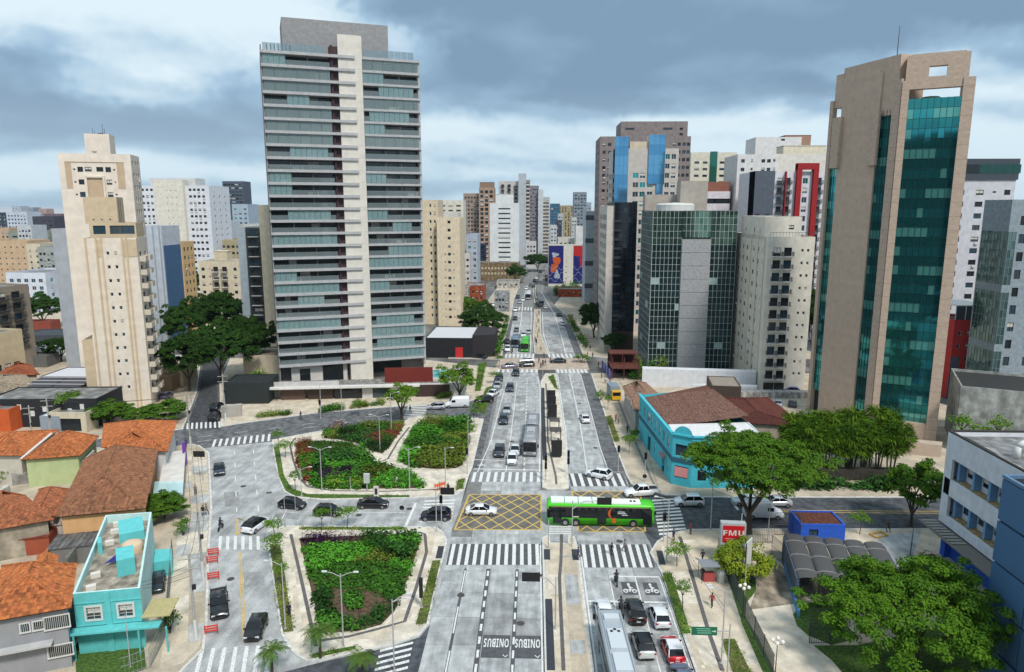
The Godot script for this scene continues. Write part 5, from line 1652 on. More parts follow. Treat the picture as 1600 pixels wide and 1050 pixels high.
func tiled_houses():
	var orange := Color(0.66,0.21,0.062)
	var brown := Color(0.40,0.175,0.085)
	var red := Color(0.52,0.18,0.075)
	house("tiled_house","house with a broad orange tiled hip roof next to the hedges",pp([-71.4,-108.8,-78.5,-121.2,-66.1,-123.5,-59.3,-107.1]),5.0,2.2,orange,paint(222,226,230))
	house("tiled_house","white walled house with a lower orange roof in front of the broad hip roof",pp([-70.3,-107.4,-72.6,-117.7,-67.9,-115,-61.9,-109.5]),4.6,2.0,orange,paint(222,220,214),0.45)
	var g := house("tiled_house","pale green house with an orange tiled roof and white ridge stripe",pp([-80.8,-103.1,-83.8,-116.5,-75.6,-115,-72.7,-105.4]),4.8,2.0,orange * 0.95,paint(190,203,152))
	var gq: PackedVector2Array = pp([-80.8,-103.1,-83.8,-116.5,-75.6,-115,-72.7,-105.4])
	var gcen := (gq[0] + gq[1] + gq[2] + gq[3]) / 4.0
	for k in 2:
		var e0 := gq[k] - gcen
		var e1 := (gq[0 if k == 0 else 3] + gq[1 if k == 0 else 2]) / 2.0 - gcen
		var st := MB.new()
		st.tube(Vector3(e0.x,4.95,e0.y),Vector3(lerpf(e1.x,0,0.5),6.95,lerpf(e1.y,0,0.5)),0.2,0.2,6)
		if k == 0: part(g,"white_ridge",st.done(),M.frame_white)
	house("tiled_house","long house with an orange roof left of the pale green house",pp([-89.5,-104.6,-97.5,-116.1,-84.7,-118,-81.8,-104.8]),4.9,1.8,orange,paint(206,200,186))
	var big := house("tiled_house","large house with a big weathered brown tiled hip roof and peach wall",pp([-61,-82.5,-70.6,-103.2,-61.4,-108,-51,-85.4]),5.0,3.2,brown,paint(228,178,124))
	var c := Vector2.ZERO
	var pq: PackedVector2Array = pp([-61,-82.5,-70.6,-103.2,-61.4,-108,-51,-85.4])
	for v in pq: c += v / 4.0
	var dn := (pq[3] - pq[0]).normalized()
	wall_window(big,pq[0] - c + dn.orthogonal() * -0.45,pq[3] - c + dn.orthogonal() * -0.45,6.2,3.4,1.2,1.2,"dark",0.03)
	house("tiled_house","low red tiled wing attached to the brown roofed house",pp([-67.1,-85.5,-71.1,-93.5,-66.9,-93.7,-62.8,-84.8]),4.0,1.2,red,paint(196,180,160),0.5)
	house("tiled_house","wide red tiled house with stained garden wall at the left edge",pp([-69.9,-78.1,-78.8,-91.2,-70.7,-90.3,-61.7,-83]),4.4,1.8,red,paint(190,178,158,"stain",0.1))
	house("tiled_house","small orange tiled annex behind the grey house",pp([-57,-73,-58.6,-75.4,-56.2,-75.7,-54.5,-72.8]),3.4,0.7,orange,paint(206,206,206),0.5,true)
	var gh := house("tiled_house","grey two-storey house with a bright orange tiled roof and barred windows",pp([-51,-57,-56.4,-67.5,-48.7,-68.1,-44,-60]),6.4,2.2,orange,paint(160,162,166))
	var gpl: PackedVector2Array = pp([-51,-57,-56.4,-67.5,-48.7,-68.1,-44,-60])
	var gc := Vector2.ZERO
	for v in gpl: gc += v / 4.0
	var ga := gpl[0] - gc
	var gb := gpl[3] - gc
	var gd := (gb - ga).normalized()
	var sh := Vector2(-gd.y,gd.x) * -0.5
	var L := ga.distance_to(gb)
	for q in [[0.82,5.0,2.0,1.2],[0.62,5.0,0.8,0.8],[0.48,5.0,0.7,0.8],[0.82,2.0,2.0,1.1]]:
		var o = wall_window(gh,ga + sh,gb + sh,L * q[0],q[1],q[2],q[3],"dark",0.05)
		var bar := MB.new()
		for i in int(q[2] / 0.16): bar.bx(-q[2] / 2 + 0.16 * i + 0.06,-q[2] / 2 + 0.16 * i + 0.09,-q[3] / 2,q[3] / 2,0.12,0.15)
		part(o,"bars",bar.done(),M.frame_white)
	var sg := MB.new()
	var p0 := ga.lerp(gb,0.1) + sh * 0.2
	var p1 := ga.lerp(gb,0.76) + sh * 0.2
	sg.quad(Vector3(p0.x,3.1,p0.y),Vector3(p1.x,3.1,p1.y),Vector3(p1.x,3.3,p1.y),Vector3(p0.x,3.3,p0.y))
	sg.box(Vector3((p0.x + p1.x) / 2,3.2,(p0.y + p1.y) / 2),Vector3(p0.distance_to(p1),0.18,1.2),Basis(Vector3.UP,-gd.angle()))
	part(gh,"porch_slab",sg.done(),paint(196,196,196))
	for q in [["white yard wall between the brown roof and the wide red roof",pp([-69.7,-85.8,-63.7,-86.7,-64.2,-87.4,-70.3,-86.5]),2.0,[206,200,190]],["peach yard wall behind the turquoise house",pp([-63.7,-86,-58.6,-87.6,-59.1,-88.4,-64.2,-86.7]),2.2,[206,164,124]],["grey yard wall below the pale green house",pp([-83.6,-104.3,-78.3,-106.6,-79,-107.7,-84.4,-105.3]),1.8,[176,172,164]],["stained wall beside the turquoise house",pp([-56.6,-77.2,-59.7,-88,-59.2,-87.6,-56.1,-76.9]),2.4,[150,146,136]],["white yard wall left of the pale green house",pp([-81.2,-94.7,-81,-100.3,-80.1,-99.4,-80.2,-93.4]),2.2,[214,210,202]]]:
		var yw := MB.new()
		yw.prism(q[1],0.1,q[2],true)
		single("yard_wall",q[0],"wall",yw.done(),paint(q[3][0],q[3][1],q[3][2],"stain",0.1))
	for q in [["ribbed grey shed roof between the tiled houses",gp(-58.4,-81.6),5.0,4.0,[128,126,124]],["white flat shed beside the peach yard wall",gp(-63,-87.5),4.0,3.0,[206,204,200]],["small red tiled lean-to by the grey house",gp(-64.4,-83.4),3.5,3.0,[168,84,56]]]:
		var sd := thing("garden_shed",q[0],"shed",q[1],0.3)
		part(sd,"wall",box_mesh(Vector3(q[2],2.4,q[3]),Vector3(0,1.2,0)),paint(q[4][0],q[4][1],q[4][2]))
		for i in 8: part(sd,"roof_rib",box_mesh(Vector3(q[2] / 8 - 0.06,0.12,q[3] + 0.3),Vector3(-q[2] / 2 + q[2] * (i + 0.5) / 8,2.46,0)),paint(q[4][0] - 10,q[4][1] - 10,q[4][2] - 10,"stain",0.15))
	# fence of white bars in front of the grey house
	var fz := thing("white_gate","white barred gate in front of the grey house","gate",gp(-49.1,-59.8),0.2)
	var fb := MB.new()
	for i in 24: fb.bx(-2.4 + i * 0.2,-2.36 + i * 0.2,0.1,2.4,0,0.04)
	for y in [0.3,1.3,2.3]: fb.bx(-2.4,2.4,y,y + 0.06,0.01,0.05)
	part(fz,"bars",fb.done(),M.frame_white)
	# pale flat roof with stove pipe between the brown and green houses
	var fr := thing("flat_roof_annex","flat white roofed annex with a bent metal stove pipe","building",gp(-77.1,-105.9),0.25)
	block(fr,0,0,8,5,3.6,paint(214,208,196),[],0.3)
	var pipe := MB.new()
	pipe.path([Vector3(0.6,3.2,-2),Vector3(0.6,5.0,-2),Vector3(1.4,5.4,-2),Vector3(1.4,4.6,-1.6)],0.28,10)
	part(fr,"stove_pipe",pipe.soft(),M.steel)
	# shop front strip between brown roof and pavement
	var sr := thing("shop_forecourt","white rendered forecourt with a glass canopy and a purple sign post","building",gp(-58.7,-105.1),0.0)
	var a: PackedVector2Array = pp([-55.4,-96,-52,-97,-60.7,-115.4,-63.6,-114])
	var o2 := Vector2(sr.position.x,sr.position.z)
	var mb := MB.new()
	var loc := PackedVector2Array()
	for v in a: loc.append(v - o2)
	mb.prism(loc,2.2,2.5,true)
	part(sr,"canopy_roof",mb.done(),paint(222,218,212))
	walls_of(sr,loc,0.1,2.2,paint(206,200,194),"wall",0.6)
	var gl := MB.new()
	var ga2: PackedVector2Array = pp([-55.6,-95.3,-51.4,-95.9,-53.4,-100.2,-57.9,-100.1])
	for i in 3:
		var q0 := ga2[0].lerp(ga2[1],i / 3.0) - o2
		var q1 := ga2[0].lerp(ga2[1],(i + 0.96) / 3.0) - o2
		var q2 := ga2[3].lerp(ga2[2],(i + 0.96) / 3.0) - o2
		var q3 := ga2[3].lerp(ga2[2],i / 3.0) - o2
		var pg := MB.new()
		pg.quad(Vector3(q0.x,2.6,q0.y),Vector3(q1.x,2.6,q1.y),Vector3(q2.x,2.9,q2.y),Vector3(q3.x,2.9,q3.y))
		part(sr,"glass_pane",pg.done(),clear_glass("canopy_glass",Color(0.7,0.88,0.9,0.6)))
	var sp := single("purple_sign","tall narrow purple sign board standing at the forecourt edge","sign",box_mesh(Vector3(0.25,4.2,1.3),Vector3(0,2.2,0)),plain(122,58,168,0.5),gp(-60.3,-114.2),0.15)
func box_mesh(s: Vector3,c := Vector3.ZERO) -> ArrayMesh:
	var mb := MB.new()
	mb.box(c,s)
	return mb.done()
func teal_house():
	# corners of the roof parapet at 6.6 m
	var p: PackedVector2Array = pp([-45.2,-62.1,-39.2,-63.4,-47.6,-81,-52.8,-79.9])
	var c := p[0]
	var ux := (p[1] - p[0]).normalized()
	var W := p[0].distance_to(p[1])
	var D := p[1].distance_to(p[2])
	var r := thing("turquoise_house","long turquoise flat roofed house with white edged windows and roof clutter","house",Vector3(c.x,0.1,c.y))
	var teal := paint(104,206,208,"plaster",0.2)
	var pale := paint(206,238,236,"plaster",0.2)
	var q: Array[Vector2] = []
	for v in p: q.append(v - c)
	var V := func(v: Vector2,y: float) -> Vector3: return Vector3(v.x,y,v.y)
	# front with two windows,other sides plain
	var mb := MB.new()
	var U := Vector3(ux.x,0,ux.y)
	var N := Vector3(-ux.y,0,ux.x)
	var holes := [Rect2(W * 0.17,3.7,1.3,1.3),Rect2(W * 0.65,3.7,1.3,1.3)]
	wall(mb,Vector3.ZERO,U,N,W,6.6,holes,0.2,0.0)
	part(r,"front_wall",mb.done(),teal)
	for h in holes:
		var cc: Vector3 = U * (h.position.x + 0.65) + Vector3.UP * 4.35
		var o := part(r,"window",win(1.3,1.3,"dark",1),null,cc - N * 0.15,atan2(N.x,N.z))
		var f := MB.new()
		for s in [-1,1]:
			f.bx(s * 0.74 - 0.09,s * 0.74 + 0.09,-0.83,0.83,0.12,0.24)
			f.bx(-0.65,0.65,s * 0.74 - 0.09,s * 0.74 + 0.09,0.12,0.24)
		f.bx(-0.02,0.02,-0.65,0.65,0.06,0.1)
		for i in 3: f.bx(-0.65,0.65,-0.35 + i * 0.33,-0.32 + i * 0.33,0.06,0.1)
		part(o,"frame",f.done(),M.frame_white)
	mb = MB.new()
	mb.quad(V.call(q[1],0),V.call(q[2],0),V.call(q[2],6.6),V.call(q[1],6.6))
	part(r,"side_wall",mb.done(),pale)
	mb = MB.new()
	mb.quad(V.call(q[2],0),V.call(q[3],0),V.call(q[3],6.6),V.call(q[2],6.6))
	mb.quad(V.call(q[3],0),V.call(q[0],0),V.call(q[0],6.6),V.call(q[3],6.6))
	part(r,"rear_wall",mb.done(),teal)
	# parapets
	var inn := Geometry2D.offset_polygon(PackedVector2Array(q),-0.22,Geometry2D.JOIN_MITER)[0]
	mb = MB.new()
	for i in 4:
		var a: Vector2 = q[i]
		var b: Vector2 = q[(i + 1) % 4]
		var ai := inn[0]
		var bi := inn[0]
		for v in inn:
			if v.distance_to(a) < ai.distance_to(a): ai = v
			if v.distance_to(b) < bi.distance_to(b): bi = v
		mb.quad(V.call(a,6.6),V.call(b,6.6),V.call(bi,6.6),V.call(ai,6.6))
		mb.quad(V.call(ai,6.6),V.call(bi,6.6),V.call(bi,5.6),V.call(ai,5.6))
	part(r,"parapet",mb.done(),pale)
	mb = MB.new()
	mb.prism(inn,5.5,5.62,false)
	part(r,"roof",mb.done(),mat("roof_stained",lin(0.46,0.40,0.32),0.95,"stain",0.13))
	var at := func(u: float,v: float,y: float) -> Vector3:
		var a: Vector2 = q[0].lerp(q[1],u)
		var b: Vector2 = q[3].lerp(q[2],u)
		return V.call(a.lerp(b,v),y)
	var turn := -ux.angle() + 0.35
	for a in [[0.68,0.33,1.7,1.9,3.2,teal,"stair_box"],[0.62,0.80,2.6,1.1,4.4,teal,"low_wall_box"],[0.12,0.58,0.4,1.4,1.6,teal,"low_wall_box"]]:
		part(r,a[6],box_mesh(Vector3(a[2],a[3],a[4]),Vector3(0,a[3] / 2,0)),a[5],at.call(a[0],a[1],5.6),turn)
	var tank := MB.new()
	tank.lathe(Vector3.ZERO,[Vector2(1.05,0),Vector2(1.1,0.9),Vector2(0.95,1.1),Vector2(0.45,1.3),Vector2(0.0,1.32)],16)
	part(r,"water_tank",tank.soft(),paint(222,196,166),at.call(0.72,0.55,5.6))
	for a in [[0.2,0.12],[0.2,0.26],[0.25,0.66],[0.28,0.82],[0.28,0.93]]:
		part(r,"air_unit",box_mesh(Vector3(0.9,0.5,0.6),Vector3(0,0.3,0)),plain(214,208,198,0.6),at.call(a[0],a[1],5.6),turn)
	var tarp := MB.new()
	tarp.tri(at.call(0.3,0.36,6.1),at.call(0.62,0.4,6.2),at.call(0.62,0.55,6.4))
	part(r,"blue_tarpaulin",tarp.done(),plain(36,34,120,0.7))
	for y in [3.1,5.5]: part(r,"moulding",box_mesh(Vector3(W,0.1,0.08),Vector3(0,0,0)),teal,U * (W / 2) + Vector3.UP * y + N * 0.045,atan2(N.x,N.z))
	part(r,"corner_pilaster",box_mesh(Vector3(0.5,6.5,0.12)),teal,U * (W / 2) + Vector3.UP * 3.25 + N * 0.06,atan2(N.x,N.z))
	# garage porch at the front and the khaki canopy
	mb = MB.new()
	mb.box(U * (W * 0.62) + Vector3.UP * 2.9 + N * 0.7,Vector3(W * 1.35,0.18,1.2),Basis(U,Vector3.UP,N))
	part(r,"porch_beam",mb.done(),teal)
	mb = MB.new()
	mb.box(U * (W + 1.4) + Vector3.UP * 3.7 + N * -1.0,Vector3(2.7,0.1,3.4),Basis(U,Vector3.UP,N))
	part(r,"khaki_canopy",mb.done(),paint(190,178,128,"plaster",0.3))
	mb = MB.new()
	for u in [0.02,0.98,1.4]: mb.box(U * (W * u) + Vector3.UP * 1.45 + N * 1.2,Vector3(0.14,2.8,0.14))
	part(r,"porch_posts",mb.done(),teal)
	# teal yard wall on the street side with a dark car door behind
	var yw := thing("yard_wall","low turquoise yard wall with a barred gate beside the turquoise house","wall",Vector3.ZERO)
	var a1: PackedVector2Array = pp([-45.6,-76.9,-43.7,-77.6,-45.2,-80.5,-47.1,-80.1])
	mb = MB.new()
	mb.prism(a1,0.1,2.1,true)
	part(yw,"wall",mb.done(),teal)
	var fence := MB.new()
	var fl: PackedVector2Array = pp([-46.5,-83,-40.1,-69.5,-38,-64.9,-37,-60.2,-38.9,-58.6])
	for i in fl.size() - 1:
		var n := int(fl[i].distance_to(fl[i + 1]) / 0.35)
		for k in n:
			var v := fl[i].lerp(fl[i + 1],float(k) / n)
			fence.tube(Vector3(v.x,0.1,v.y),Vector3(v.x,2.2,v.y),0.025,0.025,4,false)
		for y in [0.4,1.3,2.2]: fence.tube(Vector3(fl[i].x,y,fl[i].y),Vector3(fl[i + 1].x,y,fl[i + 1].y),0.03,0.03,4)
	single("street_fence","thin grey street fence along the yard of the turquoise house","fence",fence.done(),plain(120,128,126))
	var lawn := MB.new()
	lawn.prism(pp([-46.5,-63.3,-40.3,-64.8,-37.4,-60.2,-40,-57.4,-42.4,-57.3]),0.13,0.17,false)
	setting("lawn","little front lawn before the turquoise house",lawn.done(),M.grass)
func left_sheds():
	# dark workshop with white roof strips
	var r := thing("workshop","black walled workshop with dark solar roof strips and a white roof behind","building",gp(-99.6,-134.6),0.06)
	block(r,0,0,22,10,6.0,plain(34,36,40,0.8),[],0.2)
	for k in 8:
		var g := MB.new()
		g.bx(-0.4,0.4,0,1.1,0.0,0.06)
		part(r,"white_plate",g.done(),M.frame_white,Vector3(-9.5 + k * 2.5,2.0 + (k * 37 % 5) * 0.45,0.02))
	r = thing("workshop","shed with a bright white sheet roof beside the cream front tower","building",gp(-111.7,-156.8),0.0)
	block(r,2.0,0,12.0,10,5.2,plain(40,42,52,0.8),[],0.1,0.0,"wall",paint(224,226,232,"panel",0.2))
	r = thing("workshop","shed roofed with rows of dark panels and pale ridges","building",gp(-108.2,-147.3),0.0)
	block(r,0,0,13,9,4.0,plain(44,44,48,0.8),[],0.1)
	for i in 4:
		for j in 2:
			var g := MB.new()
			g.box(Vector3(-3.3 + j * 6.5,4.3 + i * 0.28,-0.9 - i * 2.1),Vector3(6.2,0.1,2.0),Basis(Vector3.RIGHT,0.13))
			part(r,"roof_panel",g.done(),plain(62,60,66,0.6))
		var g2 := MB.new()
		g2.bx(-6.6,6.6,4.45 + i * 0.28,4.6 + i * 0.28,-2.1 - i * 2.1,-1.8 - i * 2.1)
		part(r,"ridge_strip",g2.done(),plain(176,174,176,0.7))
	r = house("tiled_house","small house with a red-orange roof behind the sheds",pp([-129.5,-160.2,-135,-172.5,-129.1,-172.7,-120.3,-163.1]),4.0,1.4,Color(0.42,0.12,0.045),paint(200,186,166))
	r = house("tiled_house","wide house with a pale beige fibre-cement roof",pp([-120,-139.1,-130.9,-158.1,-122.6,-161.6,-112.2,-151.3]),4.2,1.4,Color(0.46,0.38,0.27),paint(190,176,156))
	r = thing("workshop","shed with a weathered white and blue sheet roof at the left edge","building",gp(-117.5,-147),0.1)
	block(r,0,0,15,9,4.4,plain(52,54,58,0.8),[],0.1,0.0,"wall",paint(198,206,214,"stain",0.2))
	r = thing("orange_gable","narrow orange painted wall at the left edge","building",gp(-105.9,-131.1),0.0)
	block(r,0,0,4,6,4.8,paint(212,96,40),[],0.2)
	# cream gate house
	r = thing("gate_house","small cream gate house with a dark garage opening","building",gp(-92.4,-131.5),0.0)
	block(r,0,0,7.4,6,4.2,paint(216,204,180),[[0,[0.0],5.2,2.6,0.3,3,1,"dark"]],0.5)
	r = thing("small_kiosk","tiny white roofed kiosk beside the black workshop","building",gp(-96,-131.4),0.0)
	block(r,0,0,4.0,3.5,3.4,paint(150,160,172),[],0.1,0.0,"wall",paint(226,230,236))
	# balcony building at the left edge
	var f := [-153,-176,19.7,23.4]
	r = thing("balcony_block","dark balcony apartment block cut by the left edge of the picture","building",Vector3(f[0],0,f[1]),-0.25)
	block(r,0,0,f[2],16,f[3],paint(150,140,126),[[0,[-2.4,2.4,5.2],2.6,1.8,8.0,3.0,6,"balcdark"],[1,[-4,0,4],2.4,1.8,8.0,3.0,6,"balcdark"]],0.5)
	f = [-142.7,-166,18.8,13.5]
	r = thing("cream_annex","low cream annex with three large dark windows at the left edge","building",Vector3(f[0],0,f[1]),-0.2)
	block(r,0,0,f[2],10,f[3],paint(206,190,158),[[0,[1.0,3.6,6.2],1.9,1.9,3.6,3,1,"dark"],[1,[-2.5,0.0,2.5],1.7,1.9,3.6,3,1,"dark"]],0.5)
	# grey sheet roofs further back
	for q in [["long dark sheet roofed hall behind the annex",gp(-155.4,-214.4),16.0,12.0,4.4,[70,76,84]],["white awning roof slanting beside the dark hall",gp(-147,-200.1),10.0,3.0,3.6,[206,216,226]],["red-brown tiled lean-to under the dark trees",gp(-182.2,-242.7),18.0,6.0,4.0,[140,66,48]],["grey yard roof between annex and sheds",gp(-140.6,-187.6),9.0,6.0,3.4,[112,112,110]],["white sheet roof beside the dark trees",gp(-99.4,-177.6),9.0,8.0,4.4,[214,220,224]],["cream house beneath the dark trees",gp(-91.7,-168.3),8.0,9.0,5.2,[204,190,160]],["small brown house beside the back street",gp(-92.1,-163.3),8.0,5.0,3.6,[168,142,112]],["pale gabled house left of the balcony tower",gp(-71.3,-178.5),10.0,12.0,6.0,[196,186,168]],["dark covered yard beside the back street",gp(-65.4,-152.8),10.0,9.0,5.0,[38,46,46]]]:
		r = thing("low_building",q[0],"building",q[1],0.08)
		block(r,0,0,q[2],q[3],q[4],paint(q[5][0],q[5][1],q[5][2]),[],0.25,0.0,"wall",paint(q[5][0],q[5][1],q[5][2],"stain",0.2))
	# street wall left of the podium
	var w := MB.new()
	w.prism(pp([-66.1,-141.5,-62.5,-143.4,-63,-144.8,-66.6,-142.8]),0.1,2.6,true)
	single("street_wall","pale street wall with railing beside the back street","wall",w.done(),paint(176,172,164))
func corner_shop():
	var A := Vector2(20.4,-132.4)
	var B := Vector2(22.2,-108.5)
	var Cc := Vector2(25,-106.8)
	var E := Vector2(36.5,-107.2)
	var G := Vector2(34.2,-137.0)
	var r := thing("corner_shop","turquoise two-storey corner shop with a brown tiled roof and white parapet band","building",Vector3(B.x,0.1,B.y))
	var teal := paint(76,196,214,"plaster",0.2)
	var band := plain(44,96,116,0.7)
	var pts: Array[Vector2] = [A - B,Vector2.ZERO,Cc - B,E - B,G - B]
	var hs := 8.4
	for i in 5:
		var a: Vector2 = pts[i]
		var b: Vector2 = pts[(i + 1) % 5]
		var d := (b - a).normalized()
		var L := a.distance_to(b)
		var N := Vector3(-d.y,0,d.x)
		var U := Vector3(d.x,0,d.y)
		var holes := []
		var put := []
		if i == 0:
			for k in 8:
				var u := 1.5 + k * (L - 2.4) / 7.6
				holes.append(Rect2(u - 0.55,5.3,1.1 if k != 2 else 2.2,1.9))
				if k in [3,4,6,7]: holes.append(Rect2(u - 0.5,1.2,1.0,2.0))
			holes.append(Rect2(7.6,0.02,1.9,2.9))
			holes.append(Rect2(18.0,0.02,1.6,2.9))
		elif i == 1:
			holes.append(Rect2(0.5,5.0,L - 1.0,1.9))
			holes.append(Rect2(0.5,1.4,L - 1.0,1.9))
		elif i == 2:
			for k in 4:
				holes.append(Rect2(1.0 + k * 2.7,5.3,1.4,1.8))
				holes.append(Rect2(1.0 + k * 2.7,1.2,1.4,1.8))
		var mb := MB.new()
		wall(mb,Vector3(a.x,0,a.y),U,N,L,hs,holes,0.25,0.0)
		part(r,"wall",mb.done(),teal)
		for h in holes:
			var rc: Rect2 = h
			var cc: Vector2 = rc.get_center()
			part(r,"door" if rc.position.y < 0.1 else "window",win(rc.size.x,rc.size.y,"dark" if i != 0 or rc.position.y < 0.1 else "plain",rng.randi() % 4),null,Vector3(a.x,0,a.y) + U * cc.x + Vector3.UP * cc.y - N * 0.22,atan2(N.x,N.z))
		if i < 3:
			mb = MB.new()
			mb.box(Vector3(a.x,4.3,a.y) + U * (L / 2) + N * 0.02,Vector3(L + 0.02,0.75,0.14),Basis(U,Vector3.UP,N))
			part(r,"dark_band",mb.done(),band)
			mb = MB.new()
			mb.box(Vector3(a.x,hs + 0.12,a.y) + U * (L / 2) + N * 0.02,Vector3(L + 0.3,0.24,0.5),Basis(U,Vector3.UP,N))
			part(r,"cornice",mb.done(),teal)
	# rounded gable on the cut corner
	var cd := (pts[2] - pts[1]).normalized()
	var gb := MB.new()
	var m := (pts[1] + pts[2]) / 2
	for k in 10:
		var a0 := PI * k / 10
		var a1 := PI * (k + 1) / 10
		for s in [0.0,-0.3]:
			var nn: Vector2 = Vector2(-cd.y,cd.x) * s
			gb.tri(Vector3(m.x + nn.x,hs,m.y + nn.y),Vector3(m.x + nn.x + cd.x * cos(a0) * 1.5,hs + sin(a0) * 1.5,m.y + nn.y + cd.y * cos(a0) * 1.5),Vector3(m.x + nn.x + cd.x * cos(a1) * 1.5,hs + sin(a1) * 1.5,m.y + nn.y + cd.y * cos(a1) * 1.5))
	part(r,"round_gable",gb.done(),teal)
	# shop picture panels in the cut corner
	var N2 := Vector2(-cd.y,cd.x)
	var pp2 := m + N2 * 0.05
	part(r,"shop_panel",box_mesh(Vector3(2.2,1.6,0.06)),plain(226,150,150,0.6),Vector3(pp2.x,2.35,pp2.y),atan2(N2.x,N2.y))
	# roof: brown tiles behind the parapet,white band along the cross street
	var mb2 := MB.new()
	var base := Color(0.25,0.13,0.095)
	var a3 := Vector3(pts[0].x + 0.2,7.9,pts[0].y + 0.3)
	var b3 := Vector3(pts[1].x + 0.3,7.9,pts[1].y - 5.5)
	var c3 := Vector3(pts[3].x - 0.2,9.4,pts[3].y - 8.5)
	var d3 := Vector3(pts[4].x,9.4,pts[4].y)
	roof_plane(mb2,b3 if (b3 - a3).cross(d3 - a3).y < 0 else a3,a3 if (b3 - a3).cross(d3 - a3).y < 0 else b3,d3 if (b3 - a3).cross(d3 - a3).y < 0 else c3,c3 if (b3 - a3).cross(d3 - a3).y < 0 else d3,base,0.45,0.42)
	var t := part(r,"roof_tiles",mb2.done(),M.tile)
	t.set_meta("kind","stuff")
	var dk := MB.new()
	dk.quad(a3,b3,c3,d3)
	part(r,"roof_deck",dk.done(),plain(96,60,46,0.9),Vector3(0,-0.12,0))
	var wb := MB.new()
	wb.prism(PackedVector2Array([Vector2(b3.x,b3.z),Vector2(pts[1].x + 0.3,pts[1].y - 0.3),Vector2(pts[2].x,pts[2].y - 0.3),Vector2(pts[3].x,pts[3].y - 0.3),Vector2(c3.x,c3.z)]),7.6,8.3,true)
	part(r,"white_roof_band",wb.done(),paint(226,226,226,"plaster",0.2))
	# awning over the door
	var aw := MB.new()
	aw.box(Vector3(pts[1].x - 0.6,3.4,pts[1].y - 4.5),Vector3(1.2,0.08,2.6),Basis(Vector3(0,0,1),0.2))
	part(r,"awning",aw.done(),plain(150,120,116))
func right_low():
	# dark red roof behind the shop
	var r := house("red_roof_hall","low hall with a dark red tiled roof behind the corner shop",pp([34.8,-126.4,36.8,-143.4,48.8,-143.8,49.4,-123.8]),5.0,1.0,Color(0.15,0.035,0.022),paint(176,160,146),0.4)
	r = thing("roof_monitor","grey gabled roof monitor beside the brown tiles of the corner shop","building",gp(40.4,-144.9),-0.12)
	block(r,0,0,6.0,9,7.2,plain(72,58,50,0.8),[],0.1,0.0,"wall",paint(150,140,128))
	# white wall compound
	var w := MB.new()
	w.prism(pp([27,-172.2,54.2,-169.3,55,-171.8,27.4,-174.8]),0.1,4.6,true)
	single("white_wall","long whitewashed compound wall below the green glass office","wall",w.done(),paint(222,224,228,"plaster",0.12))
	w = MB.new()
	w.prism(pp([38,-165.1,53,-164.4,53.6,-166.2,38.4,-166.9]),0.1,2.2,true)
	single("white_wall","lower whitewashed wall before the parked blue cars","wall",w.done(),paint(210,212,216,"plaster",0.15))
	# parking wall in front of the cream block
	w = MB.new()
	w.prism(pp([43,-161.8,69.6,-161.5,70.6,-163.8,43.6,-164.1]),0.1,1.6,true)
	single("white_wall","long parking lot wall at the foot of the cream block","wall",w.done(),paint(190,186,182,"stain",0.15))
	# old house with the patched roof
	r = house("old_house","old house with a patched red and whitish roof beside the compound wall",pp([19.7,-134.7,19.7,-153.3,25.6,-156.9,27.7,-140]),4.6,1.6,Color(0.40,0.24,0.16),paint(180,178,172),0.4)
	# stained concrete hall on the right
	r = thing("concrete_hall","windowless stained concrete hall with a dark roof right of the tan tower","building",Vector3(88,0,-121),-0.42)
	block(r,0,0,24,16,12.4,paint(178,182,178,"stain",0.1),[],0.5,0.0,"wall",plain(40,38,36))
	var b := MB.new()
	b.bx(8.0,14.0,0,11.0,0.05,3.0)
	part(r,"brick_end",b.done(),paint(178,86,64,"stain",0.3))
	for x in [10.0,12.6]: part(r,"window",win(0.9,1.2,"dark",1),null,Vector3(x,7.0,3.04))
	# wall band before the tan tower
	w = MB.new()
	w.prism(pp([64.9,-124.7,72.7,-122.3,73.9,-124.3,65.9,-126.8]),0.1,2.4,true)
	single("tan_wall","low tan garden wall at the foot of the tan tower","wall",w.done(),paint(196,176,158))
	w = MB.new()
	w.prism(pp([39.4,-110.4,60.3,-111.1,61.2,-112.8,40,-112.1]),0.1,1.8,true)
	single("dark_wall","dark garden wall under the big fan-leaved trees","wall",w.done(),paint(70,64,58,"stain",0.3))
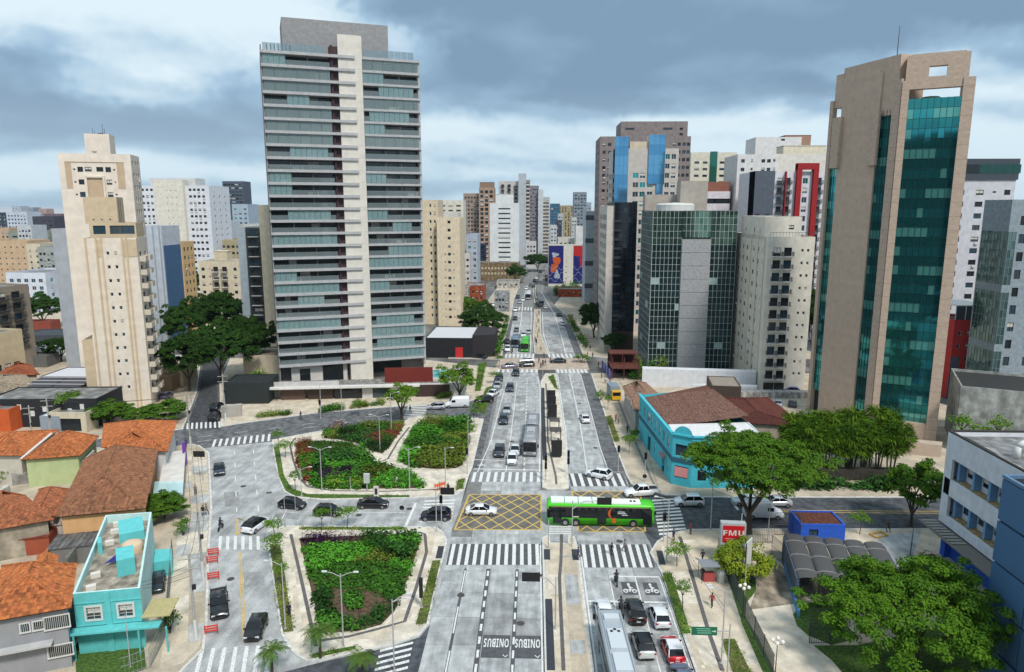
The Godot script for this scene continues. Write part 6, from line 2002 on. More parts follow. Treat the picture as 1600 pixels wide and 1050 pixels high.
func campus():
	# the school: long white front facing the campus yard
	var r := thing("school","white school building with recessed window rows, blue window posts and a blue ground floor","building",Vector3(52.2,0.1,-86.5))
	var white := paint(222,226,232,"plaster",0.1)
	var H := 16.2
	var L := 40.0
	var D := 30.0
	var bluepost := paint(120,166,208)
	var blue := paint(40,96,210,"plaster",0.3)
	var rows := [5.6,10.4]
	var mb := MB.new()
	# front face towards -x: bands between the recessed rows
	for q in [[4.4,5.6],[8.3,10.4],[13.1,H]]: mb.bx(0,0.35,q[0],q[1],0,L)
	mb.bx(0,D,4.4,H,-0.3,0)
	mb.bx(0,0.35,5.6,13.1,0,1.2)
	part(r,"front_bands",mb.done(),white)
	mb = MB.new()
	mb.bx(1.6,1.8,0.0,H - 0.5,0.0,L)
	part(r,"recessed_wall",mb.done(),white)
	for y in rows:
		mb = MB.new()
		mb.bx(0.36,1.6,y - 0.12,y,0.0,L)
		part(r,"ochre_sill",mb.done(),paint(196,168,120,"stain",0.3))
		for i in 12:
			var z := 1.6 + i * 3.0
			part(r,"blue_post",box_mesh(Vector3(0.9,2.6,0.4),Vector3(1.1,y + 1.33,z)),bluepost)
			part(r,"window",win(2.0,1.5,"dark",rng.randi() % 4),null,Vector3(1.58,y + 1.5,z + 1.5),-PI / 2)
	mb = MB.new()
	mb.bx(0.1,D,H - 0.6,H - 0.5,0.0,L)
	part(r,"roof",mb.done(),paint(150,150,150,"stain",0.1))
	mb = MB.new()
	mb.bx(0.05,D,H,H + 0.25,-0.35,-0.05)
	mb.bx(0.0,0.3,H,H + 0.2,0,L)
	part(r,"coping",mb.done(),plain(60,58,54,0.9))
	mb = MB.new()
	mb.bx(0.9,1.4,0,4.4,0.4,L)
	mb.bx(0.2,0.9,0,4.4,0.4,1.4)
	part(r,"blue_ground_floor",mb.done(),blue)
	mb = MB.new()
	mb.bx(-2.2,0.9,4.0,4.15,-1.0,L)
	part(r,"porch_roof",mb.done(),plain(112,108,104,0.9))
	for i in 9:
		part(r,"porch_slat",box_mesh(Vector3(1.7,0.1,0.35),Vector3(-1.1,4.22,-0.4 + i * 0.8)),plain(150,148,142,0.8))
	var tu := MB.new()
	tu.path([Vector3(3.0,H - 0.4,8),Vector3(3.0,H + 1.0,8),Vector3(3.6,H + 1.5,8.2),Vector3(4.0,H + 0.9,8.4)],0.35,10)
	part(r,"roof_vent",tu.soft(),M.frame_white)
	# blue panelled block nearest on the right
	var b := thing("blue_block","near blue pebble-dash panelled block with dark joints","building",Vector3(42.4,0,-61.8))
	mb = MB.new()
	mb.bx(0.2,40,0,20.0,0.2,30)
	part(b,"core",mb.done(),plain(22,28,36,0.9))
	var panm := mat("blue_panel",Color8(76,122,166),0.8,"speck",0.8)
	var y := 0.0
	while y < 20:
		for k in 6:
			mb = MB.new()
			mb.bx(0,0.2,y + 0.12,minf(y + 3.9,20.2),k * 4.8 + 0.1,k * 4.8 + 4.75)
			part(b,"blue_panel",mb.done(),panm)
		y += 4.0
	mb = MB.new()
	mb.bx(0.0,40,20.0,20.3,0,0.3)
	mb.bx(0.0,0.3,20.0,20.3,0.3,30)
	part(b,"coping",mb.done(),plain(90,120,150,0.8))
	# blue kiosk with a sunken roof
	var k := thing("blue_kiosk","small bright blue gate kiosk with a rusty sunken roof","building",gp(38.2,-88))
	block(k,0,0,5.8,4.4,3.0,blue,[[0,[-1.2],1.2,0.9,1.4,3,1,"dark"]],0.16,0.0,"wall",paint(112,62,42,"stain",0.3))
	# barrel-vaulted canopy
	var c := thing("vaulted_canopy","canopy of five grey barrel vaults on blue walls beside the kiosk","building",gp(36.2,-77.5),-0.2)
	var vault := MB.new()
	for s in 10:
		var a0 := PI * s / 10
		var a1 := PI * (s + 1) / 10
		vault.quad(Vector3(cos(a0) * 1.12,sin(a0) * 0.38,5.5),Vector3(cos(a0) * 1.12,sin(a0) * 0.38,-5.5),Vector3(cos(a1) * 1.12,sin(a1) * 0.38,-5.5),Vector3(cos(a1) * 1.12,sin(a1) * 0.38,5.5))
	var hoop := MB.new()
	for s in 10:
		var a0 := PI * s / 10
		var a1 := PI * (s + 1) / 10
		for z in [-3.6,0.0,3.6]: hoop.box(Vector3(cos((a0 + a1) / 2) * 1.13,sin((a0 + a1) / 2) * 0.39,z),Vector3(0.06,0.36,0.12),Basis(Vector3(0,0,1),atan2(0.38 * sin((a0 + a1) / 2) * 2.95,cos((a0 + a1) / 2))))
	for i in 5:
		var v := part(c,"vault",vault.soft(),mat("vault",lin(0.11,0.108,0.11),0.6,"panel",0.3),Vector3(-4.6 + i * 2.3,3.3,0))
		part(v,"hoop",hoop.done(),plain(150,148,146,0.6))
	for x in [-5.7,5.7]: part(c,"side_wall",box_mesh(Vector3(0.3,3.3,10.8),Vector3(x,1.65,0)),plain(70,84,104,0.8))
	var cw := MB.new()
	for i in 6:
		for z in [-5.3,5.3]: cw.bx(-5.75 + i * 2.3 - 0.08,-5.75 + i * 2.3 + 0.08,0,3.3,z - 0.08,z + 0.08)
	part(c,"posts",cw.done(),M.frame_dark)
	cw = MB.new()
	cw.bx(-5.9,-5.72,0,1.0,-3.0,8.0)
	part(c,"blue_kerb_wall",cw.done(),paint(86,150,206))
	# campus ground
	setting("campus_path","beige concrete campus path leading past the vaulted canopy",sheet(pp([25.4,-79.8,29.8,-84.7,32,-83.2,32.9,-71.8,30.3,-67.1,30.3,-61,24.2,-60.8,23.2,-68.5,23.8,-72.2]),0.146),M.paving_c)
	setting("campus_path","cracked grey-brown yard before the vaulted canopy",sheet(pp([25.9,-76.2,30.2,-85.1,31.4,-79.3,31.7,-75.7,29.4,-73.6,24,-72.2]),0.152),mat("yard",lin(0.44,0.37,0.28),0.95,"stain",0.09))
	setting("campus_path","grey concrete drive to the school gate",sheet(pp([39.8,-80.3,47.2,-91,53.7,-92.8,48.1,-84.5,46.8,-79,41.2,-74.7]),0.146),M.slab_a)
	setting("lawn","round edged lawn beside the campus path",sheet(pp([28.5,-71.4,30,-73.3,33,-74.7,33.6,-71.9,33.6,-67.2,30.5,-66,28.7,-67.6,28.2,-69.3]),0.15),M.grass)
	setting("lawn","narrow lawn along the inner side of the mesh fence",sheet(pp([23.5,-79.8,25.4,-83,26.8,-79.1,26,-76.2,24,-73.5,23.2,-70.9,23.4,-66.9,23.3,-60.8,22.1,-60.8,22.4,-69.1]),0.15),M.grass)
	setting("lawn","shaded lawn under the large campus tree",sheet(pp([28.6,-65.9,33.1,-66.1,51.2,-72.4,43.7,-60.6,29.9,-60.1,29.5,-63.4]),0.15),M.grass)
	setting("earth_bed","bare earth bed before the blue school ground floor",sheet(pp([48.8,-85,51.6,-86.1,52,-77,48.1,-74.2,47,-78.7]),0.152),M.soil)
	# FMU sign
	var s := thing("totem_sign","grey totem with a red FMU panel above the fence bush","sign",Vector3(24.8,0.1,-82.6),-0.06)
	part(s,"totem_body",box_mesh(Vector3(3.0,5.6,0.9),Vector3(0,2.8,0)),paint(186,192,196))
	part(s,"totem_base_panel",box_mesh(Vector3(2.6,1.6,0.05),Vector3(0,2.0,0.47)),plain(74,118,122,0.5))
	part(s,"red_panel",box_mesh(Vector3(2.6,2.2,0.06),Vector3(0,4.2,0.47)),plain(196,22,34,0.5))
	lay_text(s,"FMU",1.05,Vector3(0,4.35,0.505),0,M.frame_white,Vector3(1.2,0.9,1),false)
	part(s,"small_print_line",box_mesh(Vector3(1.9,0.05,0.01),Vector3(0,3.6,0.505)),plain(236,190,190))
	part(s,"lamp_arm",box_mesh(Vector3(0.06,1.2,0.06),Vector3(1.0,6.2,0)),M.frame_white)
func far_low():
	var r: Node3D
	var f := [-25.4,-205,14.1,6]
	r = thing("black_hall","low black hall with a white sheet roof right of the balcony tower","building",Vector3(f[0],0,f[1]),-0.02)
	block(r,0,0,f[2],20,f[3],plain(28,30,36,0.8),[],0.1,0.0,"wall",paint(226,228,232,"panel",0.15))
	var wg := MB.new()
	wg.prism(pp([f[2] / 2,0,f[2] / 2 + 6.5,-2,f[2] / 2 + 6.5,-14,f[2] / 2,-18]),0,f[3] + 0.8,true)
	part(r,"black_wing",wg.done(),plain(40,36,40,0.8))
	part(r,"red_door",box_mesh(Vector3(2.2,3.2,0.1),Vector3(f[2] / 2 - 4,1.6,0.06)),plain(196,44,48))
	for q in [["orange-brown brick hall beyond the round tree",-28.1,-330,8.5,8.1,[176,92,56],14.0],["grey two-storey house beside the brick hall",-14.2,-300,6.3,8.1,[170,178,186],10.0],["white low house left of the brick hall",-33.2,-322,5,8.3,[206,204,198],10.0],["weathered shed in front of the brick hall",-29,-298,7.1,5,[132,126,116],8.0],["white tent-roofed hall beside the distant avenue",-14.7,-390,12.8,3.4,[210,206,198],12.0],["orange shop front with coloured boards below the murals",18.3,-352,12.5,3.9,[206,92,44],10.0],["small grey shops along the distant avenue",-10,-470,10.3,0.7,[150,152,156],12.0],["low brown shops past the murals",9.6,-430,6.3,-0.3,[120,104,96],12.0]]:
		var k: Array = q
		r = bld("low_building",k[0],k[1],k[2],k[3],maxf(k[4],4.0),k[6],0.0,paint(k[5][0],k[5][1],k[5][2],"stain",0.1),[[0,spread(4,k[3] * 0.9),1.0,1.0,1.6,3.0,2,"dark"]],"",0.3)
	r = thing("letter_wall","long brown wall building with two rows of pale raised blocks","building",Vector3.ZERO)
	f = [-23.1,-432,27.9,11.2]
	r.position = Vector3(f[0],0,f[1])
	block(r,0,0,f[2],14,f[3],paint(150,128,96,"stain",0.1),[],0.4)
	for j in 2:
		for i in 12: part(r,"raised_block",box_mesh(Vector3(1.1,1.3,0.15),Vector3(-f[2] / 2 + 3 + i * 2.0,f[3] - 3.6 - j * 3.2,0.08)),paint(206,196,168))
	# brown frame canopy and hoardings at the far pavement
	r = thing("brown_canopy","rust brown metal canopy and stair beside the dark office","canopy",gp(22.7,-182.9))
	for q in [[0,3.2,0,7.5,0.3,9],[0,6.0,-3,7.5,0.25,5]]:
		part(r,"canopy_deck",box_mesh(Vector3(q[3],q[4],q[5]),Vector3(q[0] + 1,q[1],q[2])),plain(92,46,36,0.7))
	var pm := MB.new()
	for x in [-2.4,0.6,4.4]:
		for z in [-4.2,0.0,4.2]: pm.bx(x - 0.1,x + 0.1,0,6,z - 0.1,z + 0.1)
	part(r,"posts",pm.done(),plain(84,40,32,0.7))
	part(r,"back_wall",box_mesh(Vector3(7.5,6,0.2),Vector3(1,3,-5)),plain(74,34,28,0.7))
	var hb := thing("hoarding","purple and blue painted street hoarding by the far crossing","fence",gp(19.5,-185),0.08)
	for i in 7: part(hb,"board",box_mesh(Vector3(0.08,2.3,1.9),Vector3(0.1 * (i % 2),1.2,5.5 - i * 2.0)),[plain(112,78,160),plain(150,160,206),plain(92,64,140),plain(126,150,190)][i % 4])
	# a dozen buildings behind the camera that the mirror glass shows
	for q in [[-52,46,30,58,"broad low",96],[-8,52,46,74,"tallest",60],[40,58,36,66,"second tallest",74],[80,46,30,58,"slender",88],[-96,52,34,50,"shortest",100],[122,34,30,52,"eastern",92]]:
		r = bld("rear_block",q[4] + " of the dark blocks that only the mirror glass shows",q[0],q[1] + 18,q[2],q[3],18,0.0,paint(q[5],q[5],q[5] - 6),[[2,spread(6,q[2] * 0.9),1.4,1.4,4,3.2,12,"dark"]])
# ---------------------------------------------------------------- leaves
func leaf_quad(v: PackedVector3Array,n: PackedVector3Array,c: PackedColorArray,p: Vector3,d: Vector3,nn: Vector3,w: float,l: float,col: Color):
	var s := d.cross(nn).normalized() * w * 0.5
	var a := p
	var m := p + d * l * 0.55
	var t := p + d * l - nn * l * 0.15
	v.append(a); v.append(t); v.append(m + s)
	v.append(a); v.append(m - s); v.append(t)
	for i in 6:
		n.append(nn); c.append(col)
func rdir(g: RandomNumberGenerator) -> Vector3:
	var z := g.randf_range(-1,1)
	var a := g.randf_range(0,TAU)
	var k := sqrt(1 - z * z)
	return Vector3(k * cos(a),z,k * sin(a))
func leaf_mesh(v: PackedVector3Array,n: PackedVector3Array,c: PackedColorArray) -> ArrayMesh:
	var a := []
	a.resize(Mesh.ARRAY_MAX)
	a[Mesh.ARRAY_VERTEX] = v
	a[Mesh.ARRAY_NORMAL] = n
	a[Mesh.ARRAY_COLOR] = c
	var m := ArrayMesh.new()
	m.add_surface_from_arrays(Mesh.PRIMITIVE_TRIANGLES,a)
	return m
# a crown of leaf clumps in a unit-less ellipsoid of the radii given,centre at the origin
func crown(seed_: int,R: Vector3,clumps: int,per: int,leaf: float,base: Color,shell := 0.55,droop := false) -> ArrayMesh:
	var g := RandomNumberGenerator.new()
	g.seed = seed_
	var v := PackedVector3Array()
	var n := PackedVector3Array()
	var c := PackedColorArray()
	var cr := minf(R.x,R.z) * 1.9 / sqrt(float(clumps))
	var lobe := FastNoiseLite.new()
	lobe.seed = seed_
	lobe.frequency = 1.1
	lobe.fractal_octaves = 2
	for i in clumps:
		var d := rdir(g)
		if d.y < -0.35: d.y = -d.y * 0.6
		d = d.normalized()
		var k := lerpf(shell,1.0,sqrt(g.randf())) * g.randf_range(0.9,1.05) * (0.92 + 0.42 * lobe.get_noise_3dv(d))
		var o := Vector3(d.x * R.x,d.y * R.y,d.z * R.z) * k
		var warm := g.randf()
		var q := cr * g.randf_range(0.7,1.35)
		for j in per:
			var e := rdir(g)
			e.y = absf(e.y) * 0.9 - 0.25
			var p := o + Vector3(e.x * q,e.y * q * 0.75,e.z * q) * g.randf_range(0.45,1.05)
			var nn := (e + Vector3.UP * 0.7 + rdir(g) * 0.55).normalized()
			var dd := (rdir(g) + e * 0.5 + Vector3.DOWN * 0.15).normalized()
			dd = (dd - nn * dd.dot(nn)).normalized()
			var young := clampf(warm * 0.6 + g.randf() * 0.5,0.0,1.0)
			var lw := leaf * g.randf_range(0.6,1.1)
			var ll := leaf * g.randf_range(1.0,1.7)
			if droop:
				dd = Vector3(e.x + g.randf_range(-0.3,0.3),g.randf_range(-0.9,0.5),e.z + g.randf_range(-0.3,0.3)).normalized()
				nn = (Vector3.UP + e * 0.3 + rdir(g) * 0.3).normalized()
				nn = (nn - dd * nn.dot(dd)).normalized()
				ll *= 2.6
				lw *= 0.45
			leaf_quad(v,n,c,p,dd,nn,lw,ll,base.lerp(Color(base.r * 1.75,base.g * 1.4,base.b * 1.1),young))
	return leaf_mesh(v,n,c)
func trunk_mesh(seed_: int,h: float,r: float,spread_: float,top: float,limbs := 5) -> ArrayMesh:
	var g := RandomNumberGenerator.new()
	g.seed = seed_
	var mb := MB.new()
	var p := Vector3.ZERO
	var fork := Vector3(g.randf_range(-0.2,0.2),h,g.randf_range(-0.2,0.2))
	mb.lathe(p,[Vector2(r * 1.5,0),Vector2(r * 1.1,h * 0.18)],9)
	mb.tube(Vector3(0,h * 0.17,0),fork,r * 1.1,r * 0.82,9)
	for i in limbs:
		var a := TAU * (i + g.randf_range(-0.25,0.25)) / limbs
		var e := fork + Vector3(cos(a) * spread_ * 0.5,(top - h) * 0.5,sin(a) * spread_ * 0.5)
		var f := fork + Vector3(cos(a + 0.2) * spread_,(top - h) * g.randf_range(0.75,1.0),sin(a + 0.2) * spread_)
		mb.tube(fork - Vector3.UP * 0.1,e,r * 0.6,r * 0.4,7)
		mb.tube(e,f,r * 0.4,r * 0.12,6)
		for k in 2:
			var b := a + (0.7 if k == 0 else -0.6)
			mb.tube(e,e + Vector3(cos(b) * spread_ * 0.5,(top - h) * 0.4,sin(b) * spread_ * 0.5),r * 0.3,r * 0.08,5)
	return mb.done()
func tree(label: String,at: Vector3,R: float,ry: float,cy: float,th: float,tr: float,cm: ArrayMesh,cR: Vector3,seed_: int,group := "",called := "tree") -> Node3D:
	var r := thing(called,label,"tree",at,seed_ * 1.7,group)
	part(r,"trunk",trunk_mesh(seed_,th,tr,R * 0.6,cy + ry * 0.3),M.bark)
	var c := part(r,"crown",cm,M.leaf,Vector3(0,cy,0),seed_ * 0.9)
	c.scale = Vector3(R / cR.x,ry / cR.y,R / cR.z)
	return r
func fronds(seed_: int,count: int,L: float,droop: float,lw: float,base: Color,rise := 0.8) -> ArrayMesh:
	var g := RandomNumberGenerator.new()
	g.seed = seed_
	var v := PackedVector3Array()
	var n := PackedVector3Array()
	var c := PackedColorArray()
	for i in count:
		var a := TAU * i / count + g.randf_range(-0.25,0.25)
		var out := Vector3(cos(a),0,sin(a))
		var side := Vector3(-sin(a),0,cos(a))
		var el := g.randf_range(0.1,1.0) * rise
		var len := L * g.randf_range(0.8,1.1)
		var tone := g.randf_range(0.7,1.25)
		var prev := Vector3.ZERO
		for k in 11:
			var t := (k + 1) / 11.0
			var p := out * len * t * cos(el * (1 - t)) + Vector3.UP * (len * t * sin(el) - droop * len * t * t)
			var dd := (p - prev).normalized()
			var col := Color(base.r * tone * g.randf_range(0.8,1.2),base.g * tone,base.b * tone)
			var nn := dd.cross(side).normalized()
			if nn.y < 0: nn = -nn
			leaf_quad(v,n,c,prev,dd,nn,0.09,(p - prev).length() * 1.1,col)
			var ll := lw * (1.0 - absf(t - 0.45) * 1.1) * g.randf_range(0.85,1.1)
			for s in [-1,1]:
				for q in 2:
					var ld: Vector3 = (side * s + dd * 0.55 + Vector3.DOWN * g.randf_range(0.15,0.6)).normalized()
					leaf_quad(v,n,c,prev.lerp(p,q * 0.5),ld,(nn + ld.cross(dd) * 0.2).normalized(),ll * 0.17,ll,col)
			prev = p
	return leaf_mesh(v,n,c)
# ---------------------------------------------------------------- planted beds
func planting(label: String,p: PackedVector2Array,seed_: int,density: float,height: float,tones: Array,patch := 3.0,leaf := 0.2,y := 0.14):
	var g := RandomNumberGenerator.new()
	g.seed = seed_
	var v := PackedVector3Array()
	var n := PackedVector3Array()
	var c := PackedColorArray()
	var lo := p[0]
	var hi := p[0]
	for q in p:
		lo = lo.min(q); hi = hi.max(q)
	var area := 0.0
	for i in p.size(): area += p[i].cross(p[(i + 1) % p.size()])
	area = absf(area) / 2
	var sites := []
	for i in int(maxf(3,area / (patch * patch))): sites.append([Vector2(g.randf_range(lo.x,hi.x),g.randf_range(lo.y,hi.y)),tones[g.randi() % tones.size()] * g.randf_range(0.6,1.45),g.randf_range(0.45,1.7),g.randf_range(0.7,1.5)])
	var want := int(area * density)
	var made := 0
	var tries := 0
	while made < want and tries < want * 6:
		tries += 1
		var q := Vector2(g.randf_range(lo.x,hi.x),g.randf_range(lo.y,hi.y))
		if not Geometry2D.is_point_in_polygon(q,p): continue
		made += 1
		var best = sites[0]
		var bd := 1e9
		var jq := q + Vector2(g.randf_range(-0.5,0.5),g.randf_range(-0.5,0.5))
		for s in sites:
			var dd: float = jq.distance_squared_to(s[0])
			if dd < bd:
				bd = dd; best = s
		var base: Color = best[1]
		var h: float = height * best[2] * g.randf_range(0.7,1.25)
		var tone := g.randf_range(0.7,1.3)
		for k in 12:
			var e := rdir(g)
			e.y = absf(e.y)
			var o := Vector3(q.x + e.x * 0.35,y + h * g.randf_range(0.15,1.0),q.y + e.z * 0.35)
			var nn := (Vector3.UP * 0.8 + e * 0.7 + rdir(g) * 0.4).normalized()
			var d := (e + Vector3.UP * 0.5).normalized()
			d = (d - nn * d.dot(nn)).normalized()
			var t := tone * g.randf_range(0.7,1.25)
			leaf_quad(v,n,c,o,d,nn,leaf * best[3] * g.randf_range(0.7,1.2),leaf * best[3] * g.randf_range(1.2,2.2),Color(base.r * t,base.g * t,base.b * t))
	return single("planting",label,"plants",leaf_mesh(v,n,c),M.leaf,Vector3.ZERO,0.0,"","stuff")
func tufts(label: String,p: PackedVector2Array,m: Material,seed_: int,y := 0.15,density := 7.0,base := Color(0.12,0.22,0.03)):
	setting("grass_strip","ground of the " + label,sheet(p,y),m)
	planting(label,p,seed_,density,0.16,[base,base * 0.8,base.lerp(Color(0.25,0.22,0.07),0.4)],1.5,0.09,y)
func gardens():
	var green := Color(0.045,0.13,0.016)
	var bright := Color(0.06,0.2,0.018)
	var dark := Color(0.025,0.075,0.015)
	var olive := Color(0.10,0.14,0.02)
	var rust := Color(0.19,0.06,0.03)
	var violet := Color(0.035,0.012,0.04)
	var lime := Color(0.18,0.27,0.03)
	# island with three beds
	var A: PackedVector2Array = pp([-45,-126.1,-43.3,-127.7,-35.2,-127.2,-31.1,-123,-28,-117.1,-24.3,-114.1,-20.8,-111.6,-17.8,-107.5,-17.3,-105.4,-27.8,-104.8,-34.5,-104.8,-38,-109])
	var B: PackedVector2Array = pp([-42.1,-134.4,-34.8,-138.4,-27.5,-140.4,-26.5,-137.8,-26.9,-126.7,-27.4,-121.1,-29.5,-122.3,-33.2,-126.5,-37.4,-128.6,-40.6,-129.3])
	var C: PackedVector2Array = pp([-24,-138.8,-22.4,-142.4,-13.7,-142.2,-12.9,-135.7,-12.4,-115.7,-13.3,-114.2,-16.8,-113.8,-21.4,-114.8,-23.6,-117.2,-24.2,-126.8])
	for q in [["soil of the left bed on the three-bed island",A],["soil of the middle bed on the three-bed island",B],["soil of the lush right bed on the three-bed island",C]]: setting("soil_bed",q[0],sheet(q[1],0.15),M.soil)
	planting("mixed green and rust coloured plants in the left bed with purple patches",A,31,3.6,0.75,[green,bright,dark,olive,green,dark],4.0,0.24)
	planting("rust red and dark green shrubs in the middle bed",B,32,3.6,1.0,[dark,green,olive,green,rust],3.0,0.24)
	planting("lush bright green plants in the right bed next to the avenue",C,33,4.0,0.9,[bright,green,bright,green,olive],5.0,0.26)
	planting("rust brown hedge at the left end of the left bed",pp([-45,-126.1,-42.8,-127.7,-37.9,-112.8,-36.8,-107.4,-38,-109,-41.1,-115.7]),34,4.5,0.9,[rust,rust * 0.8,rust * 1.2],2.0,0.2)
	planting("deep purple ground cover in the left bed",pp([-37.3,-109.6,-35.1,-112.9,-30.9,-113.9,-29.6,-110.4,-34.6,-108.6,-35.7,-105.8]),35,6.0,0.5,[violet,violet * 1.3],2.0,0.16)
	planting("yellow-green ground cover along the front of the left bed",pp([-33.1,-104.9,-33.2,-108.1,-28.9,-109.3,-26.4,-106.7,-26.8,-104.8]),36,5.0,0.6,[lime,green],2.0,0.18)
	# island with one large bed
	var D: PackedVector2Array = pp([-31.6,-87.7,-23.8,-88.7,-16,-89.4,-15.1,-86.4,-15,-78.5,-15.3,-70.7,-16.2,-68.1,-18.3,-66.9,-21.3,-66.5,-22.5,-67.4,-25.5,-73.9])
	setting("soil_bed","soil of the large bed near the fan palms",sheet(D,0.15),M.soil)
	planting("dense green plants filling the large bed near the fan palms",pp([-30.2,-85.2,-23.2,-86.5,-15.8,-88.2,-15.1,-85.7,-15,-78.5,-15.3,-72.8,-20.5,-75.7,-24.8,-74.7,-26.7,-77.4]),41,5.0,0.7,[bright,bright,green,olive,green],5.0,0.2)
	planting("deep purple strip along the top of the large bed",pp([-31.2,-87.2,-31.2,-88.1,-23.8,-88.7,-23.2,-86.9,-26.5,-86.1,-29.9,-85.2]),42,6.0,0.55,[violet,violet * 1.3],2.0,0.16)
	planting("tall dark shrubs in the top corner of the large bed",pp([-23.1,-86.5,-23.3,-88.8,-16,-89.4,-15.2,-86.4,-15.5,-81.6,-19.8,-82.8]),43,4.0,1.5,[dark,green,dark * 1.3],3.0,0.26)
	planting("leafy edging round the bare soil in the large bed",pp([-25.2,-73.9,-23.8,-74.5,-22.8,-71.3,-21.2,-69.4,-18.8,-68.7,-16.9,-71.5,-15.6,-74.2,-15.1,-75.9,-15.2,-71.5,-16.2,-68.3,-18.4,-67.1,-21.3,-66.8,-22.5,-67.6]),44,5.0,0.75,[green,dark,green],2.5,0.22)
	planting("single round shrub standing in the bare soil of the large bed",pp([-21.4,-72.6,-21.1,-74.3,-19.8,-73.2,-19.1,-71.2,-20.1,-70.4]),45,9.0,1.1,[green,dark],2.0,0.22)
	# strips of lawn
	tufts("grass strip round the bend of the three-bed island",pp([-48.4,-123.8,-47.7,-124.6,-41.5,-109.8,-38.4,-104.7,-35.3,-102.5,-19.2,-102.5,-19.1,-101.8,-32.5,-100.9,-36.9,-101.7,-39.1,-103.7,-42.2,-109.5]),M.grass,51)
	tufts("dry grass strip beside the street with the black pickup",pp([-34.9,-85.8,-33.5,-85.8,-25.2,-66.6,-26.2,-66.4,-30.5,-75.8]),M.grass_dry,52)
	tufts("grass strip along the top of the large-bed island",pp([-32.3,-91,-18,-91.5,-17.8,-90.7,-32,-90.2]),M.grass,53)
	tufts("dry grass strip between the avenue and the large bed",pp([-12.7,-82.1,-11.7,-82.4,-11.4,-68.5,-12.5,-68.2]),M.grass_dry,54)
	tufts("grass strip behind the fan palms",pp([-22,-62.9,-18,-64.4,-17.9,-63.8,-21.8,-62.2]),M.grass,55)
	tufts("long green strip on the fence pavement",pp([15.8,-79.8,16.9,-80,16.6,-67.6,15.6,-67.5]),M.grass,56)
	tufts("short patchy strip on the fence pavement",pp([19.5,-66.7,20.9,-66.8,21,-61.1,19.2,-61]),M.grass_dry,57)
	tufts("grass strip before the turquoise shop",pp([15.3,-145.5,16.6,-146.5,16.4,-129.6,15.4,-128.8]),M.grass_dry,58)
	tufts("grass strip along the avenue beyond the white van",pp([-10.7,-146.5,-10.6,-171,-11.8,-169.6,-12.5,-150.4]),M.grass,59)
	tufts("grass corner with traffic works by the far crossing",pp([-12.4,-108.8,-11.3,-109.9,-11.3,-105.6,-12.3,-104.5]),M.grass_dry,60)
	tufts("triangular grass patch on the far median",pp([3.8,-180.9,5.2,-183.8,5.9,-167.7,5,-170.2]),M.grass,61)
	tufts("clipped lawn slope beside the pool terrace",pp([-14.4,-165.8,-15.8,-195.7,-13.8,-199.1,-13.1,-165.9]),M.grass,62)
	for q in [["clipped hedge before the podium railing",pp([-58.8,-141.7,-52.6,-144.2,-52.9,-146.1,-59.2,-143.5]),63],["clipped hedge before the podium sign wall",pp([-46.5,-146.3,-42,-148.5,-42.4,-151,-47,-148.8]),64],["clipped hedge at the lobby entrance",pp([-40.6,-149.5,-37.1,-151.1,-37.5,-153.7,-41,-152.1]),65],["low hedge by the lobby steps",pp([-36.8,-151.7,-33.9,-152.8,-34.2,-154.9,-37.1,-154.3]),66],["dark clipped hedge behind the white van",pp([-22.4,-158,-19.3,-159.8,-19.6,-162.7,-22.8,-160.8]),67]]:
		planting(q[0],q[1],q[2],9.0,0.9,[lime * 0.7,green,green],3.0,0.16)
	planting("ivy and shrubs on the wall by the rust brown canopy",pp([24.7,-177.4,27.8,-178.9,30.2,-197.2,27.4,-195.4]),70,4.0,2.4,[lime * 0.6,green],3.0,0.3)
	planting("front garden hedge behind the lawn of the turquoise house",pp([-46.6,-63.5,-40.5,-65,-40.2,-64.4,-46.1,-62.7]),71,9.0,1.2,[olive,green,dark],2.0,0.18)
	planting("dark shrubs below the big fan-leaved trees",pp([38.5,-106.2,57.7,-106.8,59.3,-110,39.6,-109.3]),72,3.0,1.2,[dark,dark * 1.5],3.0,0.3)
	planting("weeds and low shrubs in the school earth bed",pp([48.8,-84.4,51.5,-85.8,51.6,-77,48.7,-74.9]),73,1.5,0.5,[olive,green],2.0,0.2)
	planting("green shrubs below the mural building",pp([10,-357.5,22.8,-357.9,24.5,-386.7,10.8,-386.2]),74,0.8,2.6,[green,dark],6.0,0.5)
	planting("young avenue shrubs along the distant right pavement",pp([13,-278.3,14.9,-285,17.3,-219.9,15.9,-216.8]),75,0.7,1.6,[green,olive],4.0,0.4)
	planting("young avenue shrubs along the distant left pavement",pp([-11.5,-204.5,-10.6,-208.2,-10,-277.5,-11.5,-277.5]),76,0.9,1.7,[green,olive,bright],4.0,0.4)
	planting("dark shrubs on the near side of the white compound",pp([28.1,-177.5,33.7,-176.3,34.9,-183.3,29.2,-184.6]),77,1.6,3.2,[lime * 0.5,green],4.0,0.45)
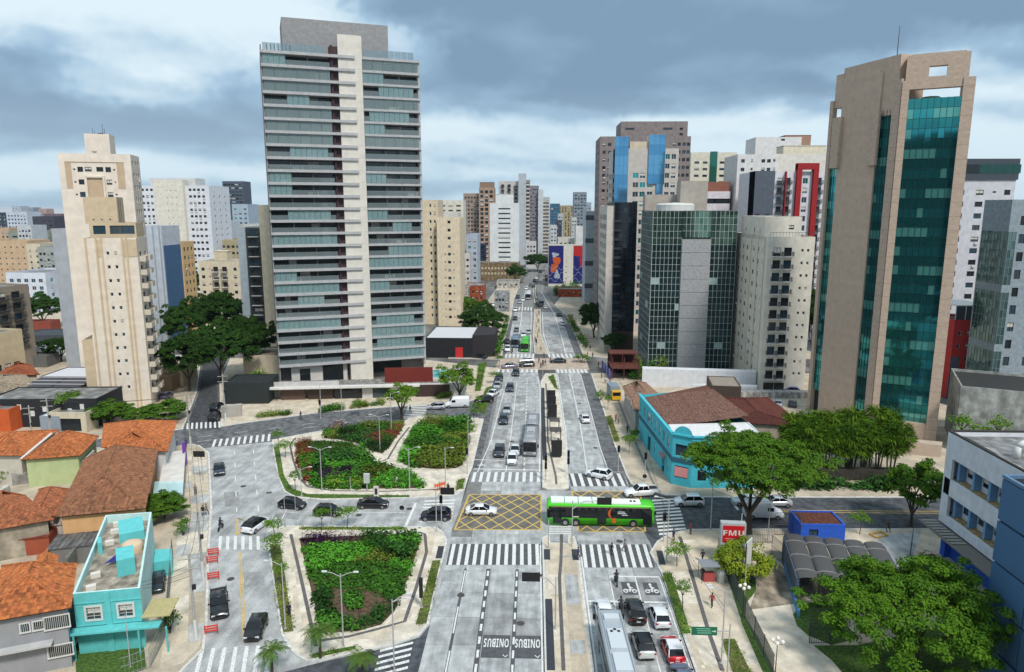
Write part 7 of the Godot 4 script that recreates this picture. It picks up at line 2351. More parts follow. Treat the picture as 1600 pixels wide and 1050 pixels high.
func trees():
	var mid := Color(0.05,0.125,0.014)
	var drk := Color(0.016,0.046,0.009)
	var yel := Color(0.13,0.2,0.02)
	var bri := Color(0.07,0.16,0.018)
	var cA := crown(101,Vector3(9,4.4,9),430,120,0.24,mid,0.35)
	var cB := crown(102,Vector3(8.3,4.8,8.3),420,130,0.2,Color(0.052,0.135,0.014))
	var cC := crown(103,Vector3(6,5,6),230,95,0.32,drk)
	var cD := crown(104,Vector3(6,5,6),220,95,0.32,drk * 1.3)
	var cE := crown(105,Vector3(3.6,3,3.6),90,65,0.26,bri)
	var cF := crown(106,Vector3(1.2,1.0,1.2),16,34,0.16,mid * 1.1,0.3)
	var cG := crown(107,Vector3(3.6,2.2,3.6),80,70,0.22,yel)
	var cH := crown(108,Vector3(3.8,4.2,3.8),120,75,0.3,mid * 0.9)
	var cI := crown(109,Vector3(1.2,1.0,1.2),14,34,0.17,bri,0.3)
	tree("broad umbrella-crowned street tree with forked trunk between the cars and the red totem",gp(29.5,-91.2),9.2,4.5,10.0,3.0,0.42,cA,Vector3(9,4.4,9),3)
	tree("large leafy campus tree hiding the lawn beside the school",gp(36.6,-62.2),8.8,5.4,5.6,2.2,0.4,cB,Vector3(8.3,4.8,8.3),5)
	tree("rounded green tree at the corner of the white school",gp(53.1,-94.4),3.9,4.6,5.6,1.8,0.22,cH,Vector3(3.8,4.2,3.8),7)
	for q in [["big dark tree leaning over the back street",gp(-83.8,-163.6),7.2,6.4,8.6,cC,11],["widest dark tree behind the dark covered yard",gp(-80.1,-172.7),8.2,7.4,9.0,cD,12],["dark tree beside the pale gabled house",gp(-75.8,-181.2),6.6,8.0,9.0,cC,13],["dark tree behind the blue flanked block",gp(-105,-205.2),7.0,8.0,9.5,cD,14],["dark tree before the low cream block",gp(-97.2,-213.2),8.5,8.5,11.0,cC,15],["slender dark tree next to the ochre block",gp(-137.7,-273.4),5.5,8.0,14.0,cD,16],["dark tree in front of the white and blue block",gp(-183.3,-253.6),8.5,6.0,7.0,cD,17],["dark tree beside the plain grey block",gp(-137,-195.2),5.0,3.0,4.6,cC,18],["round dense green tree by the distant avenue",gp(-18.1,-235.4),7.6,6.8,6.0,cD,19],["dark tree before the dark glass office",gp(20.5,-239.1),5.0,6.4,6.6,cC,20],["bright green tree before the podium gate",gp(-27.8,-142.2),3.3,2.5,5.4,cE,21],["bright green tree behind the white van",gp(-17.3,-157.6),4.0,3.4,5.2,cE,22],["small dark tree beside the dark office entrance",gp(24.3,-213.2),4.0,3.0,3.6,cC,24],["tree in the gap beside the distant tower",gp(2.1,-497.4),9.0,6.0,7.0,cC,25],["dark tree behind the cream balcony block",Vector3(78,0,-196),6.0,9.0,14.0,cC,27],["tree behind the low white house",gp(-27.3,-277),6.0,4.5,5.5,cH,28],["shrubby tree by the tent-roofed hall",gp(-11.2,-419.2),6.0,5.0,6.0,cD,29]]:
		tree(q[0],q[1],q[2],q[3],q[4],q[4] * 0.35,0.3,q[5],Vector3(6,5,6) if q[5] != cE and q[5] != cH else (Vector3(3.6,3,3.6) if q[5] == cE else Vector3(3.8,4.2,3.8)),q[6])
	# rounded bushes and hedges
	for q in [["yellow-green bush under the red totem",gp(25.2,-78.9),3.7,2.5,2.2,cG,31],["green bush between the brown roof and the forecourt",gp(-52.8,-93),3.2,2.2,2.0,cH,32],["dark bush at the foot of the cream front tower",gp(-87.3,-136.8),4.6,3.0,2.6,cH,33],["green bush right of the cream front tower",gp(-77.3,-139.7),4.6,2.6,2.2,cH,34],["low bush between the two cream tower bushes",gp(-82.1,-137.8),3.4,2.0,1.8,cH,35],["bush at the pavement edge by the dark red gate",gp(-47.7,-88),1.2,1.5,1.2,cF,36],["narrow hedge bush at the yard corner of the turquoise house",gp(-38.1,-66),1.1,1.9,1.7,cF,37],["clipped round bush outside the turquoise shop",gp(19.1,-129.7),1.3,1.3,1.3,cF,38],["round pavement bush beside the yellow truck",gp(15.4,-158.7),1.3,1.2,1.2,cF,39],["wide dark bush at the far crossing",gp(13.6,-200),2.6,1.4,1.3,cF,40],["plants of the small roof garden left of the pool",gp(-23,-169.3),1.6,1.4,4.6,cI,41],["garden bush left of the podium terrace",gp(-66.9,-164.1),2.4,2.2,3.6,cI,42],["plants on the gate house terrace",gp(-96,-136.5),2.4,1.5,5.4,cI,43],["bush in the yard of the pale green house",gp(-85.8,-106.4),1.8,1.6,1.4,cI,44]]:
		var R: Vector3 = {cG: Vector3(3.6,2.2,3.6),cH: Vector3(3.8,4.2,3.8),cF: Vector3(1.2,1,1.2),cI: Vector3(1.2,1,1.2)}[q[5]]
		tree(q[0],q[1],q[2],q[3],q[4],0.4,0.1,q[5],R,q[6],"","bush")
	for q in [["clipped ball tree behind the school roof, the taller one",Vector3(64.3,12.1,-104),1.7,51],["clipped ball tree behind the school roof beside the brick end",Vector3(70,11.9,-104),1.6,52],["spreading shrub behind the school roof between the ball trees",Vector3(67.2,11.1,-104),1.9,53]]:
		var b: Vector3 = q[1]
		tree(q[0],Vector3(b.x,0,b.z),q[2],q[2] * (0.9 if q[3] < 53 else 0.5),b.y,b.y - 1.0,0.16,cI,Vector3(1.2,1,1.2),q[3])
	# saplings on the islands and pavements
	var k := 60
	for q in [[gp(-47.2,-123.2),"at the crossing end of the grassy bend"],[gp(-44.3,-118.5),"on the grassy bend"],[gp(-37.3,-103.2),"at the front of the grassy bend"],[gp(-34.6,-86.9),"at the top of the dry strip by the pickup"],[gp(-32.6,-81.4),"in the dry strip by the pickup"],[gp(-29.4,-75.1),"half way down the dry strip by the pickup"],[gp(-29.1,-89.7),"in the grass strip above the large bed"],[gp(-25.9,-91),"before the black hatchbacks, in the grass strip"],[gp(-12.3,-139.2),"at the avenue corner of the lush bed"],[gp(-12.2,-144.6),"at the tip of the lush bed"],[gp(-12.2,-128.7),"beside the lush bed"],[gp(-12.2,-150.4),"at the junction before the dark car"],[gp(-37.7,-144.7),"on the diagonal road verge"],[gp(17.9,-81.7),"on the fence pavement beside the slabs"],[gp(16.6,-71.9),"leafless looking, on the fence pavement"],[gp(44.6,-91.3),"beside the kiosk at the cross street"],[gp(17.3,-122.5),"on the pavement before the turquoise shop"],[gp(16.4,-151.3),"on the pavement by the old house"],[gp(-9.8,-191.8),"by the far crossing"],[gp(-10.1,-173.6),"on the grassy avenue verge"],[gp(14.6,-225.1),"on the far right pavement"],[gp(14.3,-238.9),"next along the far right pavement"]]:
		k += 1
		tree("young sapling " + q[1],q[0],1.0 + 0.3 * (k % 3),0.9,2.4 + 0.4 * (k % 2),1.9,0.05,cF if k % 2 else cI,Vector3(1.2,1,1.2),k,"saplings along the streets","sapling")
	# fan palms at the near corner
	var pf := [fronds(201,16,1.9,0.75,0.55,Color(0.09,0.16,0.03),1.1),fronds(202,18,2.1,0.8,0.6,Color(0.08,0.15,0.03),1.1)]
	k = 0
	for q in [[gp(-25,-60),"young feather palm at the tip of the zebra crossing",2.6],[gp(-21,-62.3),"young feather palm behind the grass strip",3.2],[gp(-16,-59.2),"young feather palm beside the dark asphalt",2.6],[gp(-113.6,-212.7),"thin tall palm beside the blue flanked block",9.0],[gp(-113.9,-201.2),"low palm in the garden of the blue flanked block",3.2],[gp(-95.5,-138.3),"palm on the terrace of the gate house",6.4]]:
		var r := thing("palm_tree",q[1],"palm",q[0],k * 1.3)
		var t := MB.new()
		t.tube(Vector3.ZERO,Vector3(0.05,q[2],0.03),0.16,0.1,8)
		for j in int(q[2] / 0.3): t.tube(Vector3(0,j * 0.3,0),Vector3(0,j * 0.3 + 0.06,0),0.175 - 0.06 * j * 0.3 / q[2],0.165 - 0.06 * j * 0.3 / q[2],8)
		part(r,"trunk",t.done(),M.bark)
		part(r,"fronds",pf[k % 2],M.leaf,Vector3(0.05,q[2] - 0.05,0.03))
		k += 1
	# feathery clump palms before the tan tower
	var ar := [crown(211,Vector3(2.6,4.4,2.6),60,70,0.3,Color(0.06,0.14,0.014),0.35,true),crown(212,Vector3(2.6,4.4,2.6),60,70,0.3,Color(0.075,0.16,0.016),0.35,true)]
	k = 0
	for x in [43.5,46.5,49.5,52.5,55.5,58.5]:
		for row in 2:
			var r := thing("clump_palm","tall feathery clump palm before the tan tower","palm",Vector3(x + 1.2 * row + 0.5 * sin(k * 2.1),0.1,-112.5 - 4.6 * row),k * 0.8,"clump palms before the tan tower")
			var t := MB.new()
			for j in 6:
				var a := TAU * j / 6 + k
				t.tube(Vector3(cos(a) * 0.4,0,sin(a) * 0.4),Vector3(cos(a) * 1.0,5.5 + 0.6 * ((j * 3 + k) % 5),sin(a) * 1.0),0.1,0.07,6)
			part(r,"stems",t.done(),M.bark)
			var f := part(r,"foliage",ar[k % 2],M.leaf,Vector3(0,4.9 + 0.5 * (k % 3),0),k * 1.1)
			f.scale = Vector3(1.1,0.95 + 0.12 * (k % 4),1.0)
			k += 1
# ---------------------------------------------------------------- vehicles; length along z,front at -z
func ring(z: float,w: float,y0: float,belt: float,top: float,crownw := 0.78) -> PackedVector3Array:
	return PackedVector3Array([Vector3(-w * 0.9,y0,z),Vector3(-w * 0.99,y0 + 0.12,z),Vector3(-w,(y0 + belt) * 0.52,z),Vector3(-w * 0.96,belt,z),Vector3(-w * crownw,top,z),Vector3(0,top + 0.015,z),Vector3(w * crownw,top,z),Vector3(w * 0.96,belt,z),Vector3(w,(y0 + belt) * 0.52,z),Vector3(w * 0.99,y0 + 0.12,z),Vector3(w * 0.9,y0,z)])
func wheel_mesh(r: float) -> ArrayMesh:
	var key := "wheel%.2f" % r
	if cache.has(key): return cache[key]
	var m := ArrayMesh.new()
	var t := MB.new()
	t.tube(Vector3(-0.11,0,0),Vector3(0.11,0,0),r,r,16)
	t.add_to(m,M.rubber)
	cache[key] = m
	var k := MB.new()
	k.tube(Vector3(-0.118,0,0),Vector3(0.118,0,0),r * 0.62,r * 0.62,12)
	cache["rim" + key] = k.done()
	return m
func wheel(p: Node,r: float,at: Vector3):
	part(part(p,"wheel",wheel_mesh(r),null,at),"rim",cache["rimwheel%.2f" % r],M.rim)
const KIND := {
	# length,half width,height,belt,hood height,hood end,roof front,roof rear,rear glass end,deck height
	"saloon": [4.6,0.9,1.48,0.93,0.86,-1.2,-0.35,0.9,1.75,1.02],
	"hatch": [4.1,0.89,1.54,0.94,0.9,-1.15,-0.35,1.3,1.92,1.02],
	"suv": [4.45,0.94,1.68,1.05,1.0,-1.2,-0.4,1.5,2.1,1.12],
	"pickup": [5.6,0.95,1.8,1.1,1.02,-1.2,-0.55,0.75,1.0,1.08]}
func car(kind: String,label: String,at: Vector3,deg: float,paintc: Color,group := "",roofc = null,full := true) -> Node3D:
	var r := thing({"saloon": "saloon_car","hatch": "hatchback_car","suv": "sport_utility_car","pickup": "pickup_truck"}[kind],label,"pickup" if kind == "pickup" else "car",Vector3(at.x,0.02,at.z),deg_to_rad(deg),group)
	var K: Array = KIND[kind]
	var L: float = K[0]
	var w: float = K[1]
	var H: float = K[2]
	var belt: float = K[3]
	var hood: float = K[4]
	var f := -L / 2
	var b := L / 2
	if not cache.has("car" + kind):
		var mb := MB.new()
		var deck: float = K[9]
		var re: float = K[8]
		var rings := [ring(f,w * 0.72,0.36,0.58,0.62,0.7),ring(f + 0.08,w * 0.86,0.26,0.66,0.72),ring(f + 0.3,w * 0.95,0.22,0.72,hood - 0.06),ring(f + 0.75,w,0.22,0.8,hood),ring(K[5],w,0.22,belt - 0.04,hood + 0.05),ring(K[6],w,0.22,belt,belt + 0.02),ring(K[7],w,0.22,belt,belt + 0.02),ring(minf(re,b - 0.25),w * 0.99,0.22,belt,deck),ring(b - 0.12,w * 0.94,0.26,belt - 0.04,deck - 0.02),ring(b,w * 0.82,0.36,0.66,deck - 0.14,0.72)]
		mb.loft(rings,true,true)
		var ok: Vector3 = mb.n[0]
		cache["car" + kind] = mb.soft()
		# glass house: four panes,pillars and roof
		var yb := belt + 0.005
		var yt := H - 0.07
		var wb := w * 0.93
		var wt := w * 0.76
		var wf: float = K[5]
		var tf: float = K[6]
		var tr: float = K[7]
		var rb: float = K[8]
		var P := func(s: float,lo: bool,z: float) -> Vector3: return Vector3(s * (wb if lo else wt),(yb if lo else yt),z)
		var g := MB.new()
		g.quad(P.call(1,true,wf),P.call(-1,true,wf),P.call(-1,false,tf),P.call(1,false,tf))
		cache["ws" + kind] = g.done()
		g = MB.new()
		g.quad(P.call(-1,true,rb),P.call(1,true,rb),P.call(1,false,tr),P.call(-1,false,tr))
		cache["rw" + kind] = g.done()
		for s in [-1,1]:
			g = MB.new()
			var q := [P.call(s,true,rb - 0.06),P.call(s,true,wf + 0.06),P.call(s,false,tf + 0.04),P.call(s,false,tr - 0.04)]
			if s > 0: g.quad(q[0],q[1],q[2],q[3])
			else: g.quad(q[1],q[0],q[3],q[2])
			cache["sw%d%s" % [s,kind]] = g.done()
		g = MB.new()
		for s in [-1,1]:
			g.tube(P.call(s,true,wf),P.call(s,false,tf),0.045,0.04,5)
			g.tube(P.call(s,true,rb),P.call(s,false,tr),0.06,0.05,5)
			g.tube(P.call(s,true,(wf + rb) / 2),P.call(s,false,(tf + tr) / 2),0.045,0.04,5)
		var rl := g
		g = MB.new()
		var rr := []
		for q in [[tf - 0.03,0.0,0.97],[tf + 0.15,0.045,1.02],[(tf + tr) / 2,0.07,1.04],[tr - 0.15,0.05,1.02],[tr + 0.04,0.0,0.97]]:
			rr.append(PackedVector3Array([Vector3(-wt * q[2],yt - 0.015,q[0]),Vector3(-wt * 0.9 * q[2],yt + q[1] * 0.8,q[0]),Vector3(0,yt + q[1],q[0]),Vector3(wt * 0.9 * q[2],yt + q[1] * 0.8,q[0]),Vector3(wt * q[2],yt - 0.015,q[0])]))
		g.loft(rr,true,true)
		g.v.append_array(rl.v); g.c.append_array(rl.c)
		cache["rf" + kind] = g.soft()
	var pm := mat("car%s" % paintc.to_html(),paintc,0.28,"",0.1,0.15)
	pm.clearcoat_enabled = true
	pm.clearcoat = 0.6
	pm.clearcoat_roughness = 0.08
	part(r,"body",cache["car" + kind],pm)
	part(r,"windscreen",cache["ws" + kind],M.car_glass)
	part(r,"rear_window",cache["rw" + kind],M.car_glass)
	part(r,"side_window",cache["sw-1" + kind],M.car_glass)
	part(r,"side_window",cache["sw1" + kind],M.car_glass)
	part(r,"roof",cache["rf" + kind],plain(roofc[0],roofc[1],roofc[2],0.3) if roofc else pm)
	var wr := 0.32 if kind != "suv" and kind != "pickup" else 0.37
	for z in [f + 0.82,b - 0.82]:
		for s in [-1,1]: wheel(r,wr,Vector3(s * (w - 0.08),wr,z))
	if full:
		if not cache.has("lamp"):
			cache["lamp"] = box_mesh(Vector3(0.36,0.15,0.14))
			cache["plate"] = box_mesh(Vector3(0.42,0.13,0.03))
			cache["mirror"] = box_mesh(Vector3(0.2,0.14,0.1))
			cache["grille"] = box_mesh(Vector3(0.9,0.16,0.05))
			cache["bumper"] = box_mesh(Vector3(1.3,0.14,0.06))
		for s in [-1,1]:
			part(r,"headlight",cache["lamp"],M.head,Vector3(s * w * 0.66,0.66,f + 0.09))
			part(r,"tail_light",cache["lamp"],M.tail,Vector3(s * w * 0.72,0.86,b - 0.08))
			part(r,"mirror",cache["mirror"],M.black,Vector3(s * (w + 0.08),belt + 0.02,K[5] + 0.35))
		part(r,"number_plate",cache["plate"],M.plate,Vector3(0,0.62,b + 0.0))
		part(r,"grille",cache["grille"],M.black,Vector3(0,0.5,f + 0.02))
		part(r,"bumper",cache["bumper"],M.black,Vector3(0,0.36,b - 0.02))
	if kind == "pickup":
		part(r,"load_bed",box_mesh(Vector3(1.55,0.04,1.45),Vector3(0,1.1,1.8)),M.black)
		for s in [-1,1]: part(r,"bed_rail",box_mesh(Vector3(0.1,0.18,1.6),Vector3(s * 0.84,1.16,1.8)),pm)
	return r
func van(label: String,at: Vector3,deg: float,group := "") -> Node3D:
	var r := thing("panel_van",label,"van",Vector3(at.x,0.02,at.z),deg_to_rad(deg),group)
	var pm := plain(222,226,230,0.35)
	if not cache.has("van"):
		var mb := MB.new()
		mb.loft([ring(-2.75,0.8,0.4,0.7,0.8,0.7),ring(-2.6,0.92,0.3,0.9,1.02),ring(-1.9,0.98,0.28,1.05,1.28),ring(-1.55,0.99,0.28,1.3,1.4),ring(-0.95,1.0,0.28,1.95,2.32,0.84),ring(-0.5,1.0,0.28,2.05,2.45,0.86),ring(2.6,1.0,0.28,2.05,2.45,0.86),ring(2.75,0.96,0.34,2.0,2.38,0.84)],true,true)
		cache["van"] = mb.soft()
		mb = MB.new()
		mb.quad(Vector3(0.78,1.42,-1.62),Vector3(-0.78,1.42,-1.62),Vector3(-0.74,2.24,-1.06),Vector3(0.74,2.24,-1.06))
		cache["vanw"] = mb.done()
	part(r,"body",cache["van"],pm)
	part(r,"windscreen",cache["vanw"],M.car_glass)
	for s in [-1,1]:
		part(r,"side_window",box_mesh(Vector3(0.03,0.55,0.85),Vector3(s * 1.0,1.6,-0.75)),M.car_glass)
		part(r,"tail_light",box_mesh(Vector3(0.12,0.5,0.05),Vector3(s * 0.85,1.1,2.76)),M.tail)
		part(r,"headlight",box_mesh(Vector3(0.3,0.2,0.08),Vector3(s * 0.66,0.85,-2.68)),M.head)
		for z in [-1.8,1.8]: wheel(r,0.36,Vector3(s * 0.92,0.36,z))
	return r
func bus_ring(z: float,w: float,y0: float,y1: float,e: float) -> PackedVector3Array:
	return PackedVector3Array([Vector3(-w,y0,z),Vector3(-w,(y0 + y1) / 2,z),Vector3(-w * 0.985,y1 - e,z),Vector3(-w * 0.93,y1 - e * 0.35,z),Vector3(-w * 0.8,y1,z),Vector3(0,y1 + 0.04,z),Vector3(w * 0.8,y1,z),Vector3(w * 0.93,y1 - e * 0.35,z),Vector3(w * 0.985,y1 - e,z),Vector3(w,(y0 + y1) / 2,z),Vector3(w,y0,z)])
func bus_body(r: Node,z0: float,z1: float,m: Material,H := 3.2) -> void:
	var mb := MB.new()
	mb.loft([bus_ring(z0,1.12,0.45,H - 0.3,0.35),bus_ring(z0 + 0.12,1.24,0.32,H - 0.1,0.3),bus_ring(z0 + 0.5,1.27,0.3,H,0.28),bus_ring(z1 - 0.4,1.27,0.3,H,0.28),bus_ring(z1 - 0.06,1.22,0.32,H - 0.12,0.3),bus_ring(z1,1.12,0.4,H - 0.25,0.3)],true,true)
	part(r,"body",mb.soft(),m)
func bus_sides(r: Node,z0: float,z1: float,axles: Array,doors: Array,yb := 1.25,yt := 2.75,door_side := 1):
	var n := int((z1 - z0) / 1.45)
	var st := (z1 - z0) / n
	var pane := box_mesh(Vector3(0.04,yt - yb,st - 0.08))
	for s in [-1,1]:
		for i in n: part(r,"window",pane,M.car_glass,Vector3(s * 1.265,(yb + yt) / 2,z0 + st * (i + 0.5)))
		for z in axles:
			wheel(r,0.48,Vector3(s * 1.17,0.48,z))
			var a := MB.new()
			a.tube(Vector3(s * 1.262 - 0.012,0.55,z),Vector3(s * 1.262 + 0.012,0.55,z),0.6,0.6,14)
			part(r,"wheel_arch",a.done(),M.black)
	for z in doors: part(r,"door",box_mesh(Vector3(0.05,2.25,1.25),Vector3(door_side * 1.275,1.5,z)),glass("bus_door",lin(0.015,0.018,0.02),0.2,0.08))
func green_bus():
	var r := thing("city_bus","long bright green city bus with white roof panels crossing the junction","bus",Vector3(9.4,0.02,-94.0),-PI / 2 - 0.015)
	var gm := plain(74,196,34,0.35)
	bus_body(r,-7.5,7.5,gm,3.25)
	# right side of the bus faces the camera: local +x
	bus_sides(r,-6.6,7.0,[-4.6,3.4,4.9],[-6.55,-0.2,6.0],1.35,2.8,1)
	part(r,"black_band",box_mesh(Vector3(0.03,1.62,14.2),Vector3(1.262,2.06,0.1)),plain(14,14,16,0.25))
	part(r,"stripe",box_mesh(Vector3(0.02,0.12,13.4),Vector3(1.288,2.86,0.1)),plain(128,96,92,0.5))
	for i in 4: part(r,"roof_panel",box_mesh(Vector3(1.9,0.24,1.85),Vector3(0.0,3.36,6.0 - i * 1.95)),plain(224,230,228,0.5))
	part(r,"roof_panel",box_mesh(Vector3(1.7,0.16,5.2),Vector3(0.2,3.33,-3.0)),plain(232,234,232,0.5))
	for z in [-4.3,-4.8]: part(r,"roof_hatch",box_mesh(Vector3(0.45,0.06,0.3),Vector3(0.2,3.44,z)),M.black)
	part(r,"windscreen",box_mesh(Vector3(2.2,1.9,0.06),Vector3(0,1.9,-7.44)),M.car_glass)
	part(r,"rear_window",box_mesh(Vector3(1.9,1.2,0.06),Vector3(0,2.1,7.46)),M.car_glass)
	# orange crescent and lettering smudges on the side
	var cr := MB.new()
	for i in 12:
		var a0 := PI * 0.55 + PI * 0.9 * i / 12
		var a1 := PI * 0.55 + PI * 0.9 * (i + 1) / 12
		var k0 := sin(PI * i / 12.0) * 0.32
		var k1 := sin(PI * (i + 1) / 12.0) * 0.32
		var P := func(a: float,rr: float) -> Vector3: return Vector3(1.292,2.0 + sin(a) * rr,-1.9 - cos(a) * rr)
		cr.quad(P.call(a0,0.85 - k0),P.call(a0,0.85),P.call(a1,0.85),P.call(a1,0.85 - k1))
	for i in cr.n.size(): cr.n[i] = Vector3(1,0,0)
	part(r,"orange_crescent",cr.done(),plain(196,86,34,0.5))
	part(r,"orange_patch",box_mesh(Vector3(0.02,0.7,0.5),Vector3(1.285,0.95,-1.9)),plain(206,92,30,0.5))
	for q in [[2.25,-2.9,1.0],[2.02,-3.0,1.2],[1.78,-3.4,0.8]]: part(r,"white_print",box_mesh(Vector3(0.01,0.11,q[2]),Vector3(1.296,q[0],q[1])),plain(206,212,216,0.5))
	part(r,"fleet_number",box_mesh(Vector3(0.012,0.12,0.8),Vector3(1.283,1.42,3.4)),plain(232,236,210,0.5))
	for s in [-1,1]: part(r,"mirror",box_mesh(Vector3(0.25,0.5,0.2),Vector3(s * 1.4,2.3,-7.6)),M.black)
func silver_bus(called_label: String,at: Vector3,deg: float,L: float,joint: float,roofcol: Array,front := true):
	var r := thing("city_bus",called_label,"bus",Vector3(at.x,0.02,at.z),deg_to_rad(deg))
	var sm := plain(roofcol[0],roofcol[1],roofcol[2],0.4,0.2)
	if joint > 0:
		bus_body(r,-L / 2,-L / 2 + joint,sm)
		var bl := MB.new()
		for i in 5: bl.loft([bus_ring(-L / 2 + joint + i * 0.24,1.2,0.4,3.0,0.3),bus_ring(-L / 2 + joint + 0.12 + i * 0.24,1.08,0.5,2.88,0.3),bus_ring(-L / 2 + joint + 0.24 + i * 0.24,1.2,0.4,3.0,0.3)],true,false)
		part(r,"bellows",bl.done(),plain(46,48,50,0.9))
		bus_body(r,-L / 2 + joint + 1.2,L / 2,sm)
		bus_sides(r,-L / 2 + 0.6,-L / 2 + joint - 0.3,[-L / 2 + 2.6,-L / 2 + joint - 2.0],[-L / 2 + 1.2])
		bus_sides(r,-L / 2 + joint + 1.5,L / 2 - 0.6,[L / 2 - 3.0],[L / 2 - 4.5])
	else:
		bus_body(r,-L / 2,L / 2,sm)
		bus_sides(r,-L / 2 + 0.6,L / 2 - 0.6,[-L / 2 + 2.6,L / 2 - 3.2],[-L / 2 + 1.2,0.5])
	part(r,"windscreen",box_mesh(Vector3(2.3,1.75,0.06),Vector3(0,1.95,-L / 2 + 0.02)),M.car_glass)
	part(r,"destination_sign",box_mesh(Vector3(1.6,0.26,0.05),Vector3(0,2.72,-L / 2 - 0.02)),plain(40,40,44,0.4))
	part(r,"rear_window",box_mesh(Vector3(2.0,1.0,0.06),Vector3(0,2.2,L / 2)),M.car_glass)
	for s in [-1,1]:
		part(r,"headlight",box_mesh(Vector3(0.35,0.22,0.06),Vector3(s * 0.85,0.8,-L / 2 - 0.0)),M.head)
		part(r,"mirror",box_mesh(Vector3(0.28,0.55,0.22),Vector3(s * 1.48,2.2,-L / 2 - 0.1)),M.black)
		part(r,"tail_light",box_mesh(Vector3(0.3,0.3,0.06),Vector3(s * 0.95,1.0,L / 2)),M.tail)
	for q in [[-L / 2 + 1.8,0.7],[-L / 2 + 5.5,2.4],[L / 2 - 4.0,2.0]]:
		var u := part(r,"roof_unit",box_mesh(Vector3(1.5,0.26,q[1] * 1.3),Vector3(0,3.32,q[0])),plain(mini(255,roofcol[0] + 18),mini(255,roofcol[1] + 18),mini(255,roofcol[2] + 18),0.5))
		if q[1] > 2.3:
			for k in 3:
				var fn := MB.new()
				fn.tube(Vector3(-0.35 + 0.35 * k,3.455,q[0] - 1.1 - (0.3 if k == 1 else 0.0)),Vector3(-0.35 + 0.35 * k,3.475,q[0] - 1.1 - (0.3 if k == 1 else 0.0)),0.17,0.17,12)
				part(u,"roof_fan",fn.done(),M.black)
	for s in [-1,1]: part(r,"roof_rib",box_mesh(Vector3(0.06,0.05,L - 1.6),Vector3(s * 0.95,3.23,0)),plain(130,134,138,0.5))
func motorcycle(label: String,at: Vector3,deg: float,shirt: Color,cycle := false):
	var r := thing("bicycle" if cycle else "motorcycle",label,"bicycle" if cycle else "motorcycle",at,deg_to_rad(deg))
	var wr := 0.33 if cycle else 0.3
	for z in [-0.62,0.62]:
		var t := MB.new()
		t.tube(Vector3(-0.05 if not cycle else -0.02,wr,z),Vector3(0.05 if not cycle else 0.02,wr,z),wr,wr,14)
		part(r,"wheel",t.done(),M.rubber)
	var f := MB.new()
	f.tube(Vector3(0,wr,0.62),Vector3(0,0.75,0.15),0.035,0.035,6)
	f.tube(Vector3(0,wr,-0.62),Vector3(0,1.0,-0.42),0.035,0.035,6)
	f.tube(Vector3(0,0.75,0.15),Vector3(0,0.85,-0.45),0.05 if cycle else 0.14,0.05 if cycle else 0.12,6)
	f.tube(Vector3(0,0.4,0.1),Vector3(0,0.8,-0.42),0.04 if cycle else 0.16,0.04,6)
	f.tube(Vector3(-0.33,1.02,-0.36),Vector3(0.33,1.02,-0.36),0.025,0.025,6)
	part(r,"frame",f.done(),M.black)
	part(r,"seat",box_mesh(Vector3(0.24,0.1,0.7 if not cycle else 0.26),Vector3(0,0.84,0.32)),M.rubber)
	person_at("person","rider seated on the " + label,at + Vector3(0,0.3,0),deg,"ride",[shirt,Color(0.02,0.022,0.03)],Vector3(0,0,0))
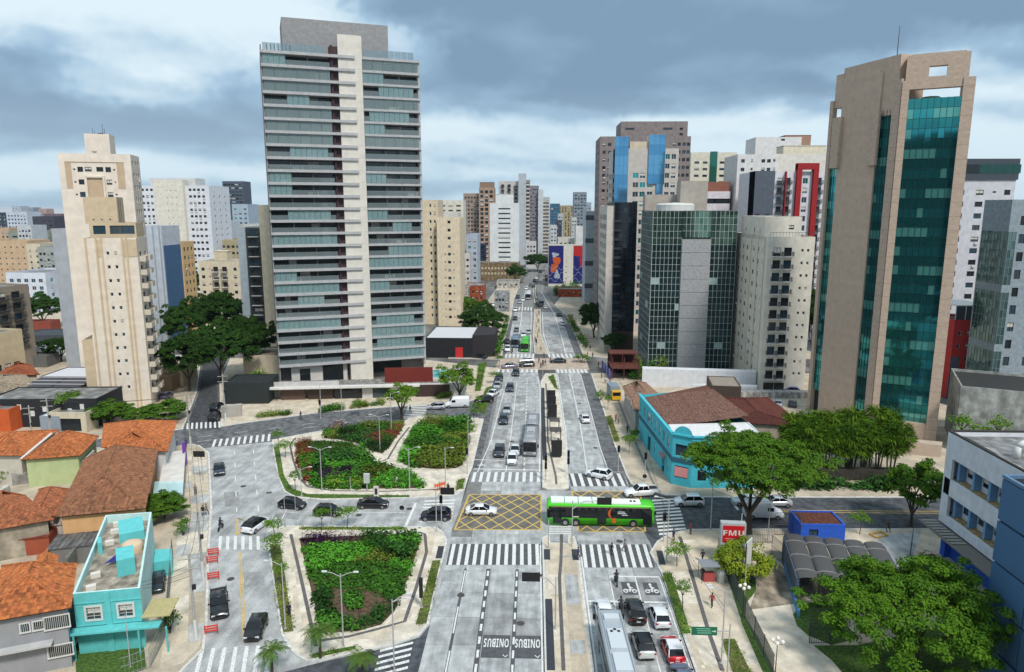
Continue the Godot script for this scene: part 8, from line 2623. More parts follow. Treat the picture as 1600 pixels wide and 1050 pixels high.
func vehicles():
	var blk := Color8(16,17,20)
	var nav := Color8(34,44,60)
	var gry := Color8(92,98,106)
	var slv := Color8(168,174,180)
	var wht := Color8(232,234,238)
	green_bus()
	silver_bus("grey articulated bus waiting at the far stop line",gp(-0.4,-129),178,17.5,9.0,[150,152,156])
	silver_bus("silver coach with roof fans waiting beside the near median",Vector3(8.1,0,-60.5),2,13.0,0.0,[176,184,190])
	silver_bus("distant green bus queueing before the brick crossing",gp(-2.8,-219.3),178,12,0.0,[66,172,52])
	silver_bus("distant pale bus far up the avenue",gp(-2.9,-346.7),178,13,0.0,[190,194,198])
	silver_bus("dark distant bus on the other carriageway",gp(2.6,-321.2),5,12,0.0,[90,94,100])
	silver_bus("distant bluish bus queueing beside the green bus",gp(-6,-224.5),178,9,0.0,[112,132,150])
	# side street
	car("saloon","dark slate saloon car alone on the pale side street",gp(-53.1,-111.4),205,nav)
	car("pickup","black pickup truck parked between the red barriers",gp(-35,-70.9),205,blk)
	car("hatch","black hatchback driving along the yellow centre line",gp(-29.1,-66.5),188,blk)
	car("suv","white estate car turning beside the yellow chevron",gp(-38.6,-90.6),-14,wht,"",[20,22,26])
	car("hatch","black hatchback leaving the side street past the grassy bend",gp(-35.9,-97.7),-100,blk)
	car("hatch","black hatchback behind the sapling in the grass strip",gp(-29.9,-95.5),-92,Color8(20,22,28))
	car("saloon","black saloon car beside the white sign cabinet",gp(-23.9,-98.3),-88,Color8(24,20,24))
	car("suv","dark navy car standing on the ladder crossing",gp(-14,-94.5),92,Color8(22,28,44))
	car("saloon","white saloon car crossing the yellow box junction",gp(-7.6,-96.4),-88,wht)
	# avenue towards the camera
	car("suv","dark grey car waiting behind the motorcycle sign",gp(-6.2,-121.7),180,Color8(52,58,64))
	car("hatch","white car waiting first at the far stop line",gp(-3.8,-117.9),180,wht)
	car("saloon","white car waiting behind another white car",gp(-3.4,-122.8),180,Color8(216,220,224))
	car("suv","dark blue-grey car following the silver car",gp(-6.3,-141.1),180,Color8(46,56,70))
	car("saloon","silver car just behind the dark blue-grey car",gp(-5.9,-148.6),180,slv)
	car("suv","dark car in the middle lane past the grass verge",gp(-5.9,-167.3),180,Color8(56,64,76))
	car("suv","dark grey car leaving the brick crossing",gp(-4.9,-183.5),180,Color8(50,54,58))
	car("suv","dark car in the kerb lane past the brick crossing",gp(-9,-177.7),180,Color8(44,48,60))
	car("hatch","silver car in the kerb lane queue",gp(-9.1,-169.7),176,slv)
	car("saloon","white car turning from the kerb lane",gp(-9.8,-162.4),160,wht)
	car("suv","black car turning into the diagonal road",gp(-11.5,-156.2),120,blk)
	van("white panel van turning at the lush bed",gp(-17.3,-152.3),98)
	car("hatch","silver car at the diagonal zebra crossing",gp(-21.7,-150.6),98,slv)
	car("saloon","lilac grey car on the brick crossing",gp(-6.9,-191.9),105,Color8(126,120,140),"",null,false)
	car("saloon","white car crossing the brick crossing",gp(-2.2,-199.5),102,wht,"",null,false)
	car("suv","dark green car crossing in front of a white car",gp(-2.1,-193.6),102,Color8(40,48,50),"",null,false)
	car("saloon","dark car crossing beyond the far median",gp(6.9,-198.9),92,Color8(30,32,36),"",null,false)
	car("saloon","white car alone on the far right carriageway",gp(10.7,-142.6),5,wht)
	car("suv","white estate car turning over the far zebra crossing",gp(10.8,-111.2),62,wht)
	car("pickup","white pickup truck with a black load bed behind the green bus",gp(16.8,-104),100,wht)
	car("suv","white minivan waiting at the ladder crossing",gp(23.4,-100.6),92,wht)
	car("saloon","silver saloon car on the cross street behind the tree",gp(36.4,-100.8),90,slv)
	van("white panel van on the cross street behind the tree trunk",gp(33.2,-96.6),-92)
	car("saloon","pale car half hidden behind the white panel van",gp(32.3,-101.1),90,Color8(206,208,210))
	# waiting at the near right
	car("saloon","white saloon car ahead of the silver coach",gp(7.8,-70.8),2,wht,"",null)
	car("suv","black car waiting at the near stop line",gp(11.2,-70.9),2,Color8(26,23,22))
	car("hatch","white hatchback waiting beside the lawn strip",gp(13.7,-70),3,wht)
	car("suv","pearl white car with a black glass roof",gp(11.2,-65),3,Color8(206,212,210),"",[16,18,22])
	car("hatch","red hatchback with a white roof under the green sign",gp(14,-64.2),3,Color8(190,24,36),"",[226,226,228])
	car("saloon","blue-grey car waiting last in the kerb lane",gp(14.2,-59.6),3,Color8(96,112,132))
	# far up the avenue
	var n := 0
	for q in [[793,548,1],[792,536,0],[805,500,0],[805,486,1],[817,470,1],[812,474,3],[809,466,4],[822,452,1],[829,447,2],[835,440,0],[852,482,1],[807,518,2],[818,526,1],[826,521,3],[838,436,1],[844,426,4],[833,449,0],[879,508,1],[873,494,0]]:
		n += 1
		var p := Vector3.ZERO
		p = far_spot(q[0],q[1])
		car(["hatch","suv","saloon"][n % 3],"small distant car in the traffic up the avenue, painted " + ["dark","white","grey","silver","navy"][q[2]],p,180 if q[0] < 846 else 8,[Color8(36,38,44),wht,gry,slv,nav][q[2]],"distant cars up the avenue",null,false)
	# parked
	n = 0
	for q in [[gp(52.7,-156.6),"silver",slv,-20.0],[gp(55.2,-155.7),"pale blue-grey",Color8(150,160,174),-20.0],[gp(58.2,-155.2),"dark",Color8(40,46,56),-20.0],[gp(51.7,-168),"blue",Color8(34,50,120),80.0],[gp(62.1,-167.1),"bright blue",Color8(30,56,150),80.0],[gp(51.2,-183.1),"grey",gry,60.0]]:
		car("hatch",q[1] + " car parked in the lot by the cream block",q[0],q[3],q[2],"cars parked in the lot",null,false)
	for q in [[gp(-17.9,-208),"silver",slv],[gp(-16.1,-204.4),"dark",Color8(40,44,50)],[gp(-18.7,-214.7),"white",wht]]:
		car("saloon",q[1] + " car parked before the black hall",q[0],70,q[2],"cars parked before the black hall",null,false)
	for q in [[gp(-19,-318.4),"white",wht],[gp(-16.6,-306.1),"grey",gry]]: car("hatch",q[1] + " car parked by the grey two-storey house",q[0],20,q[2],"",null,false)
	for q in [[gp(-89.7,-157.5),"dark",Color8(30,34,40)],[gp(-86.4,-157.7),"violet grey",Color8(74,70,96)]]: car("hatch",q[1] + " car parked beside the cream front tower",q[0],0,q[2],"",null,false)
	for q in [[gp(-67.2,-141.4),0.0],[gp(-70.1,-148.6),0.0]]: car("suv","black car parked at the mouth of the back street",q[0],q[1],Color8(20,22,30),"black cars in the back street",null,false)
	car("hatch","dark car in the yard of the turquoise house",gp(-44.2,-74.9),205,Color8(20,34,40),"",null,false)
	# yellow truck by the old house
	var t := thing("delivery_truck","small yellow cab truck with a grey box on the pavement","truck",gp(18.8,-161),PI + 0.1)
	part(t,"cab",box_mesh(Vector3(2.0,1.9,1.7),Vector3(0,1.35,-2.1)),plain(214,166,40,0.4))
	part(t,"windscreen",box_mesh(Vector3(1.8,0.8,0.06),Vector3(0,1.75,-2.97)),M.car_glass)
	part(t,"cargo_box",box_mesh(Vector3(2.2,2.4,4.4),Vector3(0,1.9,1.1)),plain(128,144,156,0.5))
	for z in [-2.0,2.2]:
		for s in [-1,1]: wheel(t,0.42,Vector3(s * 0.95,0.42,z))
	motorcycle("motorcycle waiting in the motorcycle box",Vector3(9.9,0.02,-77.4),2,Color(0.03,0.03,0.035))
	motorcycle("motorcycle filtering between the black car and the coach",Vector3(9.75,0.02,-71.6),2,Color(0.04,0.04,0.05))
	motorcycle("bicycle on the pale side street",gp(-43.4,-90.1),0,Color(0.02,0.02,0.025),true)
	motorcycle("motorcycle leaning at the far stop beside the green bus",gp(-6.8,-212.2),180,Color(0.03,0.03,0.04))
func far_spot(px: float,py: float) -> Vector3:
	var u := (px - 800.0) / 1100.0
	var v := (py - 525.0) / 1100.0
	var d := Basis.from_euler(Vector3(-0.17985,0.0322,0)) * Vector3(u,-v,-1.0)
	return Vector3(0,44,0) + d * (-44.0 / d.y)
# ---------------------------------------------------------------- people: one continuous skin meshed as surface nets
func body_mesh(pose: String,cols: Array) -> ArrayMesh:
	var key := "body%s%s" % [pose,str(cols)]
	if cache.has(key): return cache[key]
	var sk := Color(0.32,0.18,0.12)
	var hair := Color(0.02,0.015,0.012)
	var sh: Color = cols[0]
	var tr: Color = cols[1]
	var shoe := Color(0.03,0.03,0.03)
	var k := 0.28 if pose == "walk" else 0.05
	var hipy := 0.92
	var bones := []
	var B := func(a: Vector3,b: Vector3,r0: float,r1: float,c: Color): bones.append([a,b,r0,r1,c])
	if pose == "ride":
		B.call(Vector3(0,0.62,0.2),Vector3(0,1.12,0.0),0.16,0.17,sh)
		B.call(Vector3(0,1.22,-0.02),Vector3(0,1.3,-0.03),0.06,0.06,sk)
		B.call(Vector3(0,1.42,-0.05),Vector3(0,1.46,-0.03),0.125,0.125,hair)
		for s in [-1,1]:
			B.call(Vector3(s * 0.1,0.6,0.2),Vector3(s * 0.2,0.58,-0.22),0.1,0.075,tr)
			B.call(Vector3(s * 0.2,0.58,-0.22),Vector3(s * 0.18,0.12,-0.05),0.07,0.05,tr)
			B.call(Vector3(s * 0.18,0.08,-0.02),Vector3(s * 0.18,0.06,-0.2),0.045,0.04,shoe)
			B.call(Vector3(s * 0.19,1.12,0.0),Vector3(s * 0.28,0.88,-0.22),0.065,0.05,sh)
			B.call(Vector3(s * 0.28,0.88,-0.22),Vector3(s * 0.3,0.78,-0.5),0.045,0.035,sk)
	else:
		B.call(Vector3(0,hipy,0),Vector3(0,1.12,0.01),0.145,0.135,sh)
		B.call(Vector3(-0.1,1.33,0),Vector3(0.1,1.33,0),0.12,0.12,sh)
		B.call(Vector3(0,1.12,0.01),Vector3(0,1.33,0),0.14,0.13,sh)
		B.call(Vector3(0,1.42,0),Vector3(0,1.52,-0.01),0.055,0.05,sk)
		B.call(Vector3(0,1.58,-0.03),Vector3(0,1.64,-0.02),0.085,0.09,sk)
		B.call(Vector3(0,1.63,0.02),Vector3(0,1.67,0.0),0.09,0.095,hair)
		B.call(Vector3(0,1.595,-0.11),Vector3(0,1.575,-0.12),0.018,0.02,sk)
		for s in [-1,1]:
			var f: float = s * k
			B.call(Vector3(s * 0.085,hipy - 0.04,0),Vector3(s * 0.095,0.5,-f * 0.75),0.095,0.065,tr)
			B.call(Vector3(s * 0.095,0.5,-f * 0.75),Vector3(s * 0.095,0.1,-f * 0.6 + absf(f) * 0.5),0.06,0.042,tr)
			B.call(Vector3(s * 0.095,0.05,-f * 0.6 + absf(f) * 0.5 + 0.03),Vector3(s * 0.1,0.045,-f * 0.6 + absf(f) * 0.5 - 0.15),0.045,0.038,shoe)
			B.call(Vector3(s * 0.19,1.36,0),Vector3(s * 0.24,1.08,f * 0.5),0.06,0.048,sh)
			B.call(Vector3(s * 0.24,1.08,f * 0.5),Vector3(s * 0.245,0.84,f * 0.8 - 0.06),0.042,0.032,sk)
			B.call(Vector3(s * 0.245,0.82,f * 0.8 - 0.06),Vector3(s * 0.24,0.73,f * 0.8 - 0.09),0.032,0.022,sk)
	var h := 0.035
	var lo := Vector3(-0.42,-0.05,-0.62)
	var nx := 24
	var ny := 52
	var nz := 35
	var F := PackedFloat32Array()
	F.resize(nx * ny * nz)
	F.fill(1.0)
	var W := PackedInt32Array()
	W.resize(nx * ny * nz)
	for bi in bones.size():
		var q: Array = bones[bi]
		var rm: float = maxf(q[2],q[3]) + 0.09
		var a: Vector3 = q[0]
		var b: Vector3 = q[1]
		var mn := ((a.min(b) - Vector3.ONE * rm - lo) / h).floor()
		var mx := ((a.max(b) + Vector3.ONE * rm - lo) / h).ceil()
		var ab := b - a
		var l2 := maxf(ab.length_squared(),1e-6)
		for x in range(maxi(0,int(mn.x)),mini(nx,int(mx.x) + 1)):
			for y in range(maxi(0,int(mn.y)),mini(ny,int(mx.y) + 1)):
				for z in range(maxi(0,int(mn.z)),mini(nz,int(mx.z) + 1)):
					var p := lo + Vector3(x,y,z) * h
					var t := clampf((p - a).dot(ab) / l2,0,1)
					var d: float = p.distance_to(a + ab * t) - lerpf(q[2],q[3],t)
					var i := (x * ny + y) * nz + z
					var o := F[i]
					if d < o: W[i] = bi
					var e := maxf(0.04 - absf(o - d),0.0) / 0.04
					F[i] = minf(o,d) - e * e * 0.01
	var vid := {}
	var P := []
	var C := []
	for x in nx - 1:
		for y in ny - 1:
			for z in nz - 1:
				var s := 0
				var sum := Vector3.ZERO
				var cnt := 0
				var v := []
				for c in 8:
					var i := ((x + (c & 1)) * ny + y + ((c >> 1) & 1)) * nz + z + (c >> 2)
					v.append(F[i])
					if F[i] < 0: s += 1
				if s == 0 or s == 8: continue
				for c in 8:
					for ax in [1,2,4]:
						if c & ax: continue
						var f0: float = v[c]
						var f1: float = v[c | ax]
						if (f0 < 0) == (f1 < 0): continue
						var t := f0 / (f0 - f1)
						var p0 := Vector3(c & 1,(c >> 1) & 1,c >> 2)
						var p1 := Vector3((c | ax) & 1,((c | ax) >> 1) & 1,(c | ax) >> 2)
						sum += p0.lerp(p1,t)
						cnt += 1
				vid[(x * ny + y) * nz + z] = P.size()
				P.append(lo + (Vector3(x,y,z) + sum / cnt) * h)
				var wi := (x * ny + y) * nz + z
				var best := 0
				var bf := 1e9
				for c in 8:
					var i := ((x + (c & 1)) * ny + y + ((c >> 1) & 1)) * nz + z + (c >> 2)
					if F[i] < bf:
						bf = F[i]; best = W[i]
				C.append(bones[best][4])
	var st := SurfaceTool.new()
	st.begin(Mesh.PRIMITIVE_TRIANGLES)
	st.set_smooth_group(0)
	var strides := [ny * nz,nz,1]
	for x in range(1,nx - 1):
		for y in range(1,ny - 1):
			for z in range(1,nz - 1):
				var i := (x * ny + y) * nz + z
				for ax in 3:
					var j: int = i + strides[ax]
					if (F[i] < 0) == (F[j] < 0): continue
					var u: int = strides[(ax + 1) % 3]
					var w: int = strides[(ax + 2) % 3]
					var q := [i - u - w,i - w,i,i - u]
					if not (vid.has(q[0]) and vid.has(q[1]) and vid.has(q[2]) and vid.has(q[3])): continue
					if F[i] < 0: q = [q[3],q[2],q[1],q[0]]
					for e in [0,1,2,0,2,3]:
						var id: int = vid[q[e]]
						st.set_color(C[id])
						st.add_vertex(P[id])
	st.generate_normals()
	cache[key] = st.commit()
	return cache[key]
func person_at(called: String,label: String,at: Vector3,deg: float,pose: String,cols: Array,off := Vector3.ZERO,group := ""):
	var o := single(called,label,"person",body_mesh(pose,cols),vcol("skin_and_cloth",0.85),at + off,deg_to_rad(deg),group)
	return o
func people():
	var dk := Color(0.02,0.02,0.025)
	var navy := Color(0.03,0.05,0.12)
	var red := Color(0.3,0.04,0.05)
	var grey := Color(0.2,0.2,0.2)
	var sets := [[dk,dk],[navy,Color(0.05,0.06,0.1)],[red,dk],[grey,Color(0.06,0.07,0.1)],[Color(0.5,0.5,0.5),Color(0.04,0.05,0.08)]]
	for q in [["person in black crossing the near zebra crossing",gp(10.1,-84.5),60,"walk",0,0.03],["person in grey trousers further along the near zebra crossing",gp(11.9,-85.5),-80,"walk",3,0.03],["person in dark clothes stepping off the near median",gp(5.7,-83),-100,"walk",1,0.14],["person with a red bag waiting at the cross street corner",gp(21.5,-90.6),100,"stand",2,0.14],["person in black walking towards the campus gate",gp(48.7,-92),90,"walk",0,0.14],["person in black walking behind the food cart",gp(21.3,-82.8),10,"walk",0,0.14],["vendor in dark clothes serving at the food cart",gp(20.3,-78.5),150,"stand",0,0.14],["person in black standing on the beige pavement with a bag",gp(-47.7,-94),200,"stand",0,0.14],["person in dark clothes next to the one with a bag",gp(-47.4,-94.5),160,"walk",3,0.14],["person waiting by the purple sign board",gp(-64.7,-123.3),0,"stand",1,0.14],["pedestrian in dark clothes passing the turquoise shop door",gp(18.5,-134.3),0,"walk",0,0.14],["pedestrian in red near the grass strip by the turquoise shop",gp(17.1,-141.9),180,"walk",2,0.14],["pedestrian in grey near the grass strip by the turquoise shop",gp(17.4,-140.1),0,"walk",3,0.14],["person in a pale shirt beside the black bus stop panels",gp(3.1,-146),180,"stand",4,0.14],["person on the beige pavement of the large-bed island",gp(-26.5,-69.2),0,"stand",0,0.14],["person crossing at the diagonal zebra",gp(-27,-147.5),90,"walk",0,0.02],["person in navy waiting on the corner beside the ladder crossing",gp(18.8,-88.6),120,"stand",1,0.14],["person in red walking along the fence pavement",gp(20,-72.7),0,"walk",2,0.14],["person in grey walking on the beige pavement past the forecourt",gp(-52.4,-101.5),20,"walk",3,0.14],["person in a pale shirt on the three-bed island path",gp(-21.9,-106.3),90,"walk",4,0.14],["person in black by the works barriers",gp(-13.3,-103.5),150,"stand",0,0.14],["person in navy walking by the podium hedge",gp(-49.3,-142),90,"walk",1,0.14]]:
		person_at("person",q[0],Vector3(q[1].x,q[5],q[1].z),q[2],q[3],sets[q[4]])
	var n := 0
	for q in [[838,540],[840,528],[842,520],[838,512],[841,505],[839,498],[842,492],[836,534],[845,548],[850,560],[852,572],[845,576],[860,566],[918,556],[922,548],[926,560],[912,535],[940,592],[946,600],[935,575],[848,574],[842,568]]:
		n += 1
		var p := far_spot(q[0],q[1])
		person_at("person","distant pedestrian round the far brick crossing and crowded median",Vector3(p.x,0.14,p.z),n * 47.0,"walk" if n % 2 else "stand",sets[n % 5],Vector3.ZERO,"distant pedestrians at the far crossing")
# ---------------------------------------------------------------- lamps,signals,poles,shelters,signs
func pole_thing(called: String,label: String,cat: String,p: Vector3,h: float,r := 0.07,group := "",m: Material = null) -> Node3D:
	var o := thing(called,label,cat,Vector3(p.x,0.12,p.z),0.0,group)
	var mb := MB.new()
	mb.lathe(Vector3.ZERO,[Vector2(r * 2.2,0),Vector2(r * 2.2,0.05),Vector2(r * 1.2,0.08)],8)
	mb.tube(Vector3.ZERO,Vector3(0,h,0),r,r * 0.7,8)
	part(o,"pole",mb.done(),m if m else M.pole)
	return o
func signal_head() -> ArrayMesh:
	if cache.has("sig"): return cache["sig"]
	var mb := MB.new()
	mb.bx(-0.2,0.2,-0.55,0.55,-0.14,0.14)
	for y in [-0.35,0.0,0.35]: mb.tube(Vector3(0,y,0.14),Vector3(0,y,0.3),0.13,0.14,10,false)
	cache["sig"] = mb.done()
	return cache["sig"]
func street_lamp(label: String,p: Vector3,h: float,arms: Array,reach := 1.6):
	var o := pole_thing("street_lamp",label,"lamp post",p,h,0.08,"street lamps")
	for a in arms:
		var mb := MB.new()
		var e := Vector3(cos(a) * reach,h + 0.25,sin(a) * reach)
		mb.path([Vector3(0,h - 0.3,0),Vector3(cos(a) * reach * 0.5,h + 0.1,sin(a) * reach * 0.5),e],0.04,6)
		part(o,"arm",mb.done(),M.pole)
		part(o,"lamp_head",box_mesh(Vector3(0.5,0.09,0.24),e),plain(206,208,208,0.5)).rotation.y = 0
func signal_light(label: String,p: Vector3,h: float,turn: float,arm := 0.0,heads := 1):
	var o := pole_thing("traffic_light",label,"traffic light",p,h,0.08,"traffic lights")
	if arm != 0.0:
		var mb := MB.new()
		mb.path([Vector3(0,h - 1.2,0),Vector3(arm * 0.35,h - 0.1,0),Vector3(arm,h,0)],0.06,8)
		part(o,"arm",mb.done(),M.pole)
		part(o,"backboard",box_mesh(Vector3(1.9,1.0,0.06),Vector3(arm - signf(arm) * 0.3,h,0.1)),M.black)
	for k in heads: part(o,"signal_head",signal_head(),M.black,Vector3(0,h - 0.5 - k * 1.25,0.18),turn)
func utility_pole(label: String,p: Vector3,h: float,white := true):
	var o := thing("utility_pole",label,"utility pole",Vector3(p.x,0.12,p.z),0.3,"utility poles")
	var mb := MB.new()
	mb.tube(Vector3.ZERO,Vector3(0,h,0),0.17,0.11,10)
	part(o,"pole",mb.done(),M.pole_concrete)
	if white:
		mb = MB.new()
		mb.tube(Vector3(0,0.01,0),Vector3(0,2.2,0),0.185,0.175,10)
		part(o,"white_base",mb.done(),M.frame_white)
	for y in [h - 0.5,h - 1.6]: part(o,"cross_arm",box_mesh(Vector3(2.0,0.1,0.1),Vector3(0,y,0.15)),M.pole_concrete)
	part(o,"fuse_box",box_mesh(Vector3(0.35,0.5,0.3),Vector3(0.25,h - 3.6,0.15)),M.black)
func cable(label: String,a: Vector3,b: Vector3,sag := 0.8):
	var mb := MB.new()
	var prev := a
	for i in 10:
		var t := (i + 1) / 10.0
		var q := a.lerp(b,t) - Vector3.UP * sag * 4 * t * (1 - t)
		mb.tube(prev,q,0.02,0.02,4,false)
		prev = q
	single("power_cable",label,"cable",mb.done(),M.wire,Vector3.ZERO,0,"power cables")
func street_furniture():
	for q in [["tall double street lamp standing in the large bed",gp(-19.2,-64.2),8.0,[0.0,PI]],["slim lamp post at the crossing by the fan palms",gp(-13.3,-60.6),7.5,[-0.4,0.1]],["lamp post on the fence pavement with twin arms",gp(18.5,-62.8),8.0,[PI,PI - 0.3]],["lamp post in the left bed of the three-bed island",gp(-33.3,-103.8),7.0,[0.0,PI]],["lamp post at the corner of the three-bed island path",gp(-19.5,-104.3),7.0,[0.0,PI]],["lamp post in the middle bed",gp(-28.3,-123.1),6.5,[0.0,PI]],["lamp post at the edge of the middle bed",gp(-28.3,-133.6),8.0,[0.0]],["lamp post beside the zebra crossing at the three-bed island",gp(-14.1,-106.5),6.5,[0.6]],["lamp post before the cross street by the totem",gp(24.6,-92.2),8.2,[0.0,PI]],["lamp post beside the kiosk gate",gp(31.5,-89.2),6.0,[PI]],["lamp post on the ladder crossing corner",gp(16.8,-82.7),8.5,[PI]],["lamp post on the verge beside the pickup street",gp(-26.2,-67.1),7.5,[PI]],["lamp post at the edge of the grassy bend",gp(-35.9,-101.8),4.5,[0.0]],["lamp post by the podium hedge",gp(-46.3,-146.4),6.5,[0.0]],["lamp post before the lobby entrance",gp(-41.9,-147),6.0,[PI]],["lamp post in the lush bed",gp(-11.7,-119.9),7.0,[0.0]],["lamp post on the pavement by the turquoise shop",gp(19.7,-138.5),6.0,[PI]]]: street_lamp(q[0],q[1],q[2],q[3])
	# globe lamps of the campus
	for q in [["campus lamp with white globes by the curved kerb",gp(22.9,-70.9)],["campus lamp with white globes beside the path",gp(23.2,-61.2)]]:
		var o := pole_thing("globe_lamp",q[0],"lamp post",q[1],3.4,0.05,"campus globe lamps",M.black)
		for k in 4:
			var a := TAU * k / 4 + 0.4
			var g := MB.new()
			g.lathe(Vector3(cos(a) * 0.45,3.35,sin(a) * 0.45),[Vector2(0.03,0),Vector2(0.17,0.1),Vector2(0.2,0.22),Vector2(0.14,0.36),Vector2(0.0,0.42)],10)
			part(o,"globe",g.soft(),plain(232,230,222,0.4))
			g = MB.new()
			g.tube(Vector3(0,3.1,0),Vector3(cos(a) * 0.45,3.36,sin(a) * 0.45),0.025,0.025,5)
			part(o,"arm",g.done(),M.black)
	# signals
	for q in [["traffic light with a long arm and black board over the near bus lanes",gp(2.4,-67.9),6.0,0.0,-2.9,0],["traffic light at the tip of the near median, bus side",gp(2,-85.9),5.5,0.3,0.0,1],["traffic light with a curved arm over the green bus",gp(5.1,-86.4),6.5,0.0,4.4,0],["pair of signal heads at the dry strip by the avenue",gp(-12.4,-71.6),3.6,PI,0.0,2],["traffic light on the far median kerb",gp(5.8,-112.1),4.2,0.0,0.0,2],["traffic light on the bus edge of the far median",gp(2,-109.2),4.4,0.0,0.0,2],["traffic light at the turquoise shop corner",gp(18.1,-109.2),5.0,0.0,0.0,1],["traffic light in front of the grass strip at the turquoise shop",gp(14.3,-113.6),4.6,0.0,0.0,1],["traffic light at the grassy corner of the three-bed island",gp(-11.1,-111.6),4.6,0.0,0.0,1],["signal with a black board at the pavement of the tiled houses",gp(-54,-107.4),4.6,0.0,-0.6,0],["traffic light with an arm at the large-bed island corner",gp(-13.3,-90.2),6.0,0.0,1.9,0],["second pole at the large-bed island corner",gp(-12.7,-91),5.0,0.0,0.0,1],["traffic light beside the ladder crossing corner",gp(17.4,-88.2),4.2,0.3,0.0,1],["traffic light by the podium hedge",gp(-45.1,-142.1),4.2,0.0,0.0,1],["traffic light before the brick crossing",gp(2.3,-180.8),4.6,0.0,0.0,1],["traffic light past the brick crossing",gp(0.6,-211.4),4.6,0.0,0.0,1]]: signal_light(q[0],q[1],q[2],q[3],q[4],q[5])
	# round sign and plain posts
	for q in [["round dark traffic sign at the stop line of the cross street",gp(-18.4,-92.1),2.6],["round dark sign behind the white pickup",gp(17.3,-104.5),2.8]]:
		var o := pole_thing("round_sign",q[0],"traffic sign",q[1],q[2],0.035)
		var d := MB.new()
		d.tube(Vector3(0,q[2],-0.02),Vector3(0,q[2],0.02),0.34,0.34,16)
		part(o,"disc",d.done(),M.black)
	for q in [["bare grey post at the end of the cross street",gp(-36.8,-91.5),6.5],["bare grey post left of the black hatchback",gp(-34.7,-91.3),4.6],["bare grey post beside the black hatchback",gp(-33.2,-91.4),4.6],["bare post behind the sapling",gp(-28.3,-91.7),3.0],["bare post before the white sign cabinet",gp(-28.8,-104),2.4],["thin post on the verge of the yard fence",gp(-39,-60.3),5.6],["post of the campus noticeboard",gp(24.2,-74.8),6.2]]: pole_thing("post",q[0],"post",q[1],q[2],0.05)
	# utility poles and cables
	var up := [gp(-34.8,-65),gp(-39.7,-77),gp(-63.8,-123.3),gp(-63.8,-138.4),gp(-92.3,-126.1),gp(-94.7,-124.5)]
	var ul := ["concrete utility pole with a white base opposite the pickup","concrete utility pole by the red barriers","white utility pole at the zebra crossing by the tiled houses","white utility pole at the corner of the back street","thin utility pole behind the tiled roofs","leaning utility pole before the black workshop"]
	var uh := [9.5,9.0,10.5,10.5,8.5,7.5]
	for i in 6: utility_pole(ul[i],up[i],uh[i],i < 4)
	for k in [[0,1],[1,2],[2,3],[2,4],[4,5]]:
		for s in 3:
			var o := Vector3(-0.8 + 0.8 * s,0,0)
			cable("black power cable strung between the utility poles",up[k[0]] + o + Vector3.UP * (uh[k[0]] - 0.3),up[k[1]] + o + Vector3.UP * (uh[k[1]] - 0.3))
	for s in 3: cable("black power cable slung to the turquoise house",up[0] + Vector3(0,8.4 - s * 0.6,0),gp(-44.5,-65.8) + Vector3(s * 0.7,5.0,0),0.4)
	for q in [[gp(19.7,-138.5),gp(16.8,-82.7)],[gp(19.7,-138.5),gp(18.8,-174.5)],[gp(24.6,-92.2),gp(31.5,-89.2)],[gp(16.8,-82.7),gp(18.5,-62.8)]]:
		for s in 2: cable("thin overhead cable strung between the lamp posts",q[0] + Vector3.UP * (6.0 + s * 0.5),q[1] + Vector3.UP * (5.6 + s * 0.5),0.5)
	# red plastic barriers by the pickup
	var n := 0
	for p in [gp(-41.1,-82.8),gp(-40.3,-80.8),gp(-38.4,-76.9),gp(-33.7,-66.1)]:
		var o := thing("road_barrier","red slatted plastic road barrier at the kerb by the pickup","barrier",p,0.35,"red barriers at the kerb")
		for y in [0.35,0.62,0.89]: part(o,"slat",box_mesh(Vector3(1.35,0.17,0.06),Vector3(0,y,0)),plain(206,74,62,0.6))
		for s in [-1,1]: part(o,"leg",box_mesh(Vector3(0.08,1.0,0.4),Vector3(s * 0.6,0.5,0)),plain(196,66,56,0.6))
	# orange works barriers at the far corner
	for q in [["orange works barrier at the far corner by the grass",gp(-14.5,-105)],["orange works barrier standing next to the grass corner",gp(-15.1,-104.4)]]:
		var o := thing("works_barrier",q[0],"barrier",q[1],0.4)
		for k in 3: part(o,"leg",box_mesh(Vector3(0.1,1.5,0.1),Vector3(-0.4 + 0.4 * k,0.75,0.1 * k)),plain(206,120,86,0.7))
		part(o,"board",box_mesh(Vector3(1.1,0.4,0.06),Vector3(0,1.1,0.15)),plain(214,96,60,0.7))
	# shelters of the bus stop
	for q in [["black bus stop panel nearest the far zebra crossing",gp(4.1,-120.1),1.9,3.6],["black bus stop panel at the far end of the median",gp(3.9,-143.3),1.9,3.4],["second black bus stop panel at the far end of the median",gp(3.9,-149.9),1.9,3.4],["third black bus stop panel at the far end of the median",gp(3.9,-155.1),1.9,3.4]]:
		var o := thing("bus_stop_panel",q[0],"shelter",q[1])
		part(o,"panel",box_mesh(Vector3(q[2],2.9,0.22),Vector3(0,1.9,0)),M.black)
		part(o,"foot",box_mesh(Vector3(q[2] * 0.8,0.4,0.18),Vector3(0,0.3,0)),M.frame_dark)
	for q in [["slatted bus shelter roof next to the black panel",gp(4.2,-128.4)],["second slatted bus shelter roof on the median",gp(4.1,-134.7)]]:
		var o := thing("bus_shelter",q[0],"shelter",q[1])
		for k in 5: part(o,"slat",box_mesh(Vector3(2.1,0.07,0.35),Vector3(0,2.7,-1.2 + k * 0.62)),plain(72,68,66,0.6))
		for s in [-1,1]:
			part(o,"beam",box_mesh(Vector3(0.08,0.1,3.2),Vector3(s * 0.9,2.6,0)),M.frame_dark)
			for z in [-1.3,1.3]: part(o,"post",box_mesh(Vector3(0.09,2.5,0.09),Vector3(s * 0.9,1.35,z)),M.frame_dark)
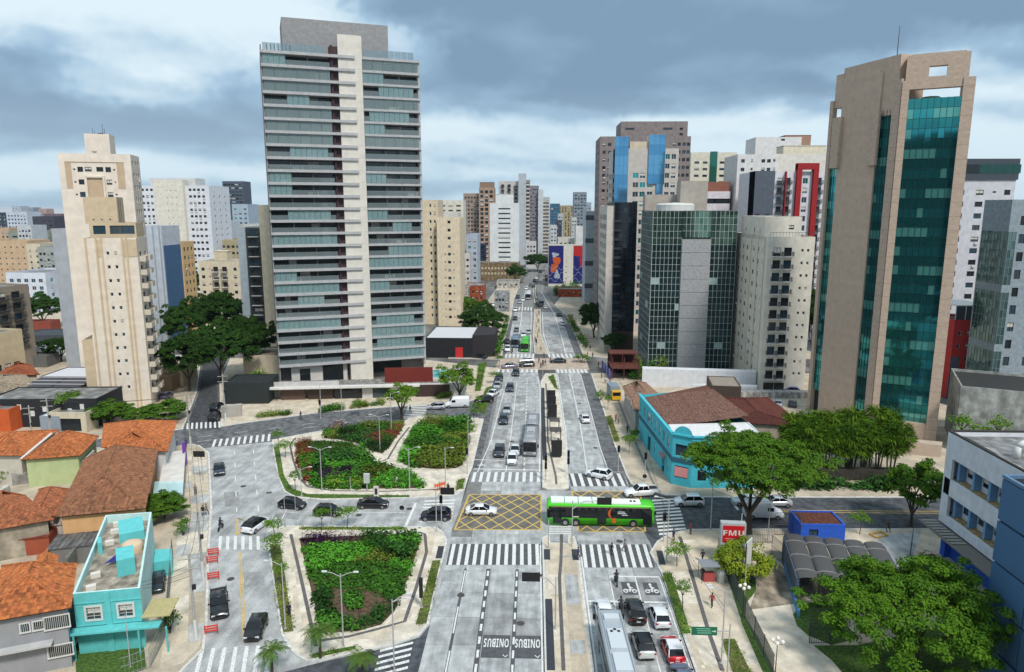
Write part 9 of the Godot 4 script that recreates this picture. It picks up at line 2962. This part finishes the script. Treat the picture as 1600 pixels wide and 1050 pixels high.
		part(o,"bench",box_mesh(Vector3(0.4,0.08,2.2),Vector3(0.5,0.6,0)),M.frame_dark)
	# mesh fence of the campus
	var fl: PackedVector2Array = pp([23.6,-84.2,23.6,-82.1,23.1,-74.1,22.9,-66.8,22.8,-60.6])
	var fe := thing("mesh_fence","dark green mesh fence between the pavement and the campus","fence",Vector3.ZERO)
	for i in fl.size() - 1:
		var a := fl[i]
		var b := fl[i + 1]
		var m := int(maxf(1,a.distance_to(b) / 2.5))
		for k in m:
			var p := a.lerp(b,float(k) / m)
			var q := a.lerp(b,float(k + 1) / m)
			part(fe,"post",box_mesh(Vector3(0.08,2.6,0.08),Vector3(p.x,1.4,p.y)),plain(40,52,50,0.7))
			var g := MB.new()
			for s in 14:
				var v := p.lerp(q,(s + 0.5) / 14.0)
				g.tube(Vector3(v.x,0.25,v.y),Vector3(v.x,2.6,v.y),0.03,0.03,4,false)
			for y in 9: g.tube(Vector3(p.x,0.3 + y * 0.28,p.y),Vector3(q.x,0.3 + y * 0.28,q.y),0.02,0.02,4,false)
			part(fe,"mesh_panel",g.done(),plain(46,62,58,0.7))
	for q in [["barred gate fence beside the vaulted canopy",pp([30.6,-85.1,32.4,-77.4]),2.8],["barred gate fence before the school porch",pp([50.4,-88.9,45.9,-81.2,45,-76.8]),2.6],["barred fence along the totem and the cross street",pp([28.2,-88.2,31.8,-88.3]),2.6],["dark gate frame beside the kiosk",pp([32.8,-90.6,36.2,-90.7,34.8,-87]),3.4],["dark utility cage on the campus lawn",pp([29.3,-68.7,31.4,-68.8,30.4,-66.2,28.3,-66.2,29.3,-68.7]),2.4]]:
		var o := thing("barred_fence",q[0],"fence",Vector3.ZERO)
		var l: PackedVector2Array = q[1]
		for i in l.size() - 1:
			var g := MB.new()
			var m := int(l[i].distance_to(l[i + 1]) / 0.22)
			for k in m + 1:
				var v := l[i].lerp(l[i + 1],float(k) / m)
				g.tube(Vector3(v.x,0.15,v.y),Vector3(v.x,q[2],v.y),0.022,0.022,4,false)
			for y in [0.3,q[2] * 0.5,q[2]]: g.tube(Vector3(l[i].x,y,l[i].y),Vector3(l[i + 1].x,y,l[i + 1].y),0.035,0.035,4)
			part(o,"barred_panel",g.done(),plain(52,58,66,0.6))
	# campus noticeboard,food cart,direction sign,cabinet,yellow hydrant frame
	var nb := thing("notice_board","tall white notice board standing in the campus lawn","sign",gp(25.3,-77.6),0.9)
	part(nb,"board",box_mesh(Vector3(1.6,3.6,0.12),Vector3(0,4.0,0)),M.frame_white)
	for s in [-1,1]: part(nb,"post",box_mesh(Vector3(0.1,5.6,0.1),Vector3(s * 0.85,2.8,0)),M.frame_dark)
	var fc := thing("food_cart","food cart with a grey awning and red counter on the fence pavement","cart",gp(21,-78.5),0.05)
	part(fc,"awning",box_mesh(Vector3(2.2,0.08,1.9),Vector3(0,2.3,0)),plain(128,134,142,0.7))
	part(fc,"counter",box_mesh(Vector3(1.3,1.0,0.9),Vector3(0,0.6,0)),plain(166,74,70,0.6))
	for s in [-1,1]:
		for z in [-0.8,0.8]: part(fc,"post",box_mesh(Vector3(0.05,2.2,0.05),Vector3(s * 1.0,1.2,z)),M.frame_dark)
	part(fc,"cool_box",box_mesh(Vector3(0.7,1.4,0.6),Vector3(1.3,0.8,0.5)),plain(206,208,206,0.6))
	var ds := pole_thing("direction_sign","green direction sign with white lines and an arrow over the kerb","traffic sign",Vector3(18.6,0,-61.0),5.4,0.08)
	part(ds,"arm",box_mesh(Vector3(1.4,0.08,0.08),Vector3(-0.7,4.6,0)),M.pole)
	var pl := part(ds,"green_plate",box_mesh(Vector3(2.4,0.85,0.05),Vector3(-2.4,4.6,0.05)),plain(10,104,76,0.5))
	for k in 3: part(pl,"white_print",box_mesh(Vector3(1.3,0.06,0.01),Vector3(-2.5 + 0.05 * k,4.85 - k * 0.22,0.082)),plain(140,206,180,0.6))
	var ar := MB.new()
	ar.box(Vector3(-1.55,4.6,0.082),Vector3(0.3,0.06,0.01))
	ar.tri(Vector3(-1.45,4.48,0.086),Vector3(-1.28,4.6,0.086),Vector3(-1.45,4.72,0.086))
	part(pl,"arrow",ar.done(),plain(206,236,222,0.6))
	var cb := thing("sign_cabinet","white metal cabinet on the edge of the left bed","cabinet",gp(-26.2,-104.1))
	part(cb,"box",box_mesh(Vector3(0.9,1.5,0.5),Vector3(0,2.2,0)),plain(186,192,190,0.6))
	part(cb,"post",box_mesh(Vector3(0.14,1.5,0.14),Vector3(0,0.75,0)),M.pole)
	cb = thing("sign_cabinet","pale information stele beside the black saloon car","sign",gp(-24.2,-101.6))
	part(cb,"stele",box_mesh(Vector3(0.8,1.9,0.12),Vector3(0,1.0,0)),plain(214,206,196,0.7))
	part(cb,"dark_print",box_mesh(Vector3(0.4,1.0,0.02),Vector3(0,1.1,0.07)),M.frame_dark)
	var yf := thing("yellow_frame","yellow works frame lying by the campus drive","barrier",gp(47,-91),0.4)
	for k in 4: part(yf,"bar",box_mesh(Vector3(2.2 if k < 2 else 0.12,0.14,0.12 if k < 2 else 1.2),Vector3(0 if k < 2 else (k - 2.5) * 2.1,0.3,(k - 0.5) * 1.1 if k < 2 else 0.0)),plain(206,160,50,0.7))
